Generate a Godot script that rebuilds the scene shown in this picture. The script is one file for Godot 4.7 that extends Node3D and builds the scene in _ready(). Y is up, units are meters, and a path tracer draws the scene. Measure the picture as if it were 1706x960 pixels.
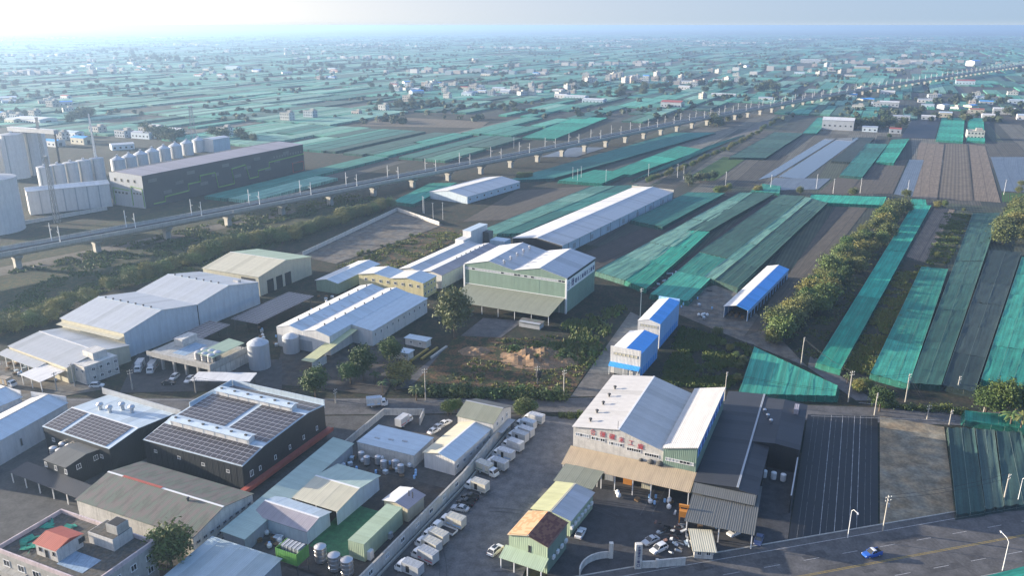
extends Node3D
# Farm-factory district seen from the air: sheds and a rice mill in front, net-covered fields, a railway viaduct and a hazy plain. Metres, y up; every place below is a point on the ground.
const B = {
	"darkshed": [62.2, -200.0, -0.401, 10.3, 56.4, 7.0],
	"darkback": [76.5, -206.6, -0.401, 12.5, 28.7, 7.0],
	"lowcanopy": [51.5, -169.3, -0.367, 15.1, 19.6, 4.6],
	"limeshed": [12.5, -170.6, -0.506, 10.0, 13.2, 4.6],
	"tilehouse": [5.9, -155.6, -0.489, 9.6, 10.0, 7.0],
	"linkcanopy": [17.2, -181.9, -0.454, 9.8, 8.0, 4.8],
	"creamblue": [-14.8, -201.1, -0.471, 9.6, 21.1, 4.6],
	"gablehouse": [-8.1, -214.7, -0.436, 11.5, 12.1, 6.6],
	"rustshed": [-84.6, -170.8, -0.425, 37.2, 19.4, 5.5],
	"house": [-92.8, -145.7, -0.421, 28.6, 13.7, 10.0],
	"bluegrey": [-62.4, -142.6, -0.419, 19.0, 20.6, 5.0],
	"striproof": [-55.5, -179.2, -0.359, 6.0, 46.5, 4.2],
	"creamgable": [-43.9, -177.2, -0.454, 12.9, 17.2, 4.4],
	"greygable": [-52.6, -166.2, -0.454, 15.8, 8.3, 4.0],
	"greenlong": [-31.6, -160.8, -0.431, 4.3, 15.9, 4.8],
	"lilac": [-26.6, -172.5, -0.532, 7.2, 6.5, 4.2],
	"flatblue": [-32.8, -202.2, -0.419, 18.2, 10.8, 3.8],
	"solar1": [-115.4, -202.5, -0.471, 27.4, 15.2, 8.5],
	"solar2": [-76.9, -202.5, -0.419, 34.0, 34.2, 8.5],
	"solarannex": [-116.1, -190.1, -0.471, 8.5, 11.8, 6.5],
	"L1": [-158.1, -266.8, -0.552, 35.9, 22.8, 6.0],
	"L2": [-139.5, -307.3, -0.466, 34.4, 67.2, 9.8],
	"L3": [-119.2, -363.1, -0.436, 32.6, 36.3, 9.0],
	"L4": [-76.5, -361.0, -0.419, 11.8, 33.8, 5.0],
	"factory": [-65.9, -301.8, -0.419, 23.9, 55.0, 7.6],
	"yellow": [-51.8, -347.4, -0.414, 33.4, 11.7, 7.6],
	"longroofs": [-29.8, -380.2, -0.471, 23.0, 55.0, 6.5],
	"bighall": [8.3, -343.1, -0.454, 48.1, 34.1, 15.5],
	"longware": [55.6, -484.7, -0.539, 30.0, 164.6, 5.5],
	"smallware": [-25.7, -571.4, -0.576, 32.3, 65.9, 4.8],
	"blue1": [43.4, -263.5, -0.475, 10.6, 19.6, 8.7],
	"blue2": [56.9, -292.7, -0.454, 8.5, 27.2, 9.8],
	"blueshed": [109.2, -339.2, -0.548, 9.8, 67.8, 4.8],
	"blackhall": [-220.0, -599.5, -0.438, 30.2, 161.8, 22.0],
	"deck": [-111.0, -263.8, -0.436, 29.5, 18.7, 6.0],
	"canopy1": [-117.0, -283.5, -0.436, 10.5, 18.7, 5.0],
	"canopy2": [-97.6, -311.3, -0.436, 13.3, 34.7, 5.0],
	"mill": [35.2, -205.9, -0.419, 24.7, 36.3, 12.2],
	"whiteL": [-144.5, -203.9, -0.268, 13.0, 34.9, 7.0],
	"whiteL2": [-160.1, -217.5, -0.447, 14.0, 19.0, 7.0],
	"silohall": [-290.0, -520.1, -0.974, 14.0, 47.7, 15.0],
}
const QUADS = [
	["nb", "long narrow bright teal shade net beside the tree belt", 2.0, 107.0, -261.3, 113.3, -255.1, 276.6, -521.8, 264.3, -521.8],
	["nb", "small teal net patch at the far end of the tree belt", 2.0, 264.4, -523.6, 273.4, -521.8, 282.1, -541.0, 273.2, -543.0],
	["nt", "streaky teal shade net beside the weedy strip", 2.0, 122.2, -252.0, 131.4, -243.3, 212.6, -375.9, 201.4, -380.0],
	["nd", "long dark green shade net between streaky teal and charcoal nets", 2.0, 132.1, -244.3, 141.5, -242.4, 309.4, -500.3, 291.3, -498.6],
	["nk", "charcoal shade net reaching down to the roadside", 2.0, 142.1, -242.9, 149.8, -237.4, 266.7, -406.5, 252.7, -411.2],
	["nt", "broad teal shade net beyond the charcoal net", 2.0, 157.2, -247.1, 169.1, -240.6, 281.1, -392.8, 261.2, -397.3],
	["nt", "tapered teal shade net behind the dark roofed shed", 2.2, 73.0, -236.1, 103.5, -234.3, 107.2, -242.0, 89.4, -275.9],
	["nt", "low teal net fence patch below the banana palms", 2.0, 136.1, -217.8, 152.9, -211.7, 158.1, -220.1, 139.7, -224.5],
	["nu", "torn bluish net strip beside the bare dirt plot", 1.6, 108.2, -169.3, 116.2, -171.1, 136.9, -214.0, 129.1, -214.0],
	["nu", "torn bluish net strip beside the bare dirt plot", 1.6, 116.5, -171.4, 121.8, -172.7, 142.0, -212.5, 136.9, -213.2],
	["nu", "torn bluish net strip beside the bare dirt plot", 1.6, 122.1, -172.9, 132.2, -174.2, 149.3, -211.4, 142.1, -211.7],
	["np", "pale streaked shade net next to the dark soil by the long warehouse", 2.2, 40.2, -371.2, 52.2, -356.8, 170.2, -562.8, 161.9, -563.9],
	["nb", "bright teal shade net between pale streaked net and dark soil", 2.2, 52.5, -356.8, 60.3, -344.2, 113.5, -449.5, 101.7, -452.3],
	["nd", "dull green net beyond the end of the bright teal net", 2.2, 101.8, -453.1, 113.5, -450.9, 185.2, -560.7, 171.0, -562.8],
	["nt", "green shade net behind the blue twin sheds", 2.2, 60.9, -336.6, 75.6, -326.8, 110.2, -392.1, 98.0, -405.7],
	["nd", "dull green net behind the net of the blue twin sheds", 2.2, 98.2, -406.9, 110.4, -393.2, 202.8, -550.2, 188.1, -556.4],
	["np", "narrow pale net strip above the scrap yard", 2.4, 90.2, -361.8, 94.2, -357.1, 205.3, -543.1, 202.1, -547.2],
	["nd", "dark grey green net beside the brown field of the long blue shed", 2.4, 94.4, -357.1, 101.7, -345.4, 210.1, -527.4, 205.0, -541.1],
	["nb", "teal net band across the field heads below the flooded plots", 2.2, 197.8, -532.2, 244.1, -520.8, 258.5, -548.1, 210.0, -556.4],
	["ns", "deep teal net in the lee of the long warehouse", 2.2, 71.9, -477.9, 88.3, -461.1, 151.0, -562.8, 125.1, -565.0],
	["np", "pale green net strip on the viaduct side of the long warehouse", 2.0, -20.0, -450.3, -8.5, -444.7, 77.0, -590.8, 58.6, -588.5],
	["ns", "deep green net strip against the long warehouse", 2.0, -8.2, -444.7, 5.2, -447.5, 94.3, -593.2, 77.9, -590.8],
	["nb", "bright teal net beside the small lane house", 2.0, 35.3, -610.2, 67.1, -597.9, 94.6, -647.2, 67.6, -658.5],
	["nb", "bright teal net with torn rows beside the irrigation lane", 2.0, 75.6, -641.7, 95.0, -636.2, 183.2, -772.8, 163.9, -797.0],
	["ns", "deep teal net strip beside the irrigation lane", 2.0, 91.7, -612.7, 135.7, -679.4, 252.8, -884.0, 193.4, -797.0],
	["ns", "deep teal net strip along the foot of the viaduct", 2.0, -5.0, -610.2, 32.2, -620.4, 225.2, -899.5, 178.7, -899.5],
	["nt", "teal net beside the grey shed under the viaduct", 2.0, -80.5, -533.2, -65.0, -525.5, -41.3, -602.8, -61.9, -600.4],
	["nd", "dull green net before the white two storey shed", 2.0, 195.1, -724.9, 227.0, -721.5, 320.4, -894.3, 291.9, -904.7],
	["nt", "small teal net beside the white two storey shed", 2.0, 319.0, -894.3, 334.9, -894.3, 410.7, -1051.5, 393.0, -1051.5],
	["nk", "charcoal net beside the flooded plots", 2.0, 279.3, -704.7, 293.6, -698.2, 384.0, -859.4, 368.8, -859.4],
	["ns", "deep teal net between charcoal net and brown plots", 2.0, 259.2, -633.5, 274.0, -625.6, 375.3, -809.6, 356.1, -813.9],
	["nb", "bright teal net at the head of the brown plots", 2.0, 315.5, -698.2, 328.2, -691.8, 415.8, -849.9, 392.8, -840.6],
	["nb", "bright teal net beside the pink roofed farmhouse lane", 2.0, 438.9, -840.6, 459.6, -827.1, 577.6, -1044.5, 552.0, -1051.5],
	["nb", "bright teal net behind the pink walled farmhouse", 2.0, 468.2, -836.1, 482.3, -827.1, 601.4, -1044.5, 582.2, -1044.5],
	["nt", "small teal net at the corner of the flooded plots", 2.0, 171.0, -570.3, 189.0, -561.7, 198.3, -588.5, 187.8, -597.9],
	["nt", "teal net beside the far kerb of the highway", 2.0, 98.9, -144.5, 96.7, -136.2, 115.1, -136.2, 126.6, -153.5],
	["nb", "bright teal net beyond the viaduct beside dark soil", 2.0, 10.8, -859.4, 45.3, -849.9, 122.8, -1051.5, 79.3, -1058.6],
	["pave", "", 0.0, -121.6, -138.6, -26.6, -138.6, 3.2, -225.6, -178.9, -221.6],
	["meadow", "", 0.0, -236.6, -291.7, -152.9, -378.4, -77.3, -512.7, -137.5, -544.6],
	["meadow", "", 0.0, -236.6, -291.7, -137.5, -544.6, -181.1, -580.4, -308.0, -391.0],
	["grass", "", 0.0, -235.9, -334.8, -216.3, -351.8, -208.3, -368.5, -237.7, -364.7],
	["lot", "", 0.0, 60.6, -330.8, 84.6, -291.7, 104.4, -261.7, 100.9, -360.9],
	["road", "", 0.0, -39.4, -243.0, -24.9, -247.6, 4.7, -308.4, -11.9, -311.9],
	["lane", "", 0.0, -262.1, -350.1, -271.9, -364.7, -121.0, -544.6, -118.6, -532.9],
	["lane", "", 0.0, 18.9, -237.5, 29.4, -238.4, 54.3, -311.9, 49.9, -319.3],
	["lane", "", 0.0, 86.5, -594.2, 94.9, -585.0, 329.9, -1021.9, 321.9, -1035.3],
	["road", "", 0.0, 104.4, -261.7, 110.6, -234.9, 116.4, -234.9, 109.7, -273.7],
	["road", "", 0.0, -193.6, -221.6, 35.1, -227.3, 36.4, -236.6, -204.8, -236.6],
	["road", "", 0.0, 34.2, -225.6, 170.0, -215.5, 176.3, -224.8, 35.6, -236.6],
	["soilk", "", 0.0, 63.3, -157.6, 87.0, -163.8, 112.7, -223.6, 91.7, -225.2],
	["dirt", "", 0.0, 87.5, -164.0, 109.0, -170.4, 129.8, -217.0, 113.7, -224.4],
	["yard", "", 0.0, -27.3, -143.3, 0.9, -143.3, 24.3, -221.6, 3.5, -225.6],
	["yardd", "", 0.0, 6.0, -143.3, 36.5, -148.2, 49.0, -187.4, 21.1, -187.4],
	["yardd", "", 0.0, 36.5, -148.2, 63.3, -157.8, 80.4, -200.0, 51.2, -193.5],
	["soil", "", 0.0, 90.4, -291.7, 105.6, -301.5, 236.4, -525.4, 215.2, -525.4],
	["soild", "", 0.0, 61.3, -350.1, 63.2, -338.1, 195.4, -565.2, 188.2, -569.4],
	["soild", "", 0.0, 31.8, -402.0, 40.4, -378.4, 163.8, -571.6, 154.5, -576.0],
	["soil", "", 0.0, -30.6, -482.5, -1.1, -488.9, 59.6, -598.9, 3.1, -580.4],
	["grassd", "", 0.0, 50.0, -247.6, 74.0, -240.7, 91.5, -282.4, 67.3, -304.9],
	["lot", "", 0.0, -114.7, -407.8, -89.1, -391.0, -41.1, -474.6, -75.3, -512.7],
	["scrub", "", 0.0, -87.7, -384.6, -57.2, -380.5, -22.2, -459.7, -42.5, -470.1],
	["scrub", "", 0.0, -33.0, -247.6, 19.0, -238.4, 36.0, -285.5, -21.7, -291.7],
	["lotd", "", 0.0, -80.5, -247.6, -41.7, -238.4, -35.7, -291.7, -86.1, -279.5],
	["yardd", "", 0.0, -128.9, -240.7, -76.2, -243.0, -83.0, -268.1, -137.6, -273.7],
	["lot", "", 0.0, -170.5, -225.6, -135.9, -243.0, -157.2, -264.8, -198.0, -268.1],
	["soil", "", 0.0, 220.0, -571.6, 238.1, -565.2, 313.8, -700.8, 262.7, -642.0],
	["soil", "", 0.0, 239.0, -565.2, 272.6, -569.4, 356.0, -723.9, 316.7, -704.1],
	["soilp", "", 0.0, 278.5, -554.7, 294.0, -548.6, 437.2, -819.6, 417.9, -832.7],
	["soilr", "", 0.0, 294.8, -548.6, 317.1, -544.6, 460.9, -819.6, 440.6, -823.9],
	["soilp", "", 0.0, 317.6, -544.6, 332.3, -538.7, 471.4, -806.9, 462.1, -819.6],
	["film", "", 0.0, 272.5, -567.3, 280.4, -556.7, 368.4, -720.5, 357.1, -723.9],
	["film", "", 0.0, 355.6, -578.2, 391.9, -571.6, 487.8, -737.8, 437.8, -737.8],
	["green", "", 0.0, 334.7, -540.6, 368.3, -534.8, 382.7, -567.3, 353.4, -573.8],
	["water", "", 0.0, 191.8, -623.6, 210.3, -639.3, 345.1, -865.0, 333.6, -865.0],
	["water", "", 0.0, 211.9, -636.6, 228.3, -626.1, 374.6, -874.6, 347.6, -865.0],
	["film", "", 0.0, 182.8, -580.4, 224.8, -585.0, 250.5, -628.7, 207.4, -631.3],
	["green", "", 0.0, 134.6, -623.6, 156.8, -618.5, 214.6, -734.3, 193.6, -737.8],
	["soilk", "", 0.0, 416.4, -869.8, 447.7, -860.2, 556.6, -1063.0, 520.7, -1063.0],
	["film", "", 0.0, 25.8, -737.8, 58.8, -737.8, 93.1, -798.6, 57.5, -798.6],
	["grass", "", 0.0, 277.2, -507.4, 293.8, -503.9, 199.9, -360.9, 207.6, -391.0],
	["soilg", "", 0.0, 115.5, -258.5, 123.3, -254.5, 210.4, -391.0, 202.3, -399.8],
	["soilp", "", 0.0, 205.3, -404.3, 209.9, -393.1, 289.5, -516.2, 279.8, -523.5],
	["soilg", "", 0.0, 106.7, -291.7, 109.1, -268.1, 231.6, -467.1, 201.8, -438.9],
	["soilb", "", 0.0, -182.2, -977.8, -37.3, -954.2, -28.6, -1021.9, -168.5, -1077.4],
]
const VEH = [["t", 6.6, -219.5, 1.045], ["t", 4.0, -215.7, 1.037], ["t", 3.3, -211.2, 0.948], ["t", 1.6, -208.2, 0.974], ["t", 0.2, -203.3, 0.935], ["t", -2.4, -198.3, 0.966], ["t", -4.1, -193.1, 0.966], ["t", -6.6, -190.3, -2.228], ["t", -9.1, -182.1, 1.037], ["dp", -10.7, -178.3, 1.095], ["dp", -11.7, -175.9, 1.101], ["sc", -12.9, -173.3, 1.232], ["t", -14.3, -166.5, 1.052], ["fb", -16.1, -163.9, 1.013], ["t", -17.9, -160.5, 0.972], ["t", -19.2, -157.4, 0.954], ["t", -19.6, -153.4, 0.952], ["t", -22.6, -149.0, 1.050], ["sv", -3.8, -156.4, -0.606], ["wc", 16.2, -163.0, -0.383], ["wc2", 32.3, -160.1, 2.146], ["wv2", 33.7, -157.0, 2.186], ["wv", 52.9, -163.4, 2.169], ["bc", 57.6, -160.4, 2.673], ["bp", 81.7, -155.0, 1.881], ["t", -42.7, -230.8, -1.365], ["t", -32.5, -218.4, -0.466], ["wc", -23.1, -213.6, -0.682], ["wc2", -21.9, -216.2, -0.679], ["wc", -20.1, -218.5, -0.679], ["tt", -168.5, -245.8, -1.935], ["t", -130.1, -258.9, -2.982], ["t", -125.3, -257.9, -3.013], ["wv", -115.1, -251.6, 2.992], ["wv", -109.2, -249.6, 2.945], ["wv", -138.3, -245.0, -1.477], ["dc", -115.3, -247.2, -1.571]]
const POLES = [[-27.8, -235.3, 11.2], [16.6, -235.3, 10.7], [68.3, -234.9, 10.1], [88.4, -164.5, 10.0], [124.2, -176.7, 8.3], [103.0, -264.3, 10.3], [107.7, -234.0, 10.9], [126.0, -234.0, 9.9], [112.2, -224.8, 7.6], [127.1, -222.0, 4.3], [132.1, -218.5, 4.6], [-150.1, -242.0, 6.9], [-146.1, -245.7, 8.5], [-125.6, -243.0, 7.4], [-103.8, -240.7, 5.8], [8.5, -247.6, 6.6], [52.8, -311.9, 14.1], [-56.3, -233.2, 3.6], [146.4, -225.6, 6.2], [147.5, -243.0, 4.6]]
const LAMPS = [[78.9, -161.7], [127.0, -175.6], [108.4, -149.8]]
const THIN = [[1.8, -794.5], [47.0, -618.5], [50.1, -611.0], [71.5, -608.5], [53.9, -623.6], [131.0, -634.0], [160.3, -598.9], [189.9, -585.0], [224.3, -587.2], [229.9, -569.4], [250.2, -571.6], [279.9, -563.0], [349.7, -565.2], [-57.2, -507.4], [-48.8, -487.3], [-42.9, -488.9], [-56.3, -505.6], [108.1, -634.0], [133.7, -623.6]]
const TREES = [
	["r", "round dark green tree beside the red roofed terrace house", "", [-75.0, -149.6, 11.5]],
	["f", "tall feathery tree between the white factory and the green hall", "", [-22.1, -290.4, 21.0]],
	["r", "dense green tree by the gate of the white factory", "", [-63.4, -236.6, 11.0]],
	["r", "leafy tree at the corner of the long white factory", "trees at the factory corner", [-50.5, -250.5, 12.0, -43.5, -264.8, 9.5, -54.2, -247.6, 8.0]],
	["b", "leafy tree at the corner of the long white factory", "trees at the factory corner", [-37.4, -247.6, 8.0]],
	["p", "palm with drooping fronds beside the road hedge", "palms by the road", [-42.4, -240.7, 5.0, -30.7, -234.9, 5.5, -45.9, -247.6, 5.0, -38.4, -243.0, 4.5]],
	["r", "yellow green roadside tree below the teal and charcoal nets", "", [114.8, -227.3, 8.5]],
	["r", "big dark green roadside tree at the charcoal net", "big roadside trees", [146.0, -224.0, 9.5, 149.8, -222.8, 13.0, 155.8, -224.8, 10.0]],
	["p", "banana palm beside the low teal net fence", "palms by the net fence", [148.5, -215.5, 6.5, 150.3, -213.2, 7.0]],
	["p", "small palm beside the brick bin at the road bend", "", [112.7, -247.6, 4.0]],
	["b", "olive bushy tree in the belt beside the long teal net", "tree belt beside the long teal net", [98.7, -284.1, 5.9, 102.2, -287.1, 10.0, 104.6, -295.3, 10.2, 110.4, -298.8, 8.4, 111.0, -301.2, 8.3, 113.2, -308.9, 8.4, 118.4, -312.1, 8.4, 122.6, -318.8, 8.3, 126.1, -324.9, 7.0, 131.6, -331.0, 5.9, 131.6, -337.0, 9.1, 133.3, -338.7, 8.1, 146.5, -355.2, 7.2, 146.1, -364.7, 5.8, 153.5, -371.8, 10.2, 164.3, -385.6, 7.5, 167.5, -387.5, 7.7, 169.4, -398.3, 8.9, 174.3, -405.2, 6.4, 179.7, -415.8, 7.6, 184.5, -419.5, 9.0, 190.1, -425.6, 7.8, 202.3, -451.2, 6.0, 212.8, -460.0, 8.2, 218.8, -461.8, 9.9, 223.6, -475.4, 10.3, 227.3, -479.6, 9.7, 227.0, -483.2, 7.9, 236.4, -489.7, 10.3, 239.9, -498.3, 9.3, 237.6, -495.4, 9.0, 241.8, -502.9, 7.3, 243.4, -504.3, 8.7, 248.7, -504.7, 9.5, 254.2, -509.3, 6.5, 127.7, -317.5, 8.4, 135.5, -329.4, 8.9, 141.8, -342.5, 7.4, 168.0, -376.3, 7.4, 178.0, -394.9, 6.5, 181.4, -404.0, 8.4, 185.3, -406.4, 8.0, 194.6, -420.2, 6.1, 203.1, -429.0, 7.6, 213.0, -444.5, 8.5, 218.0, -459.5, 7.5, 229.9, -476.0, 8.7]],
	["r", "olive bushy tree in the belt beside the long teal net", "tree belt beside the long teal net", [103.3, -292.7, 5.8, 125.4, -323.0, 9.4, 136.9, -348.1, 7.6, 144.1, -357.5, 5.8, 152.9, -367.4, 6.9, 156.4, -376.9, 5.8, 166.6, -389.1, 9.8, 176.7, -410.7, 9.7, 196.3, -428.9, 7.5, 199.0, -440.9, 5.8, 233.9, -483.2, 7.1, 133.3, -328.4, 8.9, 145.6, -347.9, 8.5, 150.6, -354.2, 6.3, 155.8, -359.9, 8.3, 163.6, -375.4, 7.0, 229.0, -471.5, 7.3]],
	["b", "scrubby tree behind the low beige warehouse", "scrub behind the warehouses", [-203.1, -288.5, 5.3, -200.5, -288.7, 4.3, -206.9, -293.3, 6.2, -200.6, -293.2, 5.9, -207.4, -299.0, 5.5, -207.2, -300.7, 5.7, -200.4, -297.2, 5.9, -199.4, -302.6, 4.5, -204.6, -303.1, 5.1, -198.7, -295.5, 4.2, -195.0, -295.6, 5.5, -199.3, -303.9, 5.3, -192.7, -303.0, 4.6, -192.2, -300.5, 6.3, -188.6, -301.9, 4.5, -194.8, -308.7, 5.0, -193.7, -307.4, 5.1, -196.5, -313.2, 4.3, -187.6, -307.6, 5.6, -194.7, -317.1, 4.3, -190.2, -313.0, 4.2, -190.1, -321.6, 5.7, -191.5, -316.8, 6.5, -191.5, -321.6, 4.9, -193.9, -323.6, 4.8, -188.4, -320.9, 5.0, -190.1, -327.3, 6.4, -188.9, -321.0, 4.6, -187.5, -332.9, 4.7, -186.2, -333.1, 5.9, -182.2, -326.1, 5.7, -183.5, -333.1, 5.3, -186.1, -333.4, 4.8, -185.6, -331.0, 4.5]],
	["b", "scrubby tree behind the twin gabled warehouse", "scrub behind the warehouses", [-182.8, -349.1, 4.0, -185.6, -351.6, 5.5, -184.2, -354.0, 4.3, -181.8, -351.2, 5.0, -178.2, -356.4, 4.1, -177.2, -356.6, 6.4, -180.9, -364.8, 6.3, -177.1, -364.8, 4.5, -176.6, -366.3, 4.7, -172.7, -366.0, 4.1, -176.8, -371.8, 6.4, -174.1, -375.9, 5.1, -170.8, -374.7, 5.6, -169.3, -374.8, 6.4, -171.4, -382.4, 4.6, -168.4, -379.0, 5.8, -167.0, -380.2, 6.5, -165.6, -390.3, 5.6, -162.9, -388.5, 4.1, -162.9, -390.5, 5.3, -159.5, -390.3, 5.7, -164.2, -395.6, 4.7, -162.6, -395.8, 4.8, -156.7, -397.9, 4.1, -156.3, -400.6, 4.5, -158.2, -403.5, 4.7]],
	["b", "olive tree in the hedge between viaduct and walled lot", "hedge below the viaduct", [-161.3, -398.7, 7.4, -160.7, -395.4, 5.9, -159.4, -400.9, 6.2, -159.4, -405.5, 7.9, -157.5, -406.6, 7.7, -155.4, -404.3, 7.4, -155.1, -407.1, 6.2, -155.8, -412.2, 7.6, -153.4, -410.5, 6.6, -152.6, -412.5, 7.8, -151.3, -413.7, 7.5, -152.8, -414.5, 7.5, -148.4, -413.7, 7.1, -152.9, -424.6, 7.1, -147.4, -423.2, 6.6, -151.2, -428.5, 6.8, -148.3, -426.9, 6.6, -145.6, -421.0, 7.7, -145.5, -425.9, 7.4, -141.8, -423.9, 7.6, -141.6, -425.3, 6.1, -139.6, -429.2, 7.6, -139.2, -425.5, 6.2, -138.8, -429.1, 6.0, -136.2, -433.1, 7.1, -133.6, -431.0, 5.8, -133.5, -433.3, 7.9, -134.5, -437.0, 6.7, -130.5, -437.1, 6.7, -126.9, -430.7, 6.9, -130.0, -441.9, 6.7, -128.7, -444.6, 6.8, -121.9, -437.3, 6.5, -120.9, -440.5, 5.7, -123.4, -445.0, 6.2, -121.2, -449.2, 7.1, -121.5, -457.5, 6.4, -117.0, -451.5, 6.5, -116.7, -453.3, 7.2, -114.8, -458.6, 6.5, -115.0, -468.5, 6.3, -113.1, -468.8, 6.5, -109.3, -473.4, 5.5, -108.4, -475.6, 5.7, -106.7, -470.9, 5.7, -103.1, -475.3, 7.6, -106.1, -487.3, 7.2, -102.6, -489.2, 7.9, -101.4, -490.3, 7.4, -97.9, -492.0, 5.6, -96.4, -495.6, 7.7, -96.1, -501.6, 5.7, -92.1, -502.1, 7.0, -92.9, -499.2, 6.7, -88.3, -507.0, 5.9, -89.4, -514.2, 6.1, -85.2, -512.4, 6.5, -86.1, -518.4, 7.2, -84.5, -519.6, 5.7, -80.4, -520.8, 6.9]],
	["b", "small orchard tree in the row beside the vegetable beds", "orchard row", [104.5, -612.2, 3.9, 108.4, -620.3, 4.4, 111.4, -625.8, 3.9, 115.1, -628.1, 3.8, 115.5, -631.4, 3.6, 122.8, -638.4, 3.9, 126.0, -643.3, 4.6, 129.9, -653.0, 4.6, 136.6, -661.1, 3.5, 141.0, -664.9, 4.6, 143.1, -670.2, 4.2, 153.3, -685.7, 4.2, 157.0, -696.8, 3.5, 160.3, -698.8, 3.5, 165.1, -710.0, 3.7, 168.5, -717.7, 3.8, 174.4, -728.1, 4.3, 188.1, -749.0, 4.1, 202.4, -773.2, 4.3, 208.2, -778.7, 3.6, 212.9, -791.8, 3.4, 218.2, -802.0, 4.6, 233.4, -828.7, 4.4, 238.4, -842.9, 3.6, 242.4, -847.4, 3.8, 250.6, -863.4, 3.7, 253.4, -868.5, 3.4, 254.6, -871.6, 3.6, 261.4, -887.0, 3.7, 270.6, -897.9, 4.3, 273.9, -904.4, 3.4, 286.2, -935.1, 4.5, 294.3, -951.2, 4.4, 313.6, -988.9, 4.3, 320.6, -998.9, 4.3, 337.1, -1034.2, 4.5]],
	["r", "small orchard tree in the row beside the vegetable beds", "orchard row", [107.2, -616.6, 3.8, 118.8, -632.5, 3.5, 123.0, -638.9, 3.6, 131.8, -656.9, 3.6, 138.9, -666.2, 3.7, 145.2, -678.7, 3.9, 147.4, -678.3, 4.0, 155.9, -689.7, 4.1, 178.3, -733.2, 3.8, 183.4, -740.2, 3.7, 191.4, -752.4, 4.5, 193.4, -761.1, 3.4, 199.3, -768.7, 3.6, 223.2, -814.1, 3.7, 224.9, -812.1, 4.1, 280.2, -916.0, 3.4, 298.4, -959.5, 4.4, 305.8, -966.6, 4.1, 329.0, -1021.6, 4.0, 346.1, -1046.9, 3.7]],
	["b", "dry bushy tree beyond the dark green net", "bushes beyond the dark net", [269.7, -428.7, 11.9, 284.8, -454.4, 9.8, 294.9, -459.9, 10.2, 293.5, -455.7, 11.1, 304.1, -476.6, 9.1, 312.8, -490.1, 9.8, 321.9, -504.5, 9.1, 338.1, -520.3, 8.3, 325.4, -505.8, 10.1, 316.9, -484.7, 9.9, 301.2, -464.0, 11.5, 285.2, -433.4, 9.5]],
	["b", "lone bush on the lane beside the brown furrowed field", "bushes on the field lane", [280.5, -521.7, 5.0, 288.1, -527.2, 4.0, 363.9, -571.6, 5.0, 382.4, -598.9, 4.0]],
	["r", "lone bush on the lane beside the brown furrowed field", "bushes on the field lane", [399.3, -860.2, 6.0]],
	["s", "low shrub in the hedge along the middle road", "road hedge", [-31.7, -241.4, 2.3, -30.9, -239.7, 2.5, -30.8, -240.4, 2.5, -28.9, -239.6, 3.4, -28.8, -239.9, 3.5, -27.4, -241.4, 2.8, -26.6, -238.7, 2.3, -24.6, -238.8, 3.7, -23.5, -240.1, 2.9, -22.9, -240.9, 2.3, -22.0, -239.7, 2.9, -20.5, -239.1, 2.5, -19.9, -239.0, 2.9, -19.2, -238.0, 3.4, -18.1, -240.4, 3.5, -16.3, -239.3, 2.2, -15.5, -238.2, 3.4, -15.1, -239.1, 3.9, -14.1, -239.7, 2.4, -13.5, -238.5, 2.9, -11.5, -239.6, 2.3, -11.4, -237.6, 2.9, -9.6, -237.2, 3.5, -9.0, -238.7, 2.5, -7.7, -239.4, 2.9, -5.5, -237.3, 3.6, -4.9, -237.1, 2.3, -2.7, -238.5, 3.3, -1.9, -239.0, 3.5, -0.5, -236.8, 3.4, 1.0, -237.4, 3.3, 1.3, -237.7, 3.2, 2.3, -236.4, 2.5, 4.1, -238.4, 3.9, 6.0, -238.2, 3.8, 7.3, -236.8, 3.4, 7.8, -237.5, 3.0, 9.9, -236.4, 3.4, 10.3, -237.7, 2.9, 11.7, -237.0, 2.5, 12.3, -235.6, 3.0, 14.3, -236.5, 3.7, 16.1, -235.9, 2.9, 16.3, -237.0, 2.9]],
	["s", "overgrown shrub on the waste ground before the green hall", "shrubs on the waste ground", [3.4, -273.6, 2.7, 0.8, -276.0, 3.1, 4.5, -270.7, 1.9, 9.1, -268.8, 2.7, 11.6, -275.0, 1.9, 12.4, -269.2, 2.0, 11.4, -267.1, 2.2, 17.5, -267.2, 2.8, 19.1, -271.7, 3.0, 20.2, -272.0, 2.3, 21.7, -267.5, 2.4, 21.2, -267.7, 2.5, 25.3, -271.0, 2.1, 26.0, -274.9, 2.4, 29.4, -274.8, 2.3, 29.3, -271.4, 2.2]],
	["b", "weedy bush between the long nets", "bushes between the nets", [292.5, -511.3, 2.6, 251.7, -447.4, 1.6, 244.8, -434.6, 1.7, 222.3, -405.5, 2.2, 219.6, -400.3, 2.1, 204.8, -379.6, 1.9, 176.2, -332.2, 1.3, 164.8, -314.9, 1.8, 158.8, -310.4, 2.0, 148.6, -290.7, 1.5]],
	["s", "weedy bush between the long nets", "bushes between the nets", [268.8, -475.7, 1.6, 231.8, -423.8, 1.6, 211.0, -388.6, 1.4, 204.6, -380.0, 1.3, 200.0, -373.6, 1.5, 187.7, -352.2, 1.2]],
	["b", "bush at the foot of the weedy strip", "bushes at the road bend", [114.4, -241.9, 3.8, 114.3, -242.1, 3.1, 116.7, -243.5, 3.8, 118.3, -243.9, 3.3]],
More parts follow.
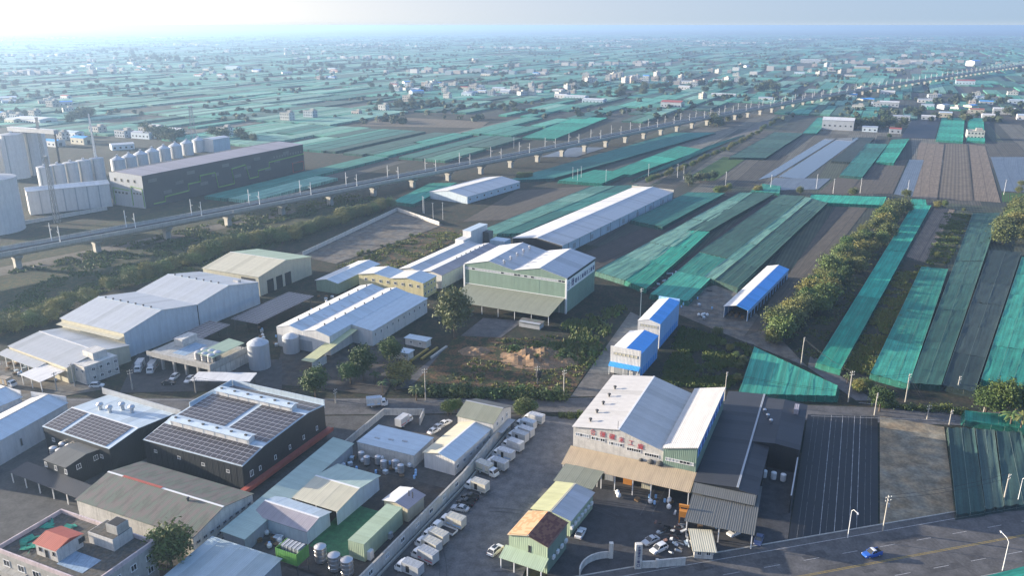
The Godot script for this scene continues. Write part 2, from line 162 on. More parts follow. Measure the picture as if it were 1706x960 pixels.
	["s", "low shrub along the road below the nets", "verge shrubs", [117.5, -230.6, 2.1, 119.7, -230.8, 1.8, 120.7, -230.7, 2.4, 122.5, -229.2, 1.5, 124.2, -228.8, 2.0, 125.9, -229.0, 1.7, 126.7, -229.0, 1.5, 128.2, -227.8, 2.2, 130.6, -227.6, 1.8, 132.0, -227.7, 2.3, 133.7, -227.7, 2.1, 136.0, -227.4, 2.4, 136.1, -227.0, 1.7, 138.2, -225.6, 2.2, 139.2, -225.3, 1.8, 140.6, -225.0, 2.1]],
	["r", "dark tree beside the white gabled house", "trees by the gabled house", [-19.9, -224.6, 5.0, -18.9, -225.1, 4.7, -17.4, -226.6, 4.7]],
	["b", "leafy tree between the gabled house and parked trucks", "trees by the truck yard", [2.5, -225.1, 4.2, 3.6, -226.1, 4.9, 4.0, -226.7, 4.1, 5.9, -226.7, 4.1]],
	["s", "low shrub beside the rice mill yard entrance", "yard shrubs", [15.4, -223.6, 1.9, 17.6, -222.7, 1.9, 18.2, -223.1, 1.6, 20.7, -222.9, 2.1, 21.0, -223.0, 2.1, 23.8, -224.5, 1.4, 24.0, -224.8, 2.0]],
	["s", "weedy shrub on the empty walled lot", "weeds on the walled lot", [-66.9, -423.9, 2.0, -71.0, -424.6, 1.3, -76.4, -413.2, 1.4, -76.8, -413.7, 1.2, -79.3, -411.4, 1.9, -79.7, -406.6, 2.2, -75.8, -400.6, 1.8, -76.4, -413.4, 1.6, -65.1, -421.4, 1.9, -62.6, -430.7, 2.1, -60.4, -428.9, 1.4, -57.3, -446.4, 2.0]],
	["b", "small dark tree behind the terrace house", "trees behind the terrace house", [-96.5, -171.4, 4.5, -93.3, -167.6, 4.2]],
	["b", "bush on the dark plot beside the blue twin sheds", "bushes on the dark plot", [80.1, -292.7, 3.2, 79.6, -281.9, 2.4, 80.7, -276.6, 2.7, 81.4, -270.5, 2.1, 82.0, -263.9, 3.2, 79.9, -259.7, 2.6, 76.6, -251.3, 2.1, 76.7, -249.9, 2.3]],
	["s", "low weed clump on the dark plot beside the blue sheds", "weeds on the dark plot", [54.7, -262.1, 1.2, 57.4, -261.2, 1.0, 60.7, -265.3, 1.4, 64.4, -262.5, 1.1, 63.8, -268.8, 1.5, 66.4, -258.9, 0.9, 65.9, -257.4, 1.3, 65.8, -260.8, 1.5, 69.2, -263.7, 1.0, 72.4, -253.2, 0.9, 70.8, -262.3, 1.1, 74.5, -265.8, 1.1, 69.2, -256.1, 1.4, 68.7, -258.4, 0.9, 71.3, -260.3, 1.4, 76.7, -270.8, 1.0, 77.5, -278.5, 1.0, 75.9, -282.2, 1.1, 77.3, -273.9, 1.2, 77.1, -280.1, 0.9]],
	["b", "round tree beside the grey shed under the viaduct", "trees by the grey shed", [6.0, -624.0, 5.7, 10.7, -626.5, 5.6, 13.7, -629.1, 5.2]],
	["b", "tree on the lane beyond the long warehouse", "trees on the far lane", [146.8, -568.3, 5.5, 150.3, -571.0, 5.4, 154.4, -577.0, 4.6, 158.9, -582.8, 4.8, 177.4, -574.7, 5.3, 206.4, -569.8, 4.9, 241.8, -562.6, 5.4, 276.7, -557.3, 5.3]],
	["b", "tree beside the viaduct piers", "trees at the piers", [271.2, -1024.9, 6.8, 252.3, -979.2, 5.2]],
	["r", "tree beside the viaduct piers", "trees at the piers", [259.2, -1012.1, 5.3]],
	["v", "dark tree among the far hamlets and nets", "trees on the far plain", [-554.1, -1075.6, 12.2, -551.1, -1061.1, 12.7, -554.1, -1060.7, 13.3, -550.4, -1039.4, 10.8, -553.7, -1052.8, 13.4, -558.4, -1045.6, 10.2, -557.0, -1037.6, 10.9, -541.1, -1001.4, 10.6, -408.0, -905.9, 11.9, -385.2, -888.9, 8.8, -385.1, -889.7, 8.8, -386.1, -870.0, 12.4, -377.2, -877.6, 10.9, -372.0, -854.3, 9.6, -362.3, -855.5, 12.4, -368.8, -871.1, 10.8, -361.9, -846.5, 9.6, -353.0, -863.4, 9.8, -356.6, -853.2, 8.6, -352.2, -838.2, 9.2, -326.8, -885.4, 9.7, -312.5, -868.5, 10.5, -302.9, -853.5, 11.3, -300.8, -849.7, 11.6, -288.5, -862.3, 11.2, -284.3, -859.1, 7.6, -266.6, -834.9, 8.6, -276.2, -842.3, 8.6, -196.4, -1209.7, 8.2, -176.3, -1183.8, 8.3, -167.8, -1202.7, 11.0, -162.0, -1188.3, 11.0, -151.2, -1245.9, 10.6, -146.3, -1211.2, 9.5, -123.9, -1231.3, 8.7, -50.6, -1184.8, 6.0, -48.9, -1176.0, 4.9, -37.2, -1177.5, 6.1, -26.9, -1197.4, 7.0, -29.1, -1180.5, 6.5, -18.4, -1189.7, 5.8, -12.1, -1203.0, 6.4, -13.5, -1207.5, 6.3, -8.1, -1178.1, 5.5, 1.4, -1195.5, 6.0, 4.4, -1215.5, 6.7, -9.7, -1149.7, 5.8, -6.9, -1144.5, 5.3, 2.5, -1145.8, 5.2, 4.3, -1137.3, 5.7, 8.3, -1129.9, 5.1, 15.7, -1135.9, 5.3, 25.5, -1126.9, 5.7, 24.4, -1129.4, 4.9, 32.0, -1121.5, 5.7, 31.7, -1117.2, 5.8, 42.2, -1125.0, 5.0, 41.9, -1119.9, 5.9, 162.4, -1385.2, 12.2, 182.6, -1399.9, 11.2, 179.2, -1395.7, 11.1, 199.5, -1478.1, 11.5, 188.8, -1402.2, 8.1, 202.1, -1525.9, 12.1, 225.5, -1434.7, 9.7, 227.9, -1423.3, 10.9, 227.1, -1509.2, 10.0, 235.6, -1497.0, 11.4, 280.8, -1572.0, 10.9, 252.2, -1570.4, 12.4, 260.6, -1445.5, 10.2, 263.2, -1542.3, 11.1, 291.2, -1453.1, 10.4, 309.3, -1615.1, 11.4, 279.4, -1780.8, 7.6, 261.2, -1649.6, 8.2, 334.1, -1760.5, 12.7, 307.1, -1759.3, 11.8, 294.4, -1595.9, 8.6, 293.0, -1574.3, 11.8, 335.4, -1568.6, 8.0, 334.3, -1558.6, 10.3, 372.9, -1629.7, 13.3, 382.0, -1663.0, 7.6, 352.8, -1500.7, 8.0, 349.8, -1502.7, 8.5, 442.4, -1473.2, 12.3, 439.2, -1475.6, 14.0, 462.6, -1521.2, 15.6, 452.4, -1489.3, 14.8, 467.5, -1521.0, 15.5, 474.2, -1497.4, 14.6, 489.8, -1570.6, 16.4, 484.5, -1513.8, 13.5, 344.2, -1475.1, 11.2, 380.2, -1589.7, 9.4, 404.4, -1598.6, 10.6, 387.9, -1538.9, 11.1, 425.0, -1702.9, 8.7, 422.1, -1624.9, 11.2, 483.7, -1740.9, 11.2, 457.9, -1619.9, 10.1, 451.6, -1643.0, 11.1, 400.3, -948.6, 9.1, 401.5, -971.9, 11.1, 401.3, -956.1, 11.7, 409.0, -964.2, 10.5, 428.6, -991.2, 8.6, 419.7, -947.5, 9.6, 409.3, -944.6, 11.0, 421.6, -958.3, 11.5, 439.2, -960.4, 9.6, 446.7, -982.2, 8.4, 425.8, -944.2, 9.1, 445.3, -962.9, 9.8, 451.3, -986.7, 12.0, 456.8, -980.2, 10.3, 466.5, -974.5, 10.2, 448.9, -947.1, 7.6, 482.8, -1070.9, 9.9, 516.9, -1102.9, 7.2, 536.8, -1110.0, 10.3, 527.1, -1069.1, 10.3, 556.5, -1134.6, 6.9, 560.0, -1124.0, 6.2, 541.2, -1048.5, 8.1, 554.7, -1040.0, 6.3, 576.2, -1077.9, 6.5, 597.5, -1084.6, 8.5, 566.1, -1020.8, 9.0, 589.6, -1057.0, 6.7, 584.3, -1008.1, 7.0, 604.0, -1062.5, 7.6, 741.9, -1332.9, 11.0, 713.7, -1326.2, 10.3, 713.0, -1266.9, 6.3, 709.1, -1278.9, 11.6, 765.5, -1329.5, 9.5, 781.0, -1336.1, 7.9, 753.1, -1305.8, 8.9, 733.1, -1261.5, 6.9, 766.5, -1272.6, 10.3, 740.4, -1244.3, 11.6, 665.1, -1100.1, 11.2, 744.5, -1183.2, 8.7, 653.9, -1064.0, 11.1, 474.7, -1299.1, 7.5, 490.7, -1302.8, 8.8, 492.1, -1330.8, 6.3, 508.8, -1308.2, 6.7, 534.6, -1339.2, 7.9, 527.0, -1344.9, 9.8, 547.8, -1360.6, 8.2, 534.0, -1302.1, 6.5, 595.3, -1383.9, 10.0, 593.3, -1375.9, 8.1, -634.6, -2296.6, 10.2, -547.4, -2060.8, 15.0, -569.0, -2399.9, 10.7, -559.6, -2437.8, 13.4, -512.0, -2111.4, 9.1, -509.3, -2360.3, 9.8, -516.5, -2193.8, 12.2, -520.4, -2361.8, 14.5, -490.5, -2327.1, 9.8, -462.3, -2269.5, 13.3, -502.0, -2584.5, 9.5, -415.2, -2418.2, 10.6, -423.4, -2389.7, 13.2, -357.9, -2422.7, 10.2, -393.0, -2380.5, 11.4, -363.8, -2721.4, 13.9, -329.9, -2375.9, 14.2, -348.6, -2797.3, 14.5, -1719.1, -3557.5, 12.5, -1729.9, -3533.7, 13.3, -1908.3, -3925.9, 15.0, -1806.6, -3701.4, 13.8, -1893.3, -4059.6, 15.9, -1488.2, -3283.0, 12.9, -1648.6, -3641.8, 16.1, -1499.8, -3177.4, 17.7, -1542.6, -3405.4, 14.5, -1700.4, -3801.5, 17.8, -1626.9, -3578.5, 11.3, -1366.4, -3030.9, 10.7, -1386.6, -3065.4, 12.0, -1393.5, -3087.9, 14.8, -1280.4, -2975.3, 11.3, -1212.8, -2924.4, 10.8, -1320.4, -3024.4, 14.3, -1383.6, -3239.7, 13.5, -1234.7, -2878.9, 17.0, -1211.1, -2850.7, 16.1, -1125.6, -2674.4, 17.5, -1170.6, -2861.9, 16.8, -1136.7, -2837.4, 17.6, -1099.3, -2831.8, 12.3, -1095.7, -2740.0, 17.9, -941.1, -2473.2, 16.6, 9.6, -1624.5, 8.3, 24.8, -1469.3, 7.1, 19.4, -1519.0, 7.6, 38.4, -1621.4, 7.9, 51.3, -1630.8, 6.6, 75.8, -1494.9, 10.2, 76.4, -1489.5, 10.0, 106.4, -1628.2, 8.9, 89.9, -1511.3, 7.2, 109.4, -1470.9, 8.8, 116.7, -1538.4, 8.0, 158.8, -1580.2, 7.4, 164.0, -1611.6, 8.7, 180.8, -1539.6, 7.2, -318.5, -1662.6, 6.7, -322.6, -1707.5, 7.3, -284.7, -1655.3, 7.1, -268.9, -1590.3, 9.8, -229.2, -1564.6, 8.9, -221.8, -1522.8, 8.1, -192.7, -1516.2, 8.1, -189.0, -1548.8, 7.0, -161.2, -1507.8, 8.6, -161.3, -1492.0, 9.9, -314.9, -2627.5, 8.2, -234.2, -2301.8, 7.3, -189.6, -2846.4, 6.3, -119.3, -2572.0, 6.3, -121.0, -2526.8, 9.3, -109.9, -2635.7, 10.3, -4.0, -2640.7, 7.5, 1.4, -2260.7, 8.8, 77.3, -2149.3, 8.3, 104.4, -2156.3, 9.4, 116.2, -2103.9, 9.2, 214.8, -2435.7, 9.9, 145.5, -2052.4, 8.6, 205.9, -1938.6, 8.6, 555.5, -2406.4, 9.9, 721.3, -2764.1, 8.0, 654.8, -2402.1, 7.3, 726.5, -2520.5, 7.7, 699.5, -2298.0, 9.8, 855.6, -2563.1, 6.8, 971.9, -2843.7, 8.6, 1083.8, -2872.2, 10.1, 829.9, -2162.2, 9.8, 1171.7, -2670.3, 7.9, 1296.3, -2846.9, 6.2, 1070.0, -2344.6, 10.1, 1116.8, -2286.9, 10.5, 1123.8, -2278.0, 9.1, 1201.6, -2377.7, 8.7, 1025.9, -1955.6, 9.0, 1406.2, -2547.2, 7.7, 1218.6, -2152.7, 8.6, 1164.2, -1893.2, 8.2, 1258.5, -2068.9, 10.5, -942.1, -1533.2, 11.2, -967.8, -1615.7, 11.9, -844.1, -1573.3, 8.0, -781.4, -1538.1, 11.2, -716.2, -1498.5, 9.4, -852.6, -1704.7, 9.8, -802.3, -1763.8, 8.3, -693.7, -1637.8, 9.1, -621.7, -1646.2, 7.7, -625.2, -1616.0, 8.9, -668.2, -1939.0, 8.9, -538.1, -1725.1, 10.5, -577.5, -1780.4, 10.0, -516.5, -1746.1, 9.9, -410.6, -1796.5, 9.3, -509.5, -2005.9, 10.9, -474.9, -2064.0, 8.3, -321.8, -1768.4, 10.3, 248.1, -1020.3, 9.1, 247.7, -1007.1, 12.2, 246.4, -1004.6, 10.2, 241.3, -980.1, 11.6, 247.5, -985.1, 10.7, 243.8, -968.4, 11.6, 133.0, -599.5, 6.4, 134.4, -609.3, 7.3, 144.3, -612.8, 7.2, 150.0, -619.2, 6.3, 156.8, -623.6, 7.3]],
]
const HOUSES = [-309.7, -879.5, 13.0, 11.0, 10.0, 0, -398.7, -894.6, 18.0, 12.0, 8.0, 0, -179.0, -1147.0, 12.0, 10.0, 9.0, 0, -161.0, -1274.6, 14.0, 9.0, 11.0, 0, -208.1, -1099.7, 12.0, 8.0, 5.0, 0, -104.4, -1338.1, 11.0, 10.0, 9.0, 0, -280.3, -1021.9, 14.0, 11.0, 11.0, 0, -259.8, -1055.9, 15.0, 10.0, 10.0, 0, -151.8, -1513.3, 12.0, 10.0, 12.0, 0, 379.1, -948.4, 34.0, 26.0, 11.0, 1, 406.8, -926.2, 16.0, 12.0, 5.0, 1, 428.2, -910.1, 12.0, 9.0, 5.0, 1, 492.3, -865.0, 16.0, 14.0, 8.0, 0, 911.2, -1668.4, 34.0, 22.0, 9.0, 1, 234.1, -1198.6, 30.0, 22.0, 9.0, 1, 355.0, -1384.0, 40.0, 10.0, 5.0, 1, 405.3, -1316.3, 22.0, 10.0, 5.0, 1, 954.8, -2670.6, 60.0, 34.0, 9.0, 1, 951.8, -2268.0, 40.0, 20.0, 7.0, 1, 1014.3, -2207.3, 44.0, 18.0, 7.0, 1, 1365.1, -2471.4, 40.0, 26.0, 14.0, 1, 554.9, -1295.1, 30.0, 12.0, 5.0, 1, 557.9, -1216.7, 26.0, 14.0, 7.0, 1, 306.9, -1327.1, 10.0, 9.0, 10.0, 0, 518.9, -2095.0, 12.0, 12.0, 8.0, 0, 891.5, -2365.4, 12.0, 10.0, 12.0, 0, 495.5, -1042.1, 20.0, 10.0, 5.0, 1, 530.0, -1042.1, 16.0, 10.0, 5.0, 1, 639.8, -1130.8, 18.0, 12.0, 5.0, 1, 668.0, -1115.0, 26.0, 12.0, 7.0, 1, 656.3, -1042.1, 24.0, 14.0, 6.0, 1, 127.5, -1274.6, 34.0, 20.0, 6.0, 1, 105.3, -1349.3, 36.0, 18.0, 5.0, 1, -747.1, -2237.2, 40.0, 18.0, 9.0, 1, -627.2, -1077.4, 12.0, 10.0, 8.0, 0, -630.3, -1042.1, 14.0, 10.0, 7.0, 0, -669.0, -1198.6, 14.0, 12.0, 10.0, 0, -801.7, -1295.1, 40.0, 30.0, 7.0, 1, -588.7, -1008.9, 50.0, 24.0, 6.0, 1, -1244.6, -3671.9, 26.0, 16.0, 12.0, 0, -172.4, -1480.6, 16.7, 9.5, 6.7, 1, -136.2, -1620.8, 9.4, 9.8, 6.1, 0, -189.5, -1524.2, 8.9, 10.7, 7.3, 0, -235.8, -1660.5, 14.6, 9.8, 6.5, 0, -202.4, -1622.8, 14.4, 11.3, 5.4, 1, -151.9, -1670.9, 17.2, 12.2, 4.8, 1, -117.7, -1457.5, 9.3, 9.8, 9.3, 0, -115.6, -1632.3, 15.6, 10.5, 6.4, 0, -203.5, -1483.8, 10.1, 12.5, 8.5, 0, -193.2, -1511.0, 9.7, 12.4, 5.7, 0, -167.7, -1612.2, 14.2, 9.9, 8.9, 0, -193.1, -1574.9, 8.7, 8.9, 10.1, 0, -157.2, -1665.3, 12.5, 9.8, 8.0, 0, -227.3, -1599.2, 16.7, 8.6, 6.3, 1, -165.2, -1430.8, 23.3, 12.4, 6.7, 1, -211.8, -1692.8, 22.2, 11.3, 5.4, 1, -11.0, -1435.7, 17.0, 12.2, 5.4, 1, -70.9, -1547.7, 15.3, 11.7, 8.6, 0, -87.9, -1538.1, 16.4, 9.5, 5.5, 1, -51.4, -1446.7, 16.2, 12.2, 5.9, 1, -59.4, -1484.4, 13.5, 9.7, 5.0, 0, 2.7, -1513.1, 8.3, 12.3, 8.0, 0, -63.1, -1548.5, 23.5, 9.1, 6.8, 1, -76.9, -1436.5, 11.1, 11.7, 9.1, 0, -74.2, -1393.0, 19.1, 12.7, 6.2, 1, 8.7, -1448.5, 11.6, 8.3, 8.5, 0, -27.1, -1396.0, 15.5, 11.8, 4.6, 1, 6.2, -1518.1, 12.4, 12.8, 8.2, 0, -62.9, -1559.3, 10.9, 10.1, 6.0, 0, -71.0, -1434.3, 22.0, 9.2, 5.1, 1, -34.6, -1394.7, 10.8, 9.5, 9.4, 0, -23.0, -1503.9, 23.8, 10.7, 6.4, 1, -10.2, -1453.9, 19.5, 11.8, 6.6, 1, -55.8, -1498.6, 16.5, 8.3, 5.2, 1, 86.5, -1484.7, 15.4, 9.6, 5.7, 1, 36.9, -1582.6, 8.1, 13.0, 9.8, 0, 81.1, -1364.8, 20.8, 8.5, 5.7, 1, 36.2, -1461.8, 8.1, 12.6, 9.2, 0, 105.8, -1436.3, 10.0, 9.2, 6.7, 0, 88.1, -1394.6, 17.6, 8.9, 6.1, 1, 113.5, -1556.3, 14.3, 12.2, 9.7, 0, 34.2, -1397.7, 10.6, 9.8, 8.8, 0, 102.6, -1537.5, 8.3, 10.8, 9.1, 0, 81.0, -1380.5, 15.6, 10.5, 8.5, 0, 46.5, -1452.8, 15.0, 11.4, 4.9, 1, 119.5, -1577.7, 8.3, 10.2, 7.0, 0, 17.5, -1394.3, 14.8, 11.9, 8.1, 0, 81.8, -1468.6, 19.1, 9.7, 5.6, 1, 91.9, -1380.8, 9.3, 9.5, 8.2, 0, 54.4, -1549.1, 8.7, 9.6, 8.3, 0, 249.6, -1732.4, 15.8, 12.8, 11.5, 0, 157.4, -1775.0, 12.9, 9.5, 11.3, 0, 206.8, -1781.8, 10.4, 9.7, 12.5, 0, 172.2, -1774.5, 19.4, 8.4, 6.2, 1, 225.1, -1837.2, 12.2, 10.8, 10.6, 0, 166.8, -1727.0, 12.4, 8.6, 12.4, 0, 164.5, -1809.4, 10.0, 10.4, 11.2, 0, 233.5, -1915.4, 12.1, 10.9, 9.3, 0, 163.9, -1831.5, 14.9, 10.8, 11.9, 0, 157.4, -1705.2, 13.8, 8.5, 12.3, 0, 164.3, -1711.8, 12.5, 11.9, 9.5, 0, 166.4, -1882.7, 11.0, 8.1, 11.4, 0, 255.2, -1752.2, 11.4, 12.4, 11.5, 0, 272.3, -1691.2, 15.0, 8.8, 12.0, 0, 303.6, -1760.3, 14.6, 8.6, 10.5, 0, 320.2, -1747.9, 8.3, 11.0, 9.4, 0, 340.2, -1950.6, 15.4, 11.4, 10.0, 0, 264.3, -1713.7, 12.7, 8.6, 9.1, 0, 335.4, -1924.2, 12.4, 9.5, 11.7, 0, 232.8, -1703.1, 12.3, 11.4, 12.2, 0, 240.9, -1869.0, 9.2, 10.5, 12.5, 0, 250.4, -1925.2, 14.5, 11.4, 10.6, 0, 235.3, -1711.7, 11.1, 12.4, 11.4, 0, 281.4, -1913.0, 24.7, 10.9, 4.6, 1, 272.3, -1827.2, 12.6, 9.9, 10.4, 0, 302.5, -1872.0, 14.2, 10.3, 7.0, 1, 323.6, -1678.8, 17.3, 9.4, 5.8, 1, 361.7, -1714.0, 25.5, 13.0, 4.6, 1, 359.0, -1631.4, 14.2, 11.2, 7.9, 0, 327.7, -1649.2, 15.0, 12.7, 8.0, 0, 365.1, -1662.4, 12.1, 11.2, 7.1, 0, 374.8, -1840.3, 10.7, 9.6, 9.0, 0, 361.5, -1788.8, 9.9, 9.7, 6.4, 0, 388.4, -1733.1, 19.3, 10.8, 5.3, 1, -1242.5, -2463.3, 17.7, 11.6, 5.9, 1, -1020.3, -2181.1, 12.7, 8.4, 6.9, 0, -921.5, -2435.2, 14.2, 10.1, 10.3, 0, -981.2, -2190.0, 17.3, 9.3, 4.6, 1, -1084.8, -2272.3, 16.6, 10.0, 5.0, 1, -908.9, -2297.2, 9.6, 11.7, 10.8, 0, -1121.2, -2227.2, 15.0, 9.7, 6.7, 0, -969.6, -2199.7, 21.7, 12.6, 5.0, 1, -944.9, -2296.8, 11.2, 11.4, 7.7, 0, -1187.6, -2602.0, 21.5, 9.7, 5.7, 1, -1140.3, -2382.9, 8.1, 12.6, 8.8, 0, -1170.9, -2312.6, 13.8, 9.6, 6.5, 0, -1110.6, -2245.1, 15.1, 12.1, 5.6, 1, -1013.7, -2339.6, 13.3, 11.0, 7.7, 0, -1086.5, -2269.2, 14.1, 11.9, 7.5, 0, -907.2, -2387.8, 10.2, 10.6, 10.7, 0, -1218.2, -2376.9, 21.9, 11.9, 5.4, 1, -1086.5, -2249.6, 8.7, 8.1, 6.7, 0, -1041.5, -2339.5, 16.2, 12.7, 5.4, 1, -1106.0, -2257.8, 25.1, 8.8, 4.6, 1, -1038.0, -2156.6, 12.0, 11.2, 7.7, 0, -1104.7, -2451.9, 15.2, 8.5, 9.7, 0, -549.9, -2032.1, 24.4, 8.3, 5.9, 1, -413.8, -1834.7, 13.0, 9.1, 6.0, 0, -642.6, -2103.0, 16.4, 11.8, 6.1, 1, -448.2, -2109.3, 20.8, 8.8, 6.7, 1, -634.5, -1900.5, 14.6, 9.4, 6.3, 0, -489.8, -2133.4, 13.5, 11.0, 6.8, 0, -487.9, -2112.3, 15.1, 9.8, 8.1, 0, -648.1, -1861.7, 16.0, 9.5, 5.1, 0, -475.0, -2202.8, 24.9, 8.8, 6.3, 1, -674.1, -1925.1, 15.1, 9.7, 6.8, 1, -422.6, -1823.4, 8.3, 9.2, 8.2, 0, -740.2, -1991.6, 9.9, 10.2, 5.4, 0, -440.6, -2067.0, 24.5, 8.6, 5.7, 1, -651.3, -2125.7, 22.2, 8.7, 6.3, 1, -736.8, -2051.7, 12.0, 12.6, 6.4, 0, -403.4, -1855.2, 22.8, 9.4, 4.9, 1, -800.3, -2187.0, 20.1, 10.0, 5.9, 1, -724.0, -1923.1, 21.8, 10.7, 5.9, 1, -399.5, -1858.3, 13.7, 10.0, 6.3, 0, -440.6, -2038.1, 11.1, 10.0, 5.6, 0, -1396.1, -2765.8, 15.4, 9.3, 7.8, 0, -1386.4, -2925.3, 8.9, 12.2, 8.4, 0, -1364.7, -2734.3, 10.6, 11.2, 7.6, 0, -1141.2, -3008.9, 14.0, 12.3, 7.5, 0, -1095.7, -2910.5, 13.0, 11.7, 7.1, 0, -1270.7, -2796.2, 12.9, 11.4, 7.0, 0, -1267.7, -2915.1, 12.9, 9.3, 8.7, 0, -1152.7, -2797.8, 11.8, 9.1, 6.4, 0, -901.7, -3648.9, 12.2, 12.1, 7.0, 0, -831.1, -3710.8, 21.7, 12.1, 6.7, 1, -1081.4, -3790.6, 14.7, 12.1, 6.5, 0, -1101.9, -4101.0, 18.3, 12.0, 5.8, 1, -1064.0, -3775.9, 16.0, 11.5, 7.8, 0, -776.9, -3437.2, 9.2, 11.4, 7.5, 0, -1026.3, -3801.4, 10.7, 9.9, 6.1, 0, -1012.1, -4156.0, 16.1, 11.6, 5.2, 1, -911.0, -3374.4, 8.7, 11.2, 9.4, 0, -871.5, -3409.0, 21.4, 9.9, 4.6, 1, -904.0, -3477.0, 10.4, 10.0, 8.6, 0, -988.0, -3786.4, 12.6, 12.6, 6.8, 0, 469.2, -1824.1, 13.3, 9.6, 5.3, 0, 393.2, -1701.7, 12.0, 12.5, 8.0, 0, 434.0, -1750.2, 19.5, 12.2, 5.5, 1, 480.3, -1768.2, 11.9, 10.6, 8.3, 0, 467.1, -1799.4, 8.3, 11.4, 7.2, 0, 540.6, -2069.7, 9.8, 8.4, 8.3, 0, 322.3, -1547.3, 20.8, 8.3, 6.2, 1, 510.2, -2141.3, 13.5, 10.1, 7.3, 0, -530.4, -4675.8, 9.2, 9.7, 8.1, 0, -585.2, -6092.3, 17.1, 9.6, 5.1, 1, -758.6, -5440.9, 11.4, 8.3, 7.2, 0, -540.6, -4703.9, 10.1, 9.0, 6.2, 0, -876.0, -5558.5, 11.9, 10.9, 7.5, 0, -804.3, -4590.9, 12.4, 8.3, 7.3, 0, -818.6, -5311.1, 10.6, 9.4, 9.2, 0, -596.2, -4806.0, 21.1, 10.3, 6.8, 1, -732.5, -6843.4, 11.5, 11.2, 6.2, 0, -984.0, -5238.5, 9.4, 12.6, 8.2, 0, -735.9, -5067.0, 13.4, 9.5, 6.8, 0, -829.8, -4593.6, 9.7, 8.5, 6.4, 0, 691.0, -1354.8, 13.3, 9.3, 6.7, 0, 638.4, -1513.5, 13.6, 8.2, 6.5, 0, 557.9, -1291.3, 17.8, 10.8, 4.9, 1, 533.2, -1203.5, 9.2, 12.0, 6.9, 0, 560.6, -1368.8, 21.7, 9.1, 5.9, 1, 568.1, -1240.3, 19.2, 11.4, 4.8, 1, 496.1, -1178.2, 16.0, 12.7, 5.6, 0, 549.0, -1233.0, 20.0, 12.6, 4.7, 1, 644.4, -1285.6, 20.5, 8.4, 4.8, 1, 607.7, -1202.2, 16.7, 12.6, 4.6, 1, 707.7, -1383.4, 25.3, 11.3, 4.6, 1, 647.7, -1424.7, 22.9, 8.9, 6.5, 1, 617.9, -1177.7, 15.1, 10.8, 6.5, 1, 782.3, -1391.8, 12.1, 8.5, 6.6, 0, 721.7, -1253.6, 18.5, 11.3, 4.9, 1, 773.3, -1262.0, 24.1, 12.4, 5.7, 1, 569.0, -1076.2, 15.4, 10.5, 5.8, 1, 750.5, -1331.9, 20.4, 10.5, 5.4, 1, 732.5, -1314.8, 15.5, 9.2, 6.7, 1, 848.5, -1400.7, 15.5, 10.4, 7.2, 0, 764.5, -1303.8, 14.0, 8.8, 5.1, 0, 664.7, -1192.1, 17.5, 12.5, 4.7, 1, 631.2, -1165.3, 14.3, 11.6, 4.2, 0, 608.3, -1046.7, 14.5, 11.1, 6.2, 1, 607.3, -1096.5, 11.7, 12.6, 4.0, 0, 689.1, -1232.8, 8.7, 9.2, 6.9, 0, 673.5, -2459.3, 9.1, 9.0, 5.9, 0, 773.2, -1902.9, 23.5, 10.4, 5.7, 1, 821.5, -2080.6, 13.1, 9.0, 7.5, 0, 1035.7, -2770.0, 13.7, 9.7, 5.6, 0, 745.4, -2085.3, 9.1, 12.1, 8.7, 0, 745.1, -2018.5, 14.4, 11.0, 6.7, 0, 747.4, -1990.4, 10.4, 12.8, 7.1, 0, 517.8, -1922.2, 14.3, 9.3, 8.4, 0, 658.9, -2340.7, 16.8, 10.5, 6.8, 1, 873.1, -2408.1, 14.3, 12.0, 7.7, 0, 911.6, -2393.2, 8.7, 11.3, 8.3, 0, 696.0, -2015.7, 23.5, 8.0, 5.7, 1, -457.1, -809.2, 19.0, 11.0, 5.6, 1, -477.2, -882.6, 24.1, 11.1, 5.2, 1, -437.6, -825.9, 19.3, 11.3, 6.5, 1, -412.7, -940.2, 23.9, 8.9, 5.2, 1, -460.3, -905.7, 15.1, 11.1, 7.6, 0, -379.8, -788.7, 20.1, 12.9, 5.0, 1, -471.5, -853.4, 8.0, 8.9, 7.8, 0, -371.6, -900.8, 18.2, 8.5, 5.9, 1, -418.5, -878.6, 15.4, 12.5, 6.7, 0, -392.8, -867.1, 25.5, 9.8, 6.2, 1, 17.0, -2439.1, 13.4, 12.5, 6.5, 0, 341.3, -3356.1, 24.0, 11.4, 5.9, 1, 133.4, -2002.1, 13.8, 11.7, 5.1, 0, -60.2, -1943.4, 24.7, 8.7, 6.0, 1, -119.2, -2641.3, 14.0, 11.2, 5.8, 0, -15.5, -2407.7, 11.4, 12.9, 6.9, 0, 145.2, -2661.2, 15.7, 11.5, 7.1, 0, -63.7, -2365.2, 23.9, 12.0, 5.4, 1, 59.0, -2015.5, 15.9, 11.7, 4.9, 1, -123.7, -2810.6, 18.6, 12.8, 6.9, 1, -609.8, -998.6, 16.4, 9.6, 5.6, 1, -769.0, -1258.3, 18.6, 12.8, 5.2, 1, -668.4, -1225.9, 24.0, 11.2, 6.4, 1, -671.7, -1074.3, 19.6, 10.8, 6.2, 1, -778.1, -1277.0, 15.3, 10.6, 5.9, 0, -656.2, -1068.1, 8.3, 12.1, 6.7, 0, -723.9, -1338.9, 16.9, 8.3, 5.9, 1, -709.2, -1247.3, 14.5, 8.6, 5.9, 0, -611.2, -1130.5, 13.5, 11.9, 6.2, 0, -724.2, -1289.9, 11.1, 12.0, 6.0, 0]
const LINE = [Vector2(-235.6, -394.2), Vector2(-182.9, -455.4), Vector2(5.9, -689.8), Vector2(104.4, -817.9), Vector2(216.5, -962.9), Vector2(351.6, -1124.4), Vector2(566.7, -1384.0), Vector2(904.4, -1758.2), Vector2(1118.0, -1993.4)]
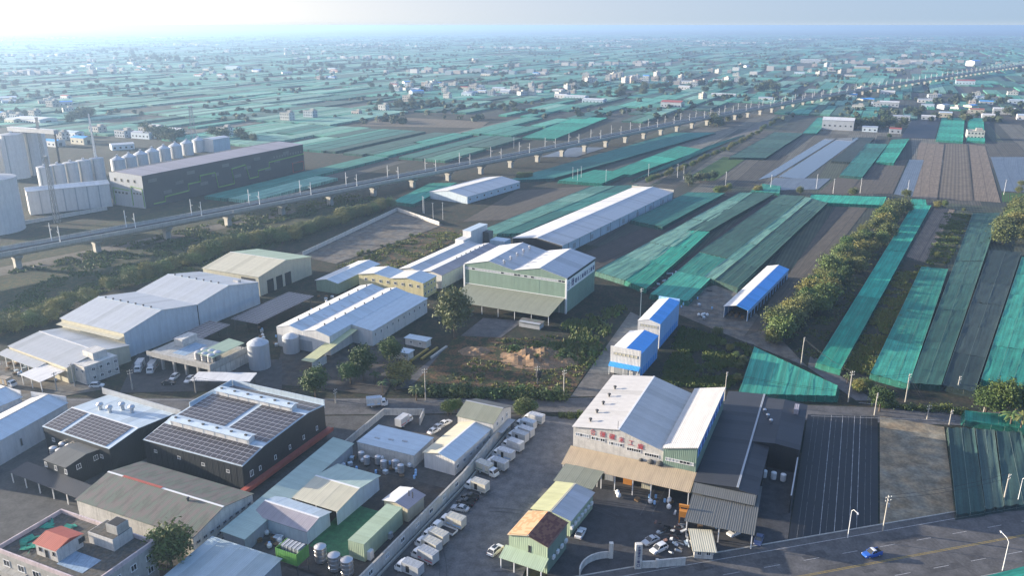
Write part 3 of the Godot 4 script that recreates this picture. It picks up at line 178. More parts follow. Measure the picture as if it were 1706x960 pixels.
const SILO_ROW = [Vector2(-333.2, -571.6), Vector2(-328.8, -580.9), Vector2(-324.3, -590.5), Vector2(-319.7, -600.3), Vector2(-314.9, -610.5)]
const SILO_ROW2 = [Vector2(-321.2, -655.8), Vector2(-318.3, -670.2), Vector2(-315.3, -685.2), Vector2(-312.2, -700.8), Vector2(-308.9, -717.2), Vector2(-305.5, -734.3), Vector2(-301.9, -752.1), Vector2(-298.2, -770.8)]
const SILO_TALL = [Vector2(-390.6, -634.0), Vector2(-383.0, -650.2)]
const BIGTANK = [Vector2(-303.2, -461.2)]
const REGION = [Vector2(-120.5, -98.0), Vector2(-876.4, -948.4), Vector2(-600.2, -931.6), Vector2(-533.1, -910.1), Vector2(-310.4, -823.9), Vector2(-213.6, -815.3), Vector2(-154.9, -608.5), Vector2(-80.5, -704.1), Vector2(4.3, -832.7), Vector2(175.0, -1048.9), Vector2(381.3, -1316.3), Vector2(390.0, -1115.0), Vector2(457.4, -1099.7), Vector2(856.0, -1115.0), Vector2(139.2, -98.0)]
const FENCES = [Vector2(-109.4, -405.5), Vector2(-74.5, -512.7), Vector2(-74.5, -512.7), Vector2(-43.8, -473.1), Vector2(-315.6, -449.8), Vector2(-264.4, -516.2)]
const YARDWALL = [Vector2(-49.8, -198.7), Vector2(-39.6, -224.8), Vector2(-27.2, -224.8), Vector2(-27.8, -218.1)]
const EDGES = [[Vector2(-174.5, -234.9), Vector2(-49.0, -235.3)], [Vector2(-28.3, -234.0), Vector2(28.6, -236.6)], [Vector2(92.2, -224.0), Vector2(135.1, -220.8)], [Vector2(110.8, -233.2), Vector2(139.5, -225.6)]]
const TANKS = [Vector2(-42.8, -152.8), Vector2(-39.1, -149.8), Vector2(-36.0, -148.2)]
const CONC = [Vector2(-133.2, -270.3), Vector2(-92.7, -247.6), Vector2(-98.5, -279.5)]
const GATE = [Vector2(27.9, -150.7), Vector2(35.5, -151.1), Vector2(37.5, -153.4)]
const GATE2 = [Vector2(11.0, -150.7), Vector2(15.8, -152.4), Vector2(17.1, -155.6)]
const LONGWALL = [Vector2(-32.5, -143.3), Vector2(-12.8, -185.7), Vector2(-1.4, -215.9)]
const MISC = [Vector2(-88.9, -261.7), Vector2(-326.0, -832.7), Vector2(-381.1, -737.8), Vector2(8.9, -247.6), Vector2(110.3, -240.7), Vector2(-175.3, -262.7), Vector2(-35.4, -282.4), Vector2(-39.7, -270.3), Vector2(7.7, -301.5), Vector2(66.1, -330.8), Vector2(75.8, -362.8), Vector2(85.8, -356.3), Vector2(-0.9, -153.4), Vector2(3.2, -149.2), Vector2(-28.6, -225.6), Vector2(-40.9, -233.2), Vector2(41.3, -167.4)]
const GOODS = [
	["in the walled workshop yard", 26, -47.4, -190.4, -24.4, -187.4, -25.4, -196.7, -45.7, -198.3],
	["beside the beige warehouse", 18, -177.5, -257.5, -160.4, -247.6, -156.1, -258.5, -180.6, -268.1],
	["between cream warehouse and white factory", 26, -89.4, -319.3, -75.6, -308.4, -68.3, -343.1, -86.9, -353.6],
	["behind the concrete deck", 16, -98.1, -285.5, -86.8, -273.7, -89.5, -291.7, -103.0, -301.5],
	["under the carport by the mill gate", 14, 45.0, -166.0, 55.6, -162.4, 57.3, -166.0, 46.9, -170.9],
	["beside the grey open shed", 14, -60.0, -160.1, -52.5, -155.6, -52.3, -160.1, -58.9, -163.6],
	["at the mouth of the mill canopy", 12, 24.1, -178.9, 40.0, -173.5, 40.7, -177.5, 24.6, -183.1],
	["in the yard of the blue twin sheds", 14, 70.1, -319.3, 79.4, -304.9, 87.1, -326.9, 77.5, -343.1],
]
const WEEDS = [
	["rough grass on the meadow below the viaduct", 7000, 0.3, 0.9, -219.6, -301.5, -155.1, -380.5, -83.7, -516.2, -222.8, -391.0],
	["weeds over the waste ground before the green hall", 700, 0.3, 0.9, -30.2, -240.7, 19.0, -238.4, 34.5, -282.4, -0.7, -291.7],
	["leafy weeds along the waste ground edge", 900, 0.6, 1.6, -0.7, -268.1, 28.1, -262.7, 48.3, -326.9, 26.5, -311.9],
	["weeds on the dark plot beside the blue sheds", 3500, 0.4, 1.2, 50.0, -247.6, 74.0, -242.0, 89.7, -279.5, 67.8, -301.5],
	["weeds on the strip between the long nets", 2600, 0.4, 1.2, 115.7, -258.5, 123.3, -254.5, 205.7, -384.6, 196.7, -391.0],
	["dry grass beside the tree belt", 1500, 0.3, 0.8, 104.1, -276.5, 109.1, -268.1, 221.5, -452.6, 201.8, -438.9],
	["grass on the plot before the dark green net", 1800, 0.3, 0.9, 207.8, -388.8, 215.7, -383.6, 292.9, -502.2, 277.9, -507.4],
	["weeds on the empty walled lot", 1400, 0.3, 1.0, -87.7, -384.6, -57.2, -380.5, -22.2, -459.7, -53.2, -452.6],
	["scrubby verge below the viaduct piers", 3000, 0.4, 1.2, -258.1, -360.9, -181.8, -425.9, -89.5, -554.7, -126.6, -571.6],
]
var M = {}
var T = {}
var used = {}
var cache = {}
var rng = RandomNumberGenerator.new()

class MB:
	var v = PackedVector3Array()
	var n = PackedVector3Array()
	var uv = PackedVector2Array()
	var c = PackedColorArray()
	var ix = PackedInt32Array()
	var col = Color.WHITE
	func put(p, nn, t):
		v.append(p); n.append(nn); uv.append(t); c.append(col)
	func quad(a: Vector3, b: Vector3, cc: Vector3, d: Vector3, uo = Vector2.ZERO):
		var nn: Vector3 = (cc - a).cross(b - a).normalized()
		var i0 = v.size()
		var lu = a.distance_to(b); var lv = a.distance_to(d)
		put(a, nn, uo); put(b, nn, uo + Vector2(lu, 0)); put(cc, nn, uo + Vector2(lu, lv)); put(d, nn, uo + Vector2(0, lv))
		ix.append_array([i0, i0 + 1, i0 + 2, i0, i0 + 2, i0 + 3])
	func tri(a: Vector3, b: Vector3, cc: Vector3):
		var nn: Vector3 = (cc - a).cross(b - a).normalized()
		var i0 = v.size()
		var e: Vector3 = (b - a).normalized()
		var g: Vector3 = e.cross(nn)
		for p in [a, b, cc]: put(p, nn, Vector2((p - a).dot(e), (p - a).dot(g)))
		ix.append_array([i0, i0 + 1, i0 + 2])
	func box(ctr: Vector3, s: Vector3, bs = Basis()):
		var h = s * 0.5
		var p = []
		for k in 8: p.append(ctr + bs * Vector3(h.x * (1 if k & 1 else -1), h.y * (1 if k & 2 else -1), h.z * (1 if k & 4 else -1)))
		quad(p[6], p[7], p[5], p[4]); quad(p[3], p[2], p[0], p[1])
		quad(p[7], p[3], p[1], p[5]); quad(p[2], p[6], p[4], p[0])
		quad(p[2], p[3], p[7], p[6]); quad(p[4], p[5], p[1], p[0])
	func bar(a: Vector3, b: Vector3, w: float, h: float):
		var d: Vector3 = b - a
		if d.length() < 0.001: return
		var zz = d.normalized()
		var up = Vector3.UP if absf(zz.y) < 0.95 else Vector3.RIGHT
		var xx = up.cross(zz).normalized()
		box((a + b) * 0.5, Vector3(w, h, d.length()), Basis(xx, zz.cross(xx), zz))
	func tube(a: Vector3, b: Vector3, r0: float, r1: float, sg = 8, caps = true):
		var zz: Vector3 = (b - a).normalized()
		var up = Vector3.UP if absf(zz.y) < 0.95 else Vector3.RIGHT
		var xx = up.cross(zz).normalized(); var yy = zz.cross(xx)
		var i0 = v.size()
		var ln = a.distance_to(b)
		for k in sg + 1:
			var an = TAU * k / sg
			var d: Vector3 = xx * cos(an) + yy * sin(an)
			put(a + d * r0, d, Vector2(an * r0, ln)); put(b + d * r1, d, Vector2(an * r0, 0))
		for k in sg:
			var j = i0 + k * 2
			ix.append_array([j, j + 1, j + 3, j, j + 3, j + 2])
		if caps:
			for e in [[b, r1, zz], [a, r0, -zz]]:
				if e[1] < 0.01: continue
				var ci = v.size()
				put(e[0], e[2], Vector2.ZERO)
				for k in sg + 1:
					var an = TAU * k / sg
					put(e[0] + (xx * cos(an) + yy * sin(an)) * e[1], e[2], Vector2(cos(an), sin(an)) * e[1])
				for k in sg:
					if e[2] == zz: ix.append_array([ci, ci + 2 + k, ci + 1 + k])
					else: ix.append_array([ci, ci + 1 + k, ci + 2 + k])
	func lathe(prof: Array, sg = 16, at = Vector3.ZERO):
		for k in prof.size() - 1:
			var i0 = v.size()
			var p0: Vector2 = prof[k]; var p1: Vector2 = prof[k + 1]
			var t = Vector2(p1.y - p0.y, -(p1.x - p0.x)).normalized()
			for j in sg + 1:
				var an = TAU * j / sg
				var cs = cos(an); var sn = sin(an)
				var nn = Vector3(cs * t.x, t.y, sn * t.x)
				put(at + Vector3(cs * p0.x, p0.y, sn * p0.x), nn, Vector2(an * maxf(p0.x, p1.x), p0.y))
				put(at + Vector3(cs * p1.x, p1.y, sn * p1.x), nn, Vector2(an * maxf(p0.x, p1.x), p1.y))
			for j in sg:
				var q = i0 + j * 2
				ix.append_array([q, q + 3, q + 1, q, q + 2, q + 3])
	func loft(secs: Array, closed = true):
		# sections: arrays of points of one size, each a ring; flat normals
		for k in secs.size() - 1:
			var s0 = secs[k]; var s1 = secs[k + 1]
			for j in s0.size():
				var j2 = (j + 1) % s0.size()
				quad(s0[j], s1[j], s1[j2], s0[j2])
		if closed:
			for e in [secs[0], secs[-1]]:
				for j in range(1, e.size() - 1): tri(e[0], e[j], e[j + 1])
	func mesh() -> ArrayMesh:
		var a = []
		a.resize(Mesh.ARRAY_MAX)
		a[Mesh.ARRAY_VERTEX] = v; a[Mesh.ARRAY_NORMAL] = n; a[Mesh.ARRAY_TEX_UV] = uv; a[Mesh.ARRAY_COLOR] = c; a[Mesh.ARRAY_INDEX] = ix
		var m = ArrayMesh.new()
		m.add_surface_from_arrays(Mesh.PRIMITIVE_TRIANGLES, a)
		return m

func numbered(nm: String) -> String:
	if not used.has(nm):
		used[nm] = 0
		return nm
	used[nm] += 1
	return "%s_%03d" % [nm, used[nm]]

func tag(o, label: String, cat = "", group = "", kind = ""):
	if label != "": o.set_meta("label", label)
	if cat != "": o.set_meta("category", cat)
	if group != "": o.set_meta("group", group)
	if kind != "": o.set_meta("kind", kind)
	return o

func node(nm: String, at: Vector3, yaw = 0.0):
	var o = Node3D.new()
	o.name = numbered(nm)
	add_child(o)
	o.position = at
	o.rotation.y = yaw
	return o

# one named mesh; without a parent it is top level
func add(nm: String, mesh, m, parent = null, at = Vector3.ZERO):
	var o = MeshInstance3D.new()
	o.mesh = mesh.mesh() if mesh is MB else mesh
	o.material_override = M[m] if m is String else m
	if parent == null:
		o.name = numbered(nm); add_child(o)
	else:
		o.name = nm; parent.add_child(o, true)
	o.position = at
	return o

func boxm(s: Vector3):
	var k = "box%.2f,%.2f,%.2f" % [s.x, s.y, s.z]
	if not cache.has(k):
		var b = MB.new(); b.box(Vector3.ZERO, s); cache[k] = b.mesh()
	return cache[k]

func pbox(parent, nm: String, m, ctr: Vector3, s: Vector3, yaw = 0.0):
	var o = add(nm, boxm(s), m, parent, ctr)
	if yaw != 0.0: o.rotation.y = yaw
	return o

func lin(r, g, b) -> Color:
	return Color(r, g, b).linear_to_srgb()

func mat(key: String, c: Color, rough = 0.8, tex = "", uvs = Vector3.ONE, tri = false, metal = 0.0, nrm = "", nstr = 1.0):
	var m = StandardMaterial3D.new()
	m.albedo_color = c; m.roughness = rough; m.metallic = metal
	if tex != "": m.albedo_texture = T[tex]
	if nrm != "":
		m.normal_enabled = true; m.normal_texture = T[nrm]; m.normal_scale = nstr
	m.uv1_scale = uvs
	if tri:
		m.uv1_triplanar = true; m.uv1_world_triplanar = true
	M[key] = m
	return m

func noise_img(sz: int, freq: float, oct: int, sd: int, seamless = true) -> Image:
	var f = FastNoiseLite.new()
	f.noise_type = FastNoiseLite.TYPE_SIMPLEX; f.seed = sd; f.frequency = freq; f.fractal_octaves = oct
	return f.get_seamless_image(sz, sz) if seamless else f.get_image(sz, sz)

func gray_tex(key: String, sz: int, fn: Callable):
	var im = Image.create(sz, sz, false, Image.FORMAT_RGB8)
	for y in sz:
		for x in sz:
			im.set_pixel(x, y, fn.call(x, y))
	T[key] = ImageTexture.create_from_image(im)
	return im

func make_textures():
	var a = noise_img(256, 0.02, 5, 3); var b = noise_img(256, 0.012, 3, 9); var d = noise_img(256, 0.09, 3, 21)
	var g = func(im: Image, x: int, y: int) -> float: return im.get_pixel(posmod(x, 256), posmod(y, 256)).r
	# earth-like blotches with grain: value only
	gray_tex("earth", 256, func(x, y):
		var t = 0.72 + 0.22 * (g.call(a, x, y) - 0.5) + 0.18 * (g.call(d, x, y) - 0.5) + 0.18 * (g.call(b, x, y) - 0.5)
		var w = g.call(b, x + 90, y + 40)
		return Color(t * (0.96 + 0.12 * w), t, t * (1.04 - 0.14 * w)))
	# wild ground: grass patches in soil
	gray_tex("wild", 256, func(x, y):
		var k = smoothstep(0.38, 0.62, g.call(a, x, y) * 0.7 + g.call(d, x, y) * 0.3)
		var t = 0.65 + 0.6 * (g.call(d, x + 31, y + 7) - 0.5)
		return Color(lerpf(0.95, 0.50, k) * t, lerpf(0.82, 0.66, k) * t, lerpf(0.62, 0.34, k) * t))
	# paving: pale with cracks of dirt and tyre stains
	gray_tex("pave", 256, func(x, y):
		var t = 0.80 + 0.16 * (g.call(b, x, y) - 0.5) + 0.16 * (g.call(d, x, y) - 0.5) + 0.14 * (g.call(a, x, y) - 0.5)
		return Color(t, t, t * 1.01))
	# ribbed metal sheet, 256 px = 8 m across and 16 m down: sheet tone steps and run-off streaks
	var tone = []
	var r2 = RandomNumberGenerator.new(); r2.seed = 5
	for k in 8: tone.append(r2.randf_range(0.97, 1.0))
	gray_tex("sheet", 256, func(x, y):
		var rib = 1.0 - (0.09 if (x % 13) < 2 else 0.0)
		var st = 1.0 - 0.08 * clampf(g.call(a, x * 3, int(y / 5.0)) - 0.45, 0, 1) - 0.05 * g.call(b, x, y)
		var t = tone[int(x / 32.0)] * rib * st
		return Color(t, t, t * 0.995))
	# worn painted sheet: rust and bare patches
	gray_tex("rusty", 256, func(x, y):
		var k = smoothstep(0.30, 0.72, g.call(a, x, int(y / 3.0)) * 0.5 + g.call(b, x + 50, y) * 0.5)
		var k2 = smoothstep(0.45, 0.75, g.call(b, x, int(y / 2.0)) * 0.7 + g.call(d, x, y) * 0.3)
		var rib = 1.0 - (0.14 if (x % 13) < 2 else 0.0)
		var cc = Color(0.55, 0.61, 0.56).lerp(Color(0.64, 0.58, 0.58), k).lerp(Color(0.46, 0.44, 0.41), k2 * 0.5)
		return cc * rib)
	var hm = Image.create(256, 256, false, Image.FORMAT_RGB8)
	for y in 256:
		for x in 256:
			var h = 0.5 + 0.5 * clampf(sin(TAU * x / 16.0) * 1.6, -1, 1)
			hm.set_pixel(x, y, Color(h, h, h))
	hm.bump_map_to_normal_map(3.0)
	T["ribs"] = ImageTexture.create_from_image(hm)
	# knitted shade net: seams every strip, long creases, sun bleaching in bands
	gray_tex("net", 256, func(x, y):
		var seam = 0.80 if (x % 32) < 1 else (1.10 if (x % 32) < 2 else 1.0)
		var cross = 0.90 if (y % 43) < 1 else 1.0
		var t = 0.84 * seam * cross + 0.26 * (g.call(a, x * 4, int(y / 8.0)) - 0.5) + 0.12 * (g.call(b, x, y) - 0.5) + 0.14 * (g.call(d, x, y) - 0.5)
		return Color(t, t, t))
	# field furrows along v
	gray_tex("furrow", 256, func(x, y):
		var fr = 0.5 + 0.5 * sin(TAU * (x + 3.0 * (g.call(d, x, y) - 0.5)) / 16.0)
		var t = 0.62 + 0.20 * fr + 0.12 * (g.call(a, x, int(y / 4.0)) - 0.5) + 0.10 * (g.call(b, x, y) - 0.5) + 0.12 * (g.call(d, x, y) - 0.5)
		if (x % 128) < 5: t *= 0.62
		return Color(t, t * 0.98, t * 0.96))
	# crop rows: green lines with soil between
	gray_tex("crop", 256, func(x, y):
		var k = smoothstep(0.35, 0.6, 0.5 + 0.4 * sin(TAU * x / 21.333) + 0.5 * (g.call(a, x, y) - 0.5))
		var t = 0.8 + 0.5 * (g.call(d, x, y) - 0.5)
		return Color(lerpf(0.60, 0.34, k) * t, lerpf(0.58, 0.78, k) * t, lerpf(0.46, 0.26, k) * t))
	# plaster and concrete: rain streaks, patches
	gray_tex("plaster", 256, func(x, y):
		var st = 1.0 - 0.30 * clampf(g.call(a, x * 2, int(y / 6.0)) - 0.5, 0, 1) - 0.12 * (g.call(b, x, y))
		var t = st + 0.12 * (g.call(d, x, y) - 0.5)
		return Color(t, t * 0.995, t * 0.98))

func net_mat(key, c): 
	var m = mat(key, c, 0.75, "net", Vector3(1.0 / 19.0, 1.0 / 61.0, 1))
	m.backlight_enabled = true
	m.backlight = Color(c.r, c.g, c.b) * 0.5
	var s = m.duplicate()
	s.transparency = BaseMaterial3D.TRANSPARENCY_ALPHA; s.albedo_color.a = 0.5
	M[key + "_side"] = s
	for k in 2:
		var v = m.duplicate(); var d = c.srgb_to_linear(); var f = [0.80, 1.22][k]; v.albedo_color = lin(d.r * f * [0.9, 1.3][k], d.g * f, d.b * f); M[key + "_%d" % (k + 1)] = v
	return m

func sheet(key, c: Color, rough = 0.5, metal = 0.0, sc = 1.0):
	for k in 2:
		var f = [0.93, 0.84][k]
		var d = c.srgb_to_linear()
		mat(key + "_%d" % (k + 1), lin(d.r * f, d.g * f, d.b * f * 0.99), rough + 0.06, "sheet", Vector3(sc / 8.0, sc / 16.0, 1), false, metal, "ribs", 0.35)
	return mat(key, c, rough, "sheet", Vector3(sc / 8.0, sc / 16.0, 1), false, metal, "ribs", 0.35)

func make_materials():
	make_textures()
	mat("pave", lin(0.115, 0.112, 0.105), 0.9, "pave", Vector3.ONE / 27.0, true)
	mat("meadow", lin(0.115, 0.14, 0.05), 0.95, "wild", Vector3.ONE / 25.0, true)
	mat("lane", lin(0.20, 0.185, 0.16), 0.9, "pave", Vector3.ONE / 15.0, true)
	mat("ground", lin(0.075, 0.082, 0.058), 0.95, "wild", Vector3.ONE / 41.0, true)
	mat("road", lin(0.155, 0.15, 0.145), 0.9, "pave", Vector3.ONE / 23.0, true)
	mat("yard", lin(0.19, 0.19, 0.19), 0.9, "pave", Vector3.ONE / 19.0, true)
	mat("yardd", lin(0.075, 0.075, 0.078), 0.9, "pave", Vector3.ONE / 17.0, true)
	mat("lot", lin(0.24, 0.225, 0.20), 0.95, "earth", Vector3.ONE / 29.0, true)
	mat("lotd", lin(0.10, 0.09, 0.085), 0.95, "earth", Vector3.ONE / 21.0, true)
	mat("dirt", lin(0.45, 0.39, 0.28), 0.95, "earth", Vector3.ONE / 31.0, true)
	mat("scrub", lin(0.27, 0.20, 0.135), 0.95, "wild", Vector3.ONE / 33.0, true)
	mat("grassd", lin(0.045, 0.052, 0.035), 0.95, "wild", Vector3.ONE / 19.0, true)
	mat("grass", lin(0.17, 0.19, 0.075), 0.95, "wild", Vector3.ONE / 17.0, true)
	var fs = Vector3(1.0 / 16.0, 1.0 / 40.0, 1)
	mat("soil", lin(0.165, 0.145, 0.115), 0.95, "furrow", fs)
	mat("soild", lin(0.075, 0.068, 0.065), 0.95, "furrow", fs)
	mat("soilk", lin(0.010, 0.011, 0.015), 0.55, "earth", Vector3.ONE / 9.0, true)
	mat("soilp", lin(0.36, 0.29, 0.22), 0.95, "furrow", fs)
	mat("soilr", lin(0.26, 0.22, 0.165), 0.95, "furrow", Vector3(1.0 / 40.0, 1.0 / 40.0, 1))
	mat("soilb", lin(0.25, 0.20, 0.13), 0.95, "furrow", fs)
	mat("soilg", lin(0.11, 0.105, 0.07), 0.95, "wild", Vector3.ONE / 13.0, true)
	mat("green", lin(0.19, 0.28, 0.09), 0.95, "crop", Vector3(1.0 / 18.0, 1.0 / 30.0, 1))
	mat("film", lin(0.22, 0.26, 0.30), 0.35, "furrow", Vector3(1.0 / 24.0, 1.0 / 60.0, 1))
	mat("water", lin(0.08, 0.10, 0.12), 0.04)
	net_mat("nb", lin(0.018, 0.42, 0.275)); net_mat("nt", lin(0.032, 0.35, 0.245)); net_mat("ns", lin(0.018, 0.21, 0.165))
	net_mat("nd", lin(0.032, 0.13, 0.095)); net_mat("nk", lin(0.022, 0.055, 0.05)); net_mat("np", lin(0.13, 0.36, 0.27)); net_mat("nu", lin(0.045, 0.11, 0.095))
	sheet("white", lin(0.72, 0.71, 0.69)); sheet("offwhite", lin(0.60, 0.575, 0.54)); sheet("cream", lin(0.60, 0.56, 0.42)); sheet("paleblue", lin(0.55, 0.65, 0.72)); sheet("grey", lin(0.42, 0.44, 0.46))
	sheet("galv", lin(0.52, 0.55, 0.58), 0.42, 0.25); sheet("greenwall", lin(0.21, 0.30, 0.235)); sheet("tan", lin(0.52, 0.40, 0.26), 0.7); sheet("olive", lin(0.27, 0.28, 0.21), 0.7)
	sheet("lime", lin(0.55, 0.55, 0.30)); sheet("palegreen", lin(0.42, 0.52, 0.36)); sheet("dark", lin(0.024, 0.027, 0.031), 0.5); sheet("darkroof", lin(0.038, 0.042, 0.052), 0.6)
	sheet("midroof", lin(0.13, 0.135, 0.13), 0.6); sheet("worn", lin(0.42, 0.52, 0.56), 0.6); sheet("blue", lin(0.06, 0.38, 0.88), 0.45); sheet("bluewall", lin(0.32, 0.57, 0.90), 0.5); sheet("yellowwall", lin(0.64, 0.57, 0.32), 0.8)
	sheet("redroof", lin(0.42, 0.09, 0.06), 0.6); sheet("purplegrey", lin(0.36, 0.33, 0.36), 0.6); sheet("mintroof", lin(0.42, 0.53, 0.47), 0.6); sheet("green", lin(0.42, 0.53, 0.47), 0.6) if false else null
	sheet("brownroof", lin(0.20, 0.11, 0.085), 0.7); sheet("greencanopy", lin(0.10, 0.30, 0.055), 0.6)
	mat("rusty", lin(0.46, 0.46, 0.43), 0.8, "rusty", Vector3(1.0 / 9.0, 1.0 / 15.0, 1), false, 0.0, "ribs", 0.3)
	mat("rusty2", lin(0.56, 0.66, 0.72), 0.7, "rusty", Vector3(1.0 / 11.0, 1.0 / 19.0, 1), false, 0.0, "ribs", 0.3)
	mat("plaster", lin(0.66, 0.64, 0.60), 0.9, "plaster", Vector3.ONE / 9.0, true)
	mat("concrete", lin(0.46, 0.45, 0.42), 0.9, "plaster", Vector3.ONE / 7.0, true)
	mat("dirtyconc", lin(0.17, 0.165, 0.15), 0.95, "earth", Vector3.ONE / 6.0, true)
	mat("pink", lin(0.66, 0.55, 0.56), 0.9, "plaster", Vector3.ONE / 8.0, true)
	mat("bluepaint", lin(0.30, 0.42, 0.55), 0.8, "plaster", Vector3.ONE / 5.0, true)
	mat("greenpaint", lin(0.045, 0.21, 0.075), 0.6, "pave", Vector3.ONE / 11.0, true)
	mat("trim", lin(0.74, 0.74, 0.72), 0.6); mat("trimgreen", lin(0.16, 0.30, 0.06), 0.6); mat("black", lin(0.014, 0.015, 0.017), 0.6); mat("steel", lin(0.55, 0.55, 0.55), 0.35, "", Vector3.ONE, false, 0.85)
	mat("pole", lin(0.38, 0.36, 0.32), 0.9); mat("rubber", lin(0.012, 0.012, 0.012), 0.9); mat("darkmetal", lin(0.06, 0.06, 0.06), 0.6); mat("red", lin(0.50, 0.07, 0.08), 0.7); mat("ink", lin(0.06, 0.06, 0.16), 0.7)
	mat("inkblue", lin(0.05, 0.07, 0.30), 0.7); mat("orange", lin(0.55, 0.22, 0.03), 0.7); mat("wood", lin(0.40, 0.26, 0.14), 0.9, "earth", Vector3.ONE / 3.0, true); mat("rockdirt", lin(0.42, 0.28, 0.17), 0.95, "earth", Vector3.ONE / 5.0, true)
	mat("line", lin(0.62, 0.62, 0.60), 0.8, "pave", Vector3.ONE / 3.0, true); mat("yline", lin(0.50, 0.36, 0.08), 0.8, "pave", Vector3.ONE / 3.0, true)
	var gl = mat("glass", lin(0.025, 0.03, 0.035), 0.12); gl.metallic_specular = 0.6
	mat("lens", lin(0.8, 0.8, 0.8), 0.2); mat("taillight", lin(0.35, 0.01, 0.01), 0.3)
	mat("solar", lin(0.05, 0.046, 0.052), 0.32); mat("solarframe", lin(0.44, 0.44, 0.46), 0.5)
	for p in [["pwhite", 0.72, 0.72, 0.70], ["psilver", 0.45, 0.46, 0.47], ["pblack", 0.012, 0.013, 0.015], ["pblue", 0.02, 0.10, 0.42], ["pdarkblue", 0.03, 0.05, 0.14]]:
		var pm = mat(p[0], lin(p[1], p[2], p[3]), 0.35); pm.clearcoat_enabled = true; pm.clearcoat = 0.6; pm.clearcoat_roughness = 0.1
	mat("cargo", lin(0.60, 0.61, 0.62), 0.45, "plaster", Vector3.ONE / 3.0, true); mat("cargo_grey", lin(0.42, 0.45, 0.48), 0.45, "plaster", Vector3.ONE / 3.0, true); mat("cargo_cream", lin(0.58, 0.56, 0.48), 0.5, "plaster", Vector3.ONE / 3.0, true); mat("cargo_blue", lin(0.46, 0.54, 0.62), 0.45, "plaster", Vector3.ONE / 3.0, true)
	for p in [["leaf_r", 0.06, 0.105, 0.022], ["leaf_b", 0.15, 0.165, 0.05], ["leaf_p", 0.10, 0.13, 0.04], ["leaf_s", 0.085, 0.12, 0.03], ["leaf_f", 0.12, 0.14, 0.055], ["leaf_v", 0.07, 0.095, 0.045]]:
		var lm = mat(p[0], lin(p[1], p[2], p[3]), 0.7); lm.vertex_color_use_as_albedo = true
		lm.backlight_enabled = true; lm.backlight = Color(0.35, 0.38, 0.2)
		for v in [["_1", 0.75, 1.0, 0.9], ["_2", 1.3, 1.12, 0.95], ["_3", 0.7, 0.78, 0.75]]:
			var lv = lm.duplicate(); lv.albedo_color = lin(p[1] * v[1], p[2] * v[2], p[3] * v[3]); M[p[0] + v[0]] = lv
	mat("patch", lin(0.11, 0.107, 0.105), 0.9, "pave", Vector3.ONE / 7.0, true)
	mat("cable", lin(0.16, 0.22, 0.19), 0.8)
	mat("tyremark", lin(0.13, 0.13, 0.135), 0.9, "pave", Vector3.ONE / 2.0, true)
	mat("bark", lin(0.12, 0.09, 0.065), 0.95)
	var vm = mat("parcel", Color.WHITE, 0.9, "furrow", Vector3(1.0 / 30.0, 1.0 / 70.0, 1)); vm.vertex_color_use_as_albedo = true
	for k in 5: mat("hw%d" % k, [lin(0.66, 0.64, 0.60), lin(0.52, 0.49, 0.45), lin(0.60, 0.50, 0.46), lin(0.50, 0.55, 0.60), lin(0.72, 0.70, 0.66)][k], 0.9, "plaster", Vector3.ONE / 9.0, true)
func gable(sz: float, h: float, rise: float, n = 1, valley = 0.0) -> Array:
	var p = [Vector2(-sz / 2, h)]
	for k in n:
		p.append(Vector2(-sz / 2 + sz * (k + 0.5) / n, h + rise))
		p.append(Vector2(-sz / 2 + sz * (k + 1.0) / n, h + (valley if k < n - 1 else 0.0)))
	return p

func pt(axis: String, s: float, y: float, t: float) -> Vector3:
	return Vector3(s, y, t) if axis == "z" else Vector3(t, y, -s)

# a building from a roof profile run along one axis; local +z is its front, its size and place come from B
func shed(nm: String, key, o: Dictionary, label: String, cat = "building", grp = ""):
	var k = B[key] if key is String else key
	var root = node(nm, Vector3(k[0], o.get("y", 0.0), k[1]), k[2])
	tag(root, label, cat, grp)
	var ax: String = o.get("axis", "z")
	var across: float = k[3] if ax == "z" else k[4]
	var run: float = k[4] if ax == "z" else k[3]
	var prof: Array = o.get("prof", [])
	if prof.is_empty(): prof = gable(across, k[5], o.get("rise", 1.5), o.get("n", 1), o.get("valley", 0.3))
	walls(root, prof, run, ax, o.get("wall", "white"), o.get("open", []), o.get("wmats", {}), o.get("base", 0.0))
	roofs(root, prof, run, ax, o.get("roof", "white"), o.get("over", 0.4), o.get("th", 0.14), o.get("cap", "trim"), o.get("rmats", {}))
	return {"o": root, "w": k[3], "l": k[4], "h": k[5]}

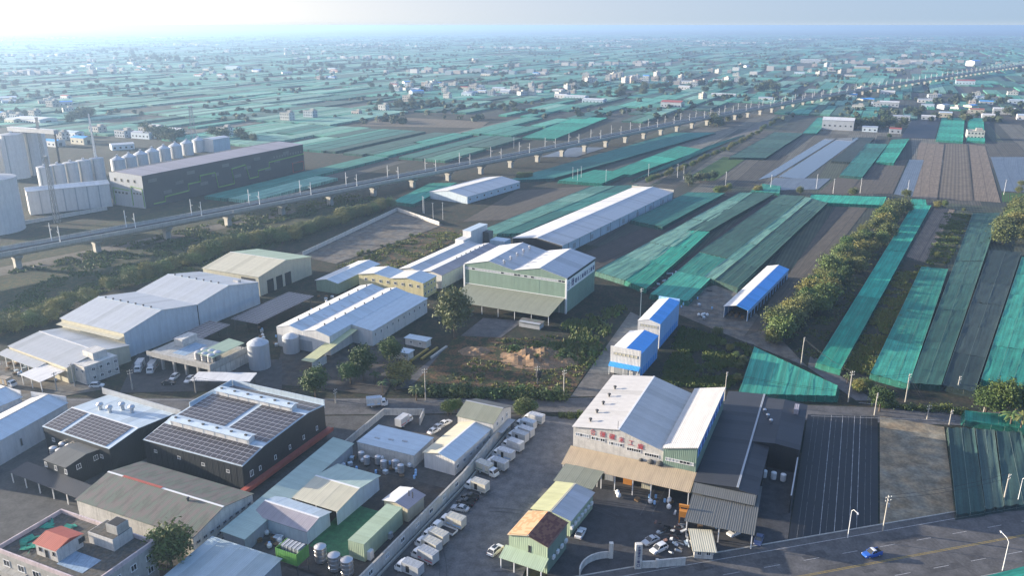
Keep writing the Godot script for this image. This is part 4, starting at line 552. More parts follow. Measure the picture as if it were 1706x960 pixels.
func walls(root, prof: Array, run: float, ax: String, wm: String, open: Array, wmats: Dictionary, base = 0.0):
	var names = {"t+": "front" if ax == "z" else "right", "t-": "back" if ax == "z" else "left", "s0": "left" if ax == "z" else "front", "s1": "right" if ax == "z" else "back"}
	for e in names:
		var side: String = names[e]
		if side in open: continue
		var b = MB.new()
		if e == "t+" or e == "t-":
			var t = run / 2 if e == "t+" else -run / 2
			var u = 0.0
			for i in prof.size() - 1:
				var p0: Vector2 = prof[i]; var p1: Vector2 = prof[i + 1]
				if p1.x - p0.x < 0.01: continue
				var a = pt(ax, p0.x, p0.y, t); var bb = pt(ax, p1.x, p1.y, t); var c = pt(ax, p1.x, base, t); var d = pt(ax, p0.x, base, t)
				if e == "t+": b.quad(a, bb, c, d, Vector2(u, 0))
				else: b.quad(bb, a, d, c, Vector2(-u, 0))
				u += p1.x - p0.x
		else:
			var p: Vector2 = prof[0] if e == "s0" else prof[-1]
			var f = -run / 2 if e == "s0" else run / 2
			b.quad(pt(ax, p.x, p.y, f), pt(ax, p.x, p.y, -f), pt(ax, p.x, base, -f), pt(ax, p.x, base, f))
		add("wall", b, wmats.get(side, wm), root)
	if not open.is_empty():
		var b = MB.new()
		var s0: float = prof[0].x; var s1: float = prof[-1].x
		var n = int(maxf(2.0, run / 6.0))
		for i in n + 1:
			for s in [s0 + 0.15, s1 - 0.15]:
				var t = -run / 2 + 0.15 + (run - 0.3) * i / n
				var y: float = prof[0].y if s < 0 else prof[-1].y
				add("post", boxm(Vector3(0.25, y - base, 0.25)), "trim", root, pt(ax, s, base + (y - base) / 2 - 0.02, t))

func roofs(root, prof: Array, run: float, ax: String, rm, over: float, th: float, cap, rmats: Dictionary):
	var np = prof.size()
	for i in np - 1:
		var p0: Vector2 = prof[i]; var p1: Vector2 = prof[i + 1]
		if absf(p1.x - p0.x) < 0.01: continue
		var d = (p1 - p0).normalized()
		if i == 0: p0 = p0 - d * over
		if i == np - 2: p1 = p1 + d * over
		var up = Vector2(-d.y, d.x) * th
		var lo = Vector2(-d.y, d.x) * 0.012
		var full = run + 2 * over
		var ns = 1 if String(rmats.get(i, rm)).begins_with("rusty") else maxi(1, int(round(full / 2.9)))
		var sw = full / ns
		var h2 = sw / 2
		var a = [pt(ax, p0.x + lo.x, p0.y + lo.y, h2), pt(ax, p0.x + lo.x, p0.y + lo.y, -h2), pt(ax, p1.x + lo.x, p1.y + lo.y, -h2), pt(ax, p1.x + lo.x, p1.y + lo.y, h2)]
		var q = [pt(ax, p0.x + up.x, p0.y + up.y, h2), pt(ax, p0.x + up.x, p0.y + up.y, -h2), pt(ax, p1.x + up.x, p1.y + up.y, -h2), pt(ax, p1.x + up.x, p1.y + up.y, h2)]
		var b = MB.new()
		b.quad(q[0], q[1], q[2], q[3]); b.quad(a[3], a[2], a[1], a[0])
		b.quad(q[1], q[0], a[0], a[1]); b.quad(q[3], q[2], a[2], a[3]); b.quad(q[0], q[3], a[3], a[0]); b.quad(q[2], q[1], a[1], a[2])
		var sm = b.mesh()
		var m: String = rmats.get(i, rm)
		for k in ns:
			var mk = m
			var dice = rng.randf()
			if dice > 0.7 and M.has(m + "_1"): mk = m + ("_1" if dice < 0.92 else "_2")
			var o = add("roof_sheet", sm, mk, root, pt(ax, 0, rng.randf_range(0, 0.02), -full / 2 + sw * (k + 0.5)))
	if cap != null:
		for i in range(1, np - 1):
			if prof[i].y > prof[i - 1].y and prof[i].y >= prof[i + 1].y:
				var p: Vector2 = prof[i]
				add("ridge_cap", boxm(Vector3(0.5, 0.1, run + 2 * over + 0.02) if ax == "z" else Vector3(run + 2 * over + 0.02, 0.1, 0.5)), cap, root, pt(ax, p.x, p.y + th + 0.05, 0))

const FACE = {"front": 0.0, "right": PI / 2, "back": PI, "left": -PI / 2}

func on_face(bd: Dictionary, side: String, u: float, y: float, out = 0.0) -> Vector3:
	var d: float = bd.l / 2 if side in ["front", "back"] else bd.w / 2
	return Basis(Vector3.UP, FACE[side]) * Vector3(u, y, d + out)

func win(bd: Dictionary, side: String, u: float, y: float, w: float, h: float, fm = "trim", pm = "glass", nm = "window"):
	var key = "win%.2f,%.2f" % [w, h]
	if not cache.has(key):
		var b = MB.new()
		var t = minf(0.12, h * 0.18)
		b.box(Vector3(0, h / 2 - t / 2, 0.03), Vector3(w, t, 0.12)); b.box(Vector3(0, -h / 2 + t / 2, 0.06), Vector3(w + 0.1, t, 0.18))
		b.box(Vector3(-w / 2 + t / 2, 0, 0.03), Vector3(t, h - 2 * t, 0.115)); b.box(Vector3(w / 2 - t / 2, 0, 0.03), Vector3(t, h - 2 * t, 0.115))
		if w > 0.9: b.box(Vector3(0, 0, 0.03), Vector3(t * 0.7, h - 2 * t, 0.10))
		cache[key] = b.mesh()
	var o = add(nm, cache[key], fm, bd.o, on_face(bd, side, u, y))
	o.rotation.y = FACE[side]
	add("pane", boxm(Vector3(w - 0.06, h - 0.06, 0.04)), pm, o, Vector3(0, 0, 0.012))
	return o

func winrow(bd, side, u0, u1, n, y, w, h, fm = "trim", pm = "glass"):
	for k in n: win(bd, side, u0 + (u1 - u0) * k / maxf(1, n - 1), y, w, h, fm, pm)

# long ribbon of panes: frame bars and single panes
func ribbon(bd, side, u: float, y: float, w: float, h: float, n: int, pm = "glass", fm = "trim"):
	var b = MB.new()
	b.box(Vector3(0, h / 2, 0.03), Vector3(w + 0.2, 0.1, 0.14)); b.box(Vector3(0, -h / 2, 0.05), Vector3(w + 0.2, 0.12, 0.18))
	for k in n + 1: b.box(Vector3(-w / 2 + w * k / n, 0, 0.03), Vector3(0.09, h - 0.11, 0.11))
	var o = add("window", b, fm, bd.o, on_face(bd, side, u, y)); o.rotation.y = FACE[side]
	for k in n:
		var m = pm
		if pm == "mix": m = "glass" if rng.randf() < 0.4 else "grey"
		add("pane", boxm(Vector3(w / n - 0.1, h - 0.1, 0.04)), m, o, Vector3(-w / 2 + w * (k + 0.5) / n, 0, 0.012))

func panel_on(bd, nm, side, u, y, w, h, m, th = 0.08, out = 0.0):
	var o = add(nm, boxm(Vector3(w, h, th)), m, bd.o, on_face(bd, side, u, y, th / 2 + 0.004 + out)); o.rotation.y = FACE[side]
	return o

# sloping canopy outside the front: from (z0,y0) at the wall to (z1,y1)
func canopy(bd, nm, m, x0: float, x1: float, z0: float, y0: float, z1: float, y1: float, posts = 0):
	var b = MB.new()
	var th = 0.12
	var a = Vector3(x0, y1, z1); var c = Vector3(x1, y1, z1); var d = Vector3(x1, y0, z0); var e = Vector3(x0, y0, z0)
	var u = Vector3(0, th, 0)
	b.quad(e + u, d + u, c + u, a + u); b.quad(a, c, d, e); b.quad(a + u, c + u, c, a); b.quad(d + u, e + u, e, d); b.quad(e + u, a + u, a, e); b.quad(c + u, d + u, d, c)
	add(nm, b, m, bd.o)
	for k in posts:
		var x = x0 + 0.4 + (x1 - x0 - 0.8) * k / maxf(1, posts - 1)
		var zz = z1 + (z0 - z1) * 0.06
		var yy = y1 + (y0 - y1) * 0.06
		add("post", boxm(Vector3(0.22, yy - 0.02, 0.22)), "trim", bd.o, Vector3(x, (yy - 0.02) / 2, zz))

const GLYPH = {
	"he": [5, 10, 0.5, 5.5, 5, 10, 9.5, 5.5, 3, 6, 7, 6, 2.2, 4, 7.8, 4, 2.2, 4, 2.2, 0.3, 7.8, 4, 7.8, 0.3, 2.2, 0.3, 7.8, 0.3],
	"de": [3, 10, 0.8, 7.6, 3, 7.3, 0.3, 4.4, 1.8, 5.6, 1.8, 0, 4, 8.8, 10, 8.8, 7, 10, 7, 7.4, 4.4, 7.2, 9.6, 7.2, 4.4, 7.2, 4.4, 5, 9.6, 7.2, 9.6, 5, 4.4, 5, 9.6, 5, 6.2, 7.2, 6.2, 5, 7.8, 7.2, 7.8, 5, 4.2, 4, 9.8, 4, 4.2, 2.6, 3.6, 0.6, 5.6, 2.8, 5.6, 0.4, 5.6, 0.4, 8.4, 0.4, 7, 3, 7.4, 1.6, 8.8, 2.8, 9.8, 0.8],
	"nian": [0.3, 9.3, 4, 9.3, 2.2, 9.3, 0.4, 4.5, 1.2, 5, 3.6, 5, 1.2, 5, 1.2, 1.2, 3.6, 5, 3.6, 1.2, 1.2, 1.2, 3.6, 1.2, 4.8, 9.4, 9.6, 9.4, 9.6, 9.4, 9.6, 7.8, 4.8, 7.8, 9.6, 7.8, 4.8, 9.4, 4.6, 3, 4.6, 3, 4, 0, 5.5, 6, 9.8, 6, 6.5, 7.2, 6.5, 4.6, 8.4, 7.2, 8.4, 4.6, 5.2, 4.6, 9.8, 4.6, 6.3, 4.6, 6.3, 0.4, 6.3, 0.4, 7.6, 1.4, 7.2, 3.6, 9.8, 0.2],
	"mi": [2, 9, 3.4, 6.8, 8, 9, 6.6, 6.8, 0.5, 5.5, 9.5, 5.5, 5, 10, 5, 0, 4.8, 5.3, 0.8, 1, 5.2, 5.3, 9.4, 1],
	"gong": [1.2, 8.8, 8.8, 8.8, 5, 8.8, 5, 1, 0.3, 1, 9.7, 1],
	"chang": [5, 10, 5, 9, 1, 8.8, 9.7, 8.8, 1, 8.8, 0.2, 0, 2.2, 7.2, 2.8, 6.2, 4, 7.8, 4, 6, 5.6, 7.4, 5.2, 6.2, 2.4, 5.6, 6, 5.6, 2.4, 5.6, 2.4, 0.2, 6, 5.6, 6, 0.2, 3.3, 4, 5.1, 4, 3.3, 4, 3.3, 1.8, 5.1, 4, 5.1, 1.8, 3.3, 1.8, 5.1, 1.8, 7.6, 8, 6.6, 5, 7, 6.2, 9.7, 6.2, 8.6, 6.2, 6.8, 0.2, 7.2, 4, 9.8, 0.2]}

func glyph(bd, ch: String, sz: float, m, side: String, u: float, y: float, out = 0.0, wd = 0.075):
	var key = "glyph%s%.2f" % [ch, sz]
	if not cache.has(key):
		var b = MB.new()
		var s: Array = GLYPH[ch]
		for i in range(0, s.size(), 4):
			var p = Vector3(s[i] - 5.0, s[i + 1] - 5.0, 0) * sz / 10.0; var q = Vector3(s[i + 2] - 5.0, s[i + 3] - 5.0, 0) * sz / 10.0
			var d = (q - p).normalized()
			b.box((p + q) * 0.5 + Vector3(0, 0, 0.0004 * i), Vector3(p.distance_to(q) + sz * wd * 0.6, sz * wd, 0.06), Basis(d, Vector3(-d.y, d.x, 0), Vector3(0, 0, 1)))
		cache[key] = b.mesh()
	var o = add("lettering", cache[key], m, bd.o, on_face(bd, side, u, y, 0.05 + out)); o.rotation.y = FACE[side]

# ventilators along a roof
func vent(bd, at: Vector3, s = 1.0, kind = "stub"):
	if not cache.has(kind):
		var b = MB.new()
		if kind == "stub":
			b.tube(Vector3(0, -0.3, 0), Vector3(0, 0.6, 0), 0.22, 0.22, 8); b.lathe([Vector2(0.45, 0.55), Vector2(0.4, 0.75), Vector2(0.0, 0.95)], 8); b.lathe([Vector2(0.0, 0.54), Vector2(0.45, 0.55)], 8)
		else:
			b.tube(Vector3(0, -0.5, 0), Vector3(0, 0.7, 0), 0.35, 0.35, 10); b.lathe([Vector2(0.4, 0.7), Vector2(0.62, 0.95), Vector2(0.62, 1.2), Vector2(0.35, 1.5), Vector2(0.0, 1.58)], 12)
		cache[kind] = b.mesh()
	var o = add("roof_vent", cache[kind], "darkmetal" if kind == "stub" else "steel", bd.o, at)
	o.scale = Vector3.ONE * s

func tank(at: Vector3, r: float, h: float, label: String, grp: String, m = "steel", legs = 0.6, nm = "water_tank"):
	var o = node(nm, at)
	tag(o, label, "tank", grp)
	var b = MB.new()
	b.lathe([Vector2(0.0, legs), Vector2(r, legs), Vector2(r, legs + h)], 20)
	add("body", b, m, o)
	b = MB.new()
	b.lathe([Vector2(r + 0.04, legs + h), Vector2(r + 0.02, legs + h + 0.08), Vector2(r * 0.5, legs + h + r * 0.35), Vector2(r * 0.16, legs + h + r * 0.45), Vector2(0.0, legs + h + r * 0.47)], 20)
	add("lid", b, m, o)
	for k in 3:
		b = MB.new(); b.lathe([Vector2(r + 0.005, legs + h * (0.2 + 0.3 * k)), Vector2(r + 0.05, legs + h * (0.2 + 0.3 * k) + 0.05), Vector2(r + 0.005, legs + h * (0.2 + 0.3 * k) + 0.1)], 20)
		add("hoop", b, m, o)
	if legs > 0.05:
		for k in 4:
			var an = TAU * (k + 0.5) / 4
			add("leg", boxm(Vector3(0.1, legs + 0.2, 0.1)), "darkmetal", o, Vector3(cos(an) * r * 0.85, legs / 2 + 0.1, sin(an) * r * 0.85))
	return o

# ---- vehicles: forward is -z -------------------------------------------------
func ring(x, y0, y1, z, taper = 1.0) -> Array:
	var c = minf(0.12, (y1 - y0) * 0.25)
	return [Vector3(-x, y0, z), Vector3(-x, y1 - c, z), Vector3(-x * taper + c, y1, z), Vector3(x * taper - c, y1, z), Vector3(x, y1 - c, z), Vector3(x, y0, z)]

func wheel(o, x, z, r = 0.32, w = 0.22):
	var k = "wheel%.2f" % r
	if not cache.has(k):
		var b = MB.new(); b.tube(Vector3(-w / 2, 0, 0), Vector3(w / 2, 0, 0), r, r, 14); cache[k] = b.mesh()
		b = MB.new(); b.tube(Vector3(-w / 2 - 0.01, 0, 0), Vector3(w / 2 + 0.01, 0, 0), r * 0.62, r * 0.62, 10); cache[k + "rim"] = b.mesh()
	var t = add("wheel", cache[k], "rubber", o, Vector3(x, r, z))
	add("rim", cache[k + "rim"], "psilver", t)

func car(nm: String, paint: String, label: String, kind = "sedan", cat = "car"):
	var o = node(nm, Vector3.ZERO)
	tag(o, label, cat)
	var L = 2.25 if kind == "sedan" else 2.3
	var hx = 0.9
	var belt = 0.92 if kind == "sedan" else 1.02
	var top = 1.45 if kind == "sedan" else 1.72
	var b = MB.new()
	b.loft([ring(hx * 0.78, 0.38, belt - 0.26, -L), ring(hx * 0.94, 0.25, belt - 0.16, -L + 0.18), ring(hx, 0.22, belt - 0.04, -L + 1.1), ring(hx, 0.22, belt, -0.6), ring(hx, 0.22, belt, 1.2), ring(hx * 0.98, 0.26, belt - 0.02, L - 0.4), ring(hx * 0.88, 0.38, belt - 0.10, L)])
	add("body", b, paint, o)
	var zs = [-0.95, -0.15, 0.95, 1.65] if kind == "sedan" else [-1.15, -0.45, 1.55, 2.05]
	if kind == "pickup": zs = [-0.95, -0.25, 0.55, 0.75]
	b = MB.new()
	b.loft([ring(hx * 0.9, belt - 0.05, belt + 0.02, zs[0]), ring(hx * 0.88, belt - 0.05, top - 0.05, zs[1], 0.84), ring(hx * 0.88, belt - 0.05, top - 0.06, zs[2], 0.84), ring(hx * 0.9, belt - 0.05, belt + 0.06, zs[3])])
	add("window", b, "glass", o)
	b = MB.new()
	b.loft([ring(hx * 0.74, top - 0.10, top - 0.02, zs[1] + 0.05), ring(hx * 0.76, top - 0.08, top + 0.02, (zs[1] + zs[2]) / 2), ring(hx * 0.74, top - 0.10, top - 0.02, zs[2] + 0.04)])
	add("roof", b, paint, o)
	b = MB.new()
	for s in [-1, 1]:
		b.bar(Vector3(s * hx * 0.88, belt, zs[0] + 0.05), Vector3(s * hx * 0.77, top - 0.06, zs[1]), 0.07, 0.05)
		b.bar(Vector3(s * hx * 0.9, belt, (zs[1] + zs[2]) / 2), Vector3(s * hx * 0.79, top - 0.05, (zs[1] + zs[2]) / 2), 0.05, 0.08)
		b.bar(Vector3(s * hx * 0.89, belt, zs[3] - 0.05), Vector3(s * hx * 0.77, top - 0.06, zs[2]), 0.07, 0.1)
	add("pillar", b, paint, o)
	if kind == "pickup":
		b = MB.new(); b.box(Vector3(0, belt + 0.02, 1.5), Vector3(1.5, 0.08, 1.3)); add("bed_liner", b, "rubber", o)
		for s in [-1, 1]: pbox(o, "bed_side", paint, Vector3(s * 0.84, belt + 0.1, 1.5), Vector3(0.1, 0.26, 1.4))
	if label.contains("sunroof"): pbox(o, "sunroof", "glass", Vector3(0, top + 0.02, 0.3), Vector3(0.9, 0.03, 1.3))
	for s in [-1, 1]:
		wheel(o, s * (hx - 0.1), -1.35); wheel(o, s * (hx - 0.1), 1.35)
		pbox(o, "headlight", "lens", Vector3(s * 0.62, belt - 0.32, -L + 0.10), Vector3(0.32, 0.14, 0.16))
		pbox(o, "taillight", "taillight", Vector3(s * 0.66, belt - 0.22, L - 0.06), Vector3(0.26, 0.16, 0.14))
		pbox(o, "mirror", paint, Vector3(s * (hx + 0.06), belt + 0.06, -0.75), Vector3(0.16, 0.12, 0.1))
	return o

func truck(label: String, grp: String, kind = "box"):
	var o = node("box_truck" if kind == "box" else "flatbed_truck" if kind == "flat" else "tarp_truck", Vector3.ZERO)
	tag(o, label, "truck", grp)
	var b = MB.new()
	b.loft([ring(0.84, 0.45, 1.15, -2.75), ring(0.86, 0.4, 1.2, -2.6), ring(0.86, 0.4, 1.95, -2.15, 0.92), ring(0.86, 0.4, 2.0, -1.2, 0.92), ring(0.84, 0.4, 1.96, -1.1, 0.92)])
	add("cab", b, "pwhite", o)
	b = MB.new(); b.quad(Vector3(-0.70, 1.86, -2.235), Vector3(0.70, 1.86, -2.235), Vector3(0.76, 1.26, -2.60), Vector3(-0.76, 1.26, -2.60)); add("windscreen", b, "glass", o, Vector3(0, 0.0, -0.03))
	for s in [-1, 1]:
		pbox(o, "side_window", "glass", Vector3(s * 0.865, 1.5, -1.72), Vector3(0.03, 0.5, 0.8)); pbox(o, "headlight", "lens", Vector3(s * 0.6, 0.78, -2.76), Vector3(0.3, 0.18, 0.08)); pbox(o, "mirror", "black", Vector3(s * 1.02, 1.45, -2.3), Vector3(0.14, 0.3, 0.06))
		wheel(o, s * 0.74, -1.95, 0.34); wheel(o, s * 0.74, 1.45, 0.34)
	pbox(o, "chassis", "black", Vector3(0, 0.55, 0.6), Vector3(0.9, 0.22, 4.2))
	if kind == "box" or kind == "tarp":
		var m = ["cargo", "cargo", "cargo_grey", "cargo_cream", "cargo_blue"][rng.randi() % 5] if kind == "box" else "tan"
		var lh = rng.randf_range(-0.15, 0.12)
		pbox(o, "cargo_box", m, Vector3(0, 1.66 + lh / 2, 0.85), Vector3(1.84, 1.96 + lh, 3.7))
		if kind == "box" and rng.randf() < 0.6: pbox(o, "cooling_unit", "trim", Vector3(0, 2.35, -1.2), Vector3(1.2, 0.5, 0.4))
		if kind == "box":
			for s in [-1, 1]: pbox(o, "stripe", ["bluewall", "greenwall", "red", "grey"][rng.randi() % 4], Vector3(s * 0.921, 1.1, 0.85), Vector3(0.012, 0.25, 3.4))
		for z in 5: pbox(o, "roof_rib", "psilver", Vector3(0, 2.65 + lh, -0.7 + z * 0.75), Vector3(1.8, 0.04, 0.06))
		b = MB.new()
		for x in [-0.92, 0.92]:
			for y in [0.70, 2.62 + lh]: b.bar(Vector3(x, y, -1.0), Vector3(x, y, 2.70), 0.08, 0.08)
			for z in [-1.0, 2.70]: b.bar(Vector3(x, 0.70, z), Vector3(x, 2.62 + lh, z), 0.08, 0.08)
		for z in [-1.0, 2.70]: b.bar(Vector3(-0.92, 2.62 + lh, z), Vector3(0.92, 2.62 + lh, z), 0.08, 0.08)
		add("edge_rail", b, "psilver" if kind == "box" else "darkmetal", o)
		pbox(o, "rear_door", "psilver", Vector3(-0.44, 1.66, 2.71), Vector3(0.82, 1.7, 0.03)); pbox(o, "rear_door", "psilver", Vector3(0.44, 1.66, 2.71), Vector3(0.82, 1.7, 0.03))
		pbox(o, "side_door", "black" if rng.randf() < 0.5 else "psilver", Vector3(-0.925, 1.55, 0.3), Vector3(0.03, 1.4, 0.75)); pbox(o, "side_door", "psilver", Vector3(0.925, 1.55, 0.3), Vector3(0.03, 1.4, 0.75))
	else:
		pbox(o, "bed", "black", Vector3(0, 0.78, 0.85), Vector3(1.84, 0.12, 3.7))
		for s in [-1, 1]: pbox(o, "bed_side", "pwhite", Vector3(s * 0.9, 1.0, 0.85), Vector3(0.05, 0.4, 3.7))
		pbox(o, "tailgate", "pwhite", Vector3(0, 1.0, 2.70), Vector3(1.84, 0.4, 0.05))
		pbox(o, "headboard", "pwhite", Vector3(0, 1.3, -0.98), Vector3(1.84, 1.0, 0.06))
	return o

# ---- trees ----------------------------------------------------------------------
func crown(sd: int, rx: float, ry: float, clumps: int, per: int, leaf: float, cr: float, flat = 0.0) -> ArrayMesh:
	var r = RandomNumberGenerator.new(); r.seed = sd
	var b = MB.new()
	for k in clumps:
		var d = Vector3(r.randfn(), r.randfn() * 0.9 + 0.15, r.randfn()).normalized()
		var rad = pow(r.randf(), 0.45)
		var cc = Vector3(d.x * rx * rad, d.y * ry * rad, d.z * rx * rad) * r.randf_range(0.75, 1.08)
		var cl = cr * r.randf_range(0.6, 1.25)
		var tone = r.randf_range(0.7, 1.35)
		for j in per:
			var e = Vector3(r.randfn(), r.randfn() * (1.0 - flat), r.randfn()) * 0.55
			var p: Vector3 = cc + e * cl
			var nn = (Vector3(r.randfn(), r.randfn() + 0.5, r.randfn()) + e * 0.6).normalized()
			var x = nn.cross(Vector3(r.randfn(), r.randfn(), r.randfn())).normalized(); var y = nn.cross(x)
			var s = leaf * r.randf_range(0.6, 1.3)
			var tv = tone * r.randf_range(0.8, 1.2)
			b.col = Color(tv * r.randf_range(0.9, 1.15), tv, tv * r.randf_range(0.75, 1.0))
			b.tri(p + x * s, p - x * s * 0.5 + y * s * 0.62, p - x * s * 0.5 - y * s * 0.62)
	return b.mesh()

func trunk(h: float, r0: float, spread: float, sd: int, n = 5) -> ArrayMesh:
	var r = RandomNumberGenerator.new(); r.seed = sd
	var b = MB.new()
	b.tube(Vector3(0, -0.1, 0), Vector3(0.05, h * 0.45, 0.02), r0, r0 * 0.75, 7); b.tube(Vector3(0.05, h * 0.45, 0.02), Vector3(0, h, 0.1), r0 * 0.75, r0 * 0.25, 6)
	for k in n:
		var an = TAU * (k + r.randf()) / n
		var y0 = h * r.randf_range(0.35, 0.6)
		b.tube(Vector3(0.04, y0, 0.02), Vector3(cos(an) * spread, h * r.randf_range(0.75, 1.05), sin(an) * spread), r0 * 0.45, r0 * 0.12, 5)
	return b.mesh()

var protos = {}
func make_protos():
	# kind -> [ [crown, trunk, crown centre height] ... ] for a tree one unit (metre) tall times its own scale; all built 8 m tall
	protos["r"] = []; protos["b"] = []; protos["f"] = []; protos["s"] = []; protos["v"] = []; protos["p"] = []
	for k in 4: protos["r"].append([crown(11 + k, 2.9, 2.6, 90, 56, 0.28, 1.1), trunk(5.6, 0.26, 1.9, 3 + k), 5.1, 8.0])
	for k in 5: protos["b"].append([crown(31 + k, 3.0, 2.3, 70, 46, 0.28, 1.2), trunk(4.2, 0.2, 1.9, 13 + k), 3.2, 5.6])
	for k in 2: protos["f"].append([crown(51 + k, 2.9, 4.4, 130, 60, 0.27, 1.1), trunk(8.6, 0.3, 1.6, 23 + k), 6.0, 10.6])
	for k in 3: protos["s"].append([crown(61 + k, 0.95, 0.7, 20, 22, 0.22, 0.6), trunk(0.9, 0.06, 0.5, 33 + k, 4), 0.75, 1.6])
	for k in 4: protos["v"].append([crown(71 + k, 3.2, 2.4, 30, 30, 0.55, 1.5), trunk(4.4, 0.24, 1.6, 43 + k, 3), 3.6, 6.2])
	for k in 2:
		var r = RandomNumberGenerator.new(); r.seed = 90 + k
		var b = MB.new()
		for f in 17:
			var an = TAU * f / 17.0 + r.randf() * 0.3
			var el = r.randf_range(-0.1, 0.9)
			var p = Vector3.ZERO
			var d = Vector3(cos(an) * cos(el), sin(el), sin(an) * cos(el))
			for s in 6:
				var q: Vector3 = p + d * 0.36
				var sd = d.cross(Vector3.UP).normalized()
				var wd = 0.34 * (1.0 - absf(s - 2.0) / 5.0)
				b.col = Color.WHITE * r.randf_range(0.7, 1.3)
				b.quad(p, p + sd * wd - Vector3(0, 0.12, 0), q + sd * wd * 0.9 - Vector3(0, 0.14, 0), q); b.quad(q, q - sd * wd * 0.9 - Vector3(0, 0.14, 0), p - sd * wd - Vector3(0, 0.12, 0), p)
				p = q; d = (d + Vector3(0, -0.26, 0)).normalized()
		var tb = MB.new(); tb.tube(Vector3(0, -0.1, 0), Vector3(0.1, 3.6, 0), 0.17, 0.12, 7)
		protos["p"].append([b.mesh(), tb.mesh(), 3.55, 4.6])

func tree(kind: String, x: float, z: float, h: float, label: String, grp: String):
	var nm = {"r": "broadleaf_tree", "b": "scrub_tree", "f": "tall_tree", "s": "shrub", "v": "village_tree", "p": "palm_tree"}[kind]
	var o = node(nm, Vector3(x, 0, z), rng.randf() * TAU)
	tag(o, label, "shrub" if kind == "s" else "tree", grp)
	var pr = protos[kind][rng.randi() % protos[kind].size()]
	var s = h / pr[3]
	add("trunk" if kind != "s" else "stem", pr[1], "bark", o)
	add("crown" if kind != "s" else "foliage", pr[0], "leaf_" + kind + ["", "_1", "_2", "_3"][rng.randi() % 4], o, Vector3(0, pr[2], 0))
	var w = s * rng.randf_range(0.9, 1.2)
	o.scale = Vector3(w, s, w)
func sun_dir() -> Vector3:   # the way the light travels
	var az = deg_to_rad(14.5); var el = deg_to_rad(9.6)
	return Vector3(cos(az) * cos(el), -sin(el), sin(az) * cos(el))

func make_sky() -> Sky:
	var w = 1024; var h = 512
	var im = Image.create(w, h, false, Image.FORMAT_RGBF)
	var s = -sun_dir()
	for y in h:
		var el = (0.5 - (y + 0.5) / h) * PI
		for x in w:
			var az = (x + 0.5) / w * TAU
			var d = Vector3(sin(az) * cos(el), sin(el), -cos(az) * cos(el))
			var t = pow(1.0 - clampf(d.y, 0, 1), 6.0)
			var c = Vector3(0.085, 0.20, 0.44).lerp(Vector3(0.115, 0.225, 0.345), t)
			var g = d.dot(s)
			var hg = 0.51 / pow(1.49 - 1.4 * g, 1.5)
			c += Vector3(0.70, 0.52, 0.30) * minf(hg, 2.5) * (0.35 + 0.65 * t)
			var low = exp(-maxf(el, 0.0) / deg_to_rad(0.9))
			c *= Vector3.ONE.lerp(Vector3(0.90, 0.93, 0.97), low)
			im.set_pixel(x, y, Color(c.x, c.y, c.z))
	var m = PanoramaSkyMaterial.new()
	m.panorama = ImageTexture.create_from_image(im)
	var sky = Sky.new(); sky.sky_material = m
	return sky

func _ready():
	rng.seed = 20
	var cam = Camera3D.new()
	cam.name = "camera"; add_child(cam)
	cam.position = Vector3(0, 115, 0); cam.rotation_degrees.x = -18.1; cam.fov = 39.41; cam.far = 60000.0; cam.current = true
	var e = Environment.new()
	e.background_mode = Environment.BG_SKY; e.sky = make_sky(); e.background_energy_multiplier = 0.62
	e.tonemap_mode = Environment.TONE_MAPPER_LINEAR; e.tonemap_exposure = 3.0
	e.sdfgi_enabled = true; e.ssao_enabled = true; e.ssil_enabled = true
	e.volumetric_fog_enabled = true; e.volumetric_fog_density = 0.00017; e.volumetric_fog_albedo = Color(0.71, 0.85, 1.0); e.volumetric_fog_anisotropy = 0.4; e.volumetric_fog_length = 6000.0
	var we = WorldEnvironment.new(); we.name = "environment"; we.environment = e; add_child(we)
	var sun = DirectionalLight3D.new()
	sun.name = "sun"; sun.light_energy = 1.6; sun.light_color = Color(1.0, 0.94, 0.855); sun.light_angular_distance = 0.5; sun.shadow_enabled = true
	add_child(sun); sun.look_at_from_position(Vector3.ZERO, sun_dir(), Vector3.UP)
	make_materials()
	make_protos()
	setting()
	nets()
	viaduct()
	front_sheds()
	back_sheds()
	silos()
	vehicles()
	street_things()
	trees()
	weeds()
	clutter()
	plain()

func struct(nm, mesh, m, label, at = Vector3.ZERO):
	var o = add(nm, mesh, m, null, at)
	tag(o, label, "", "", "structure")
	return o

func flat(pts: Array, y: float) -> MB:
	# a four-cornered sheet, u across and v along, both in metres
	var b = MB.new()
	var nu = 1
	var p = []
	for q in pts: p.append(Vector3(q.x, y, q.y))
	b.quad(p[3], p[2], p[1], p[0])
	return b

const FIELD = {"pave": ["paved_ground", "worn concrete ground around the front sheds"], "meadow": ["meadow", "rough green meadow below the viaduct"], "lane": ["lane", "pale concrete farm lane"], "road": ["road", "grey asphalt lane between the factories"], "yard": ["yard", "pale concrete truck yard"], "yardd": ["yard", "dark paved factory yard"], "lot": ["lot", "bare gravel lot"], "lotd": ["lot", "dark dirt lot"], "dirt": ["field", "bare dirt plot beside the black film field"], "scrub": ["waste_ground", "weedy waste ground with bare earth"], "grassd": ["field", "dark overgrown plot"], "grass": ["field", "grassy plot with dry patches"], "soil": ["field", "brown ploughed field"], "soild": ["field", "dark ploughed soil strip"], "soilk": ["field", "field under black mulch film"], "soilp": ["field", "pale furrowed field"], "soilr": ["field", "brown field with dark beds"], "soilb": ["field", "tan stubble field"], "soilg": ["field", "weedy soil strip"], "green": ["field", "green vegetable beds"], "film": ["field", "field under grey plastic film"], "water": ["water", "flooded field mirroring the sky"]}

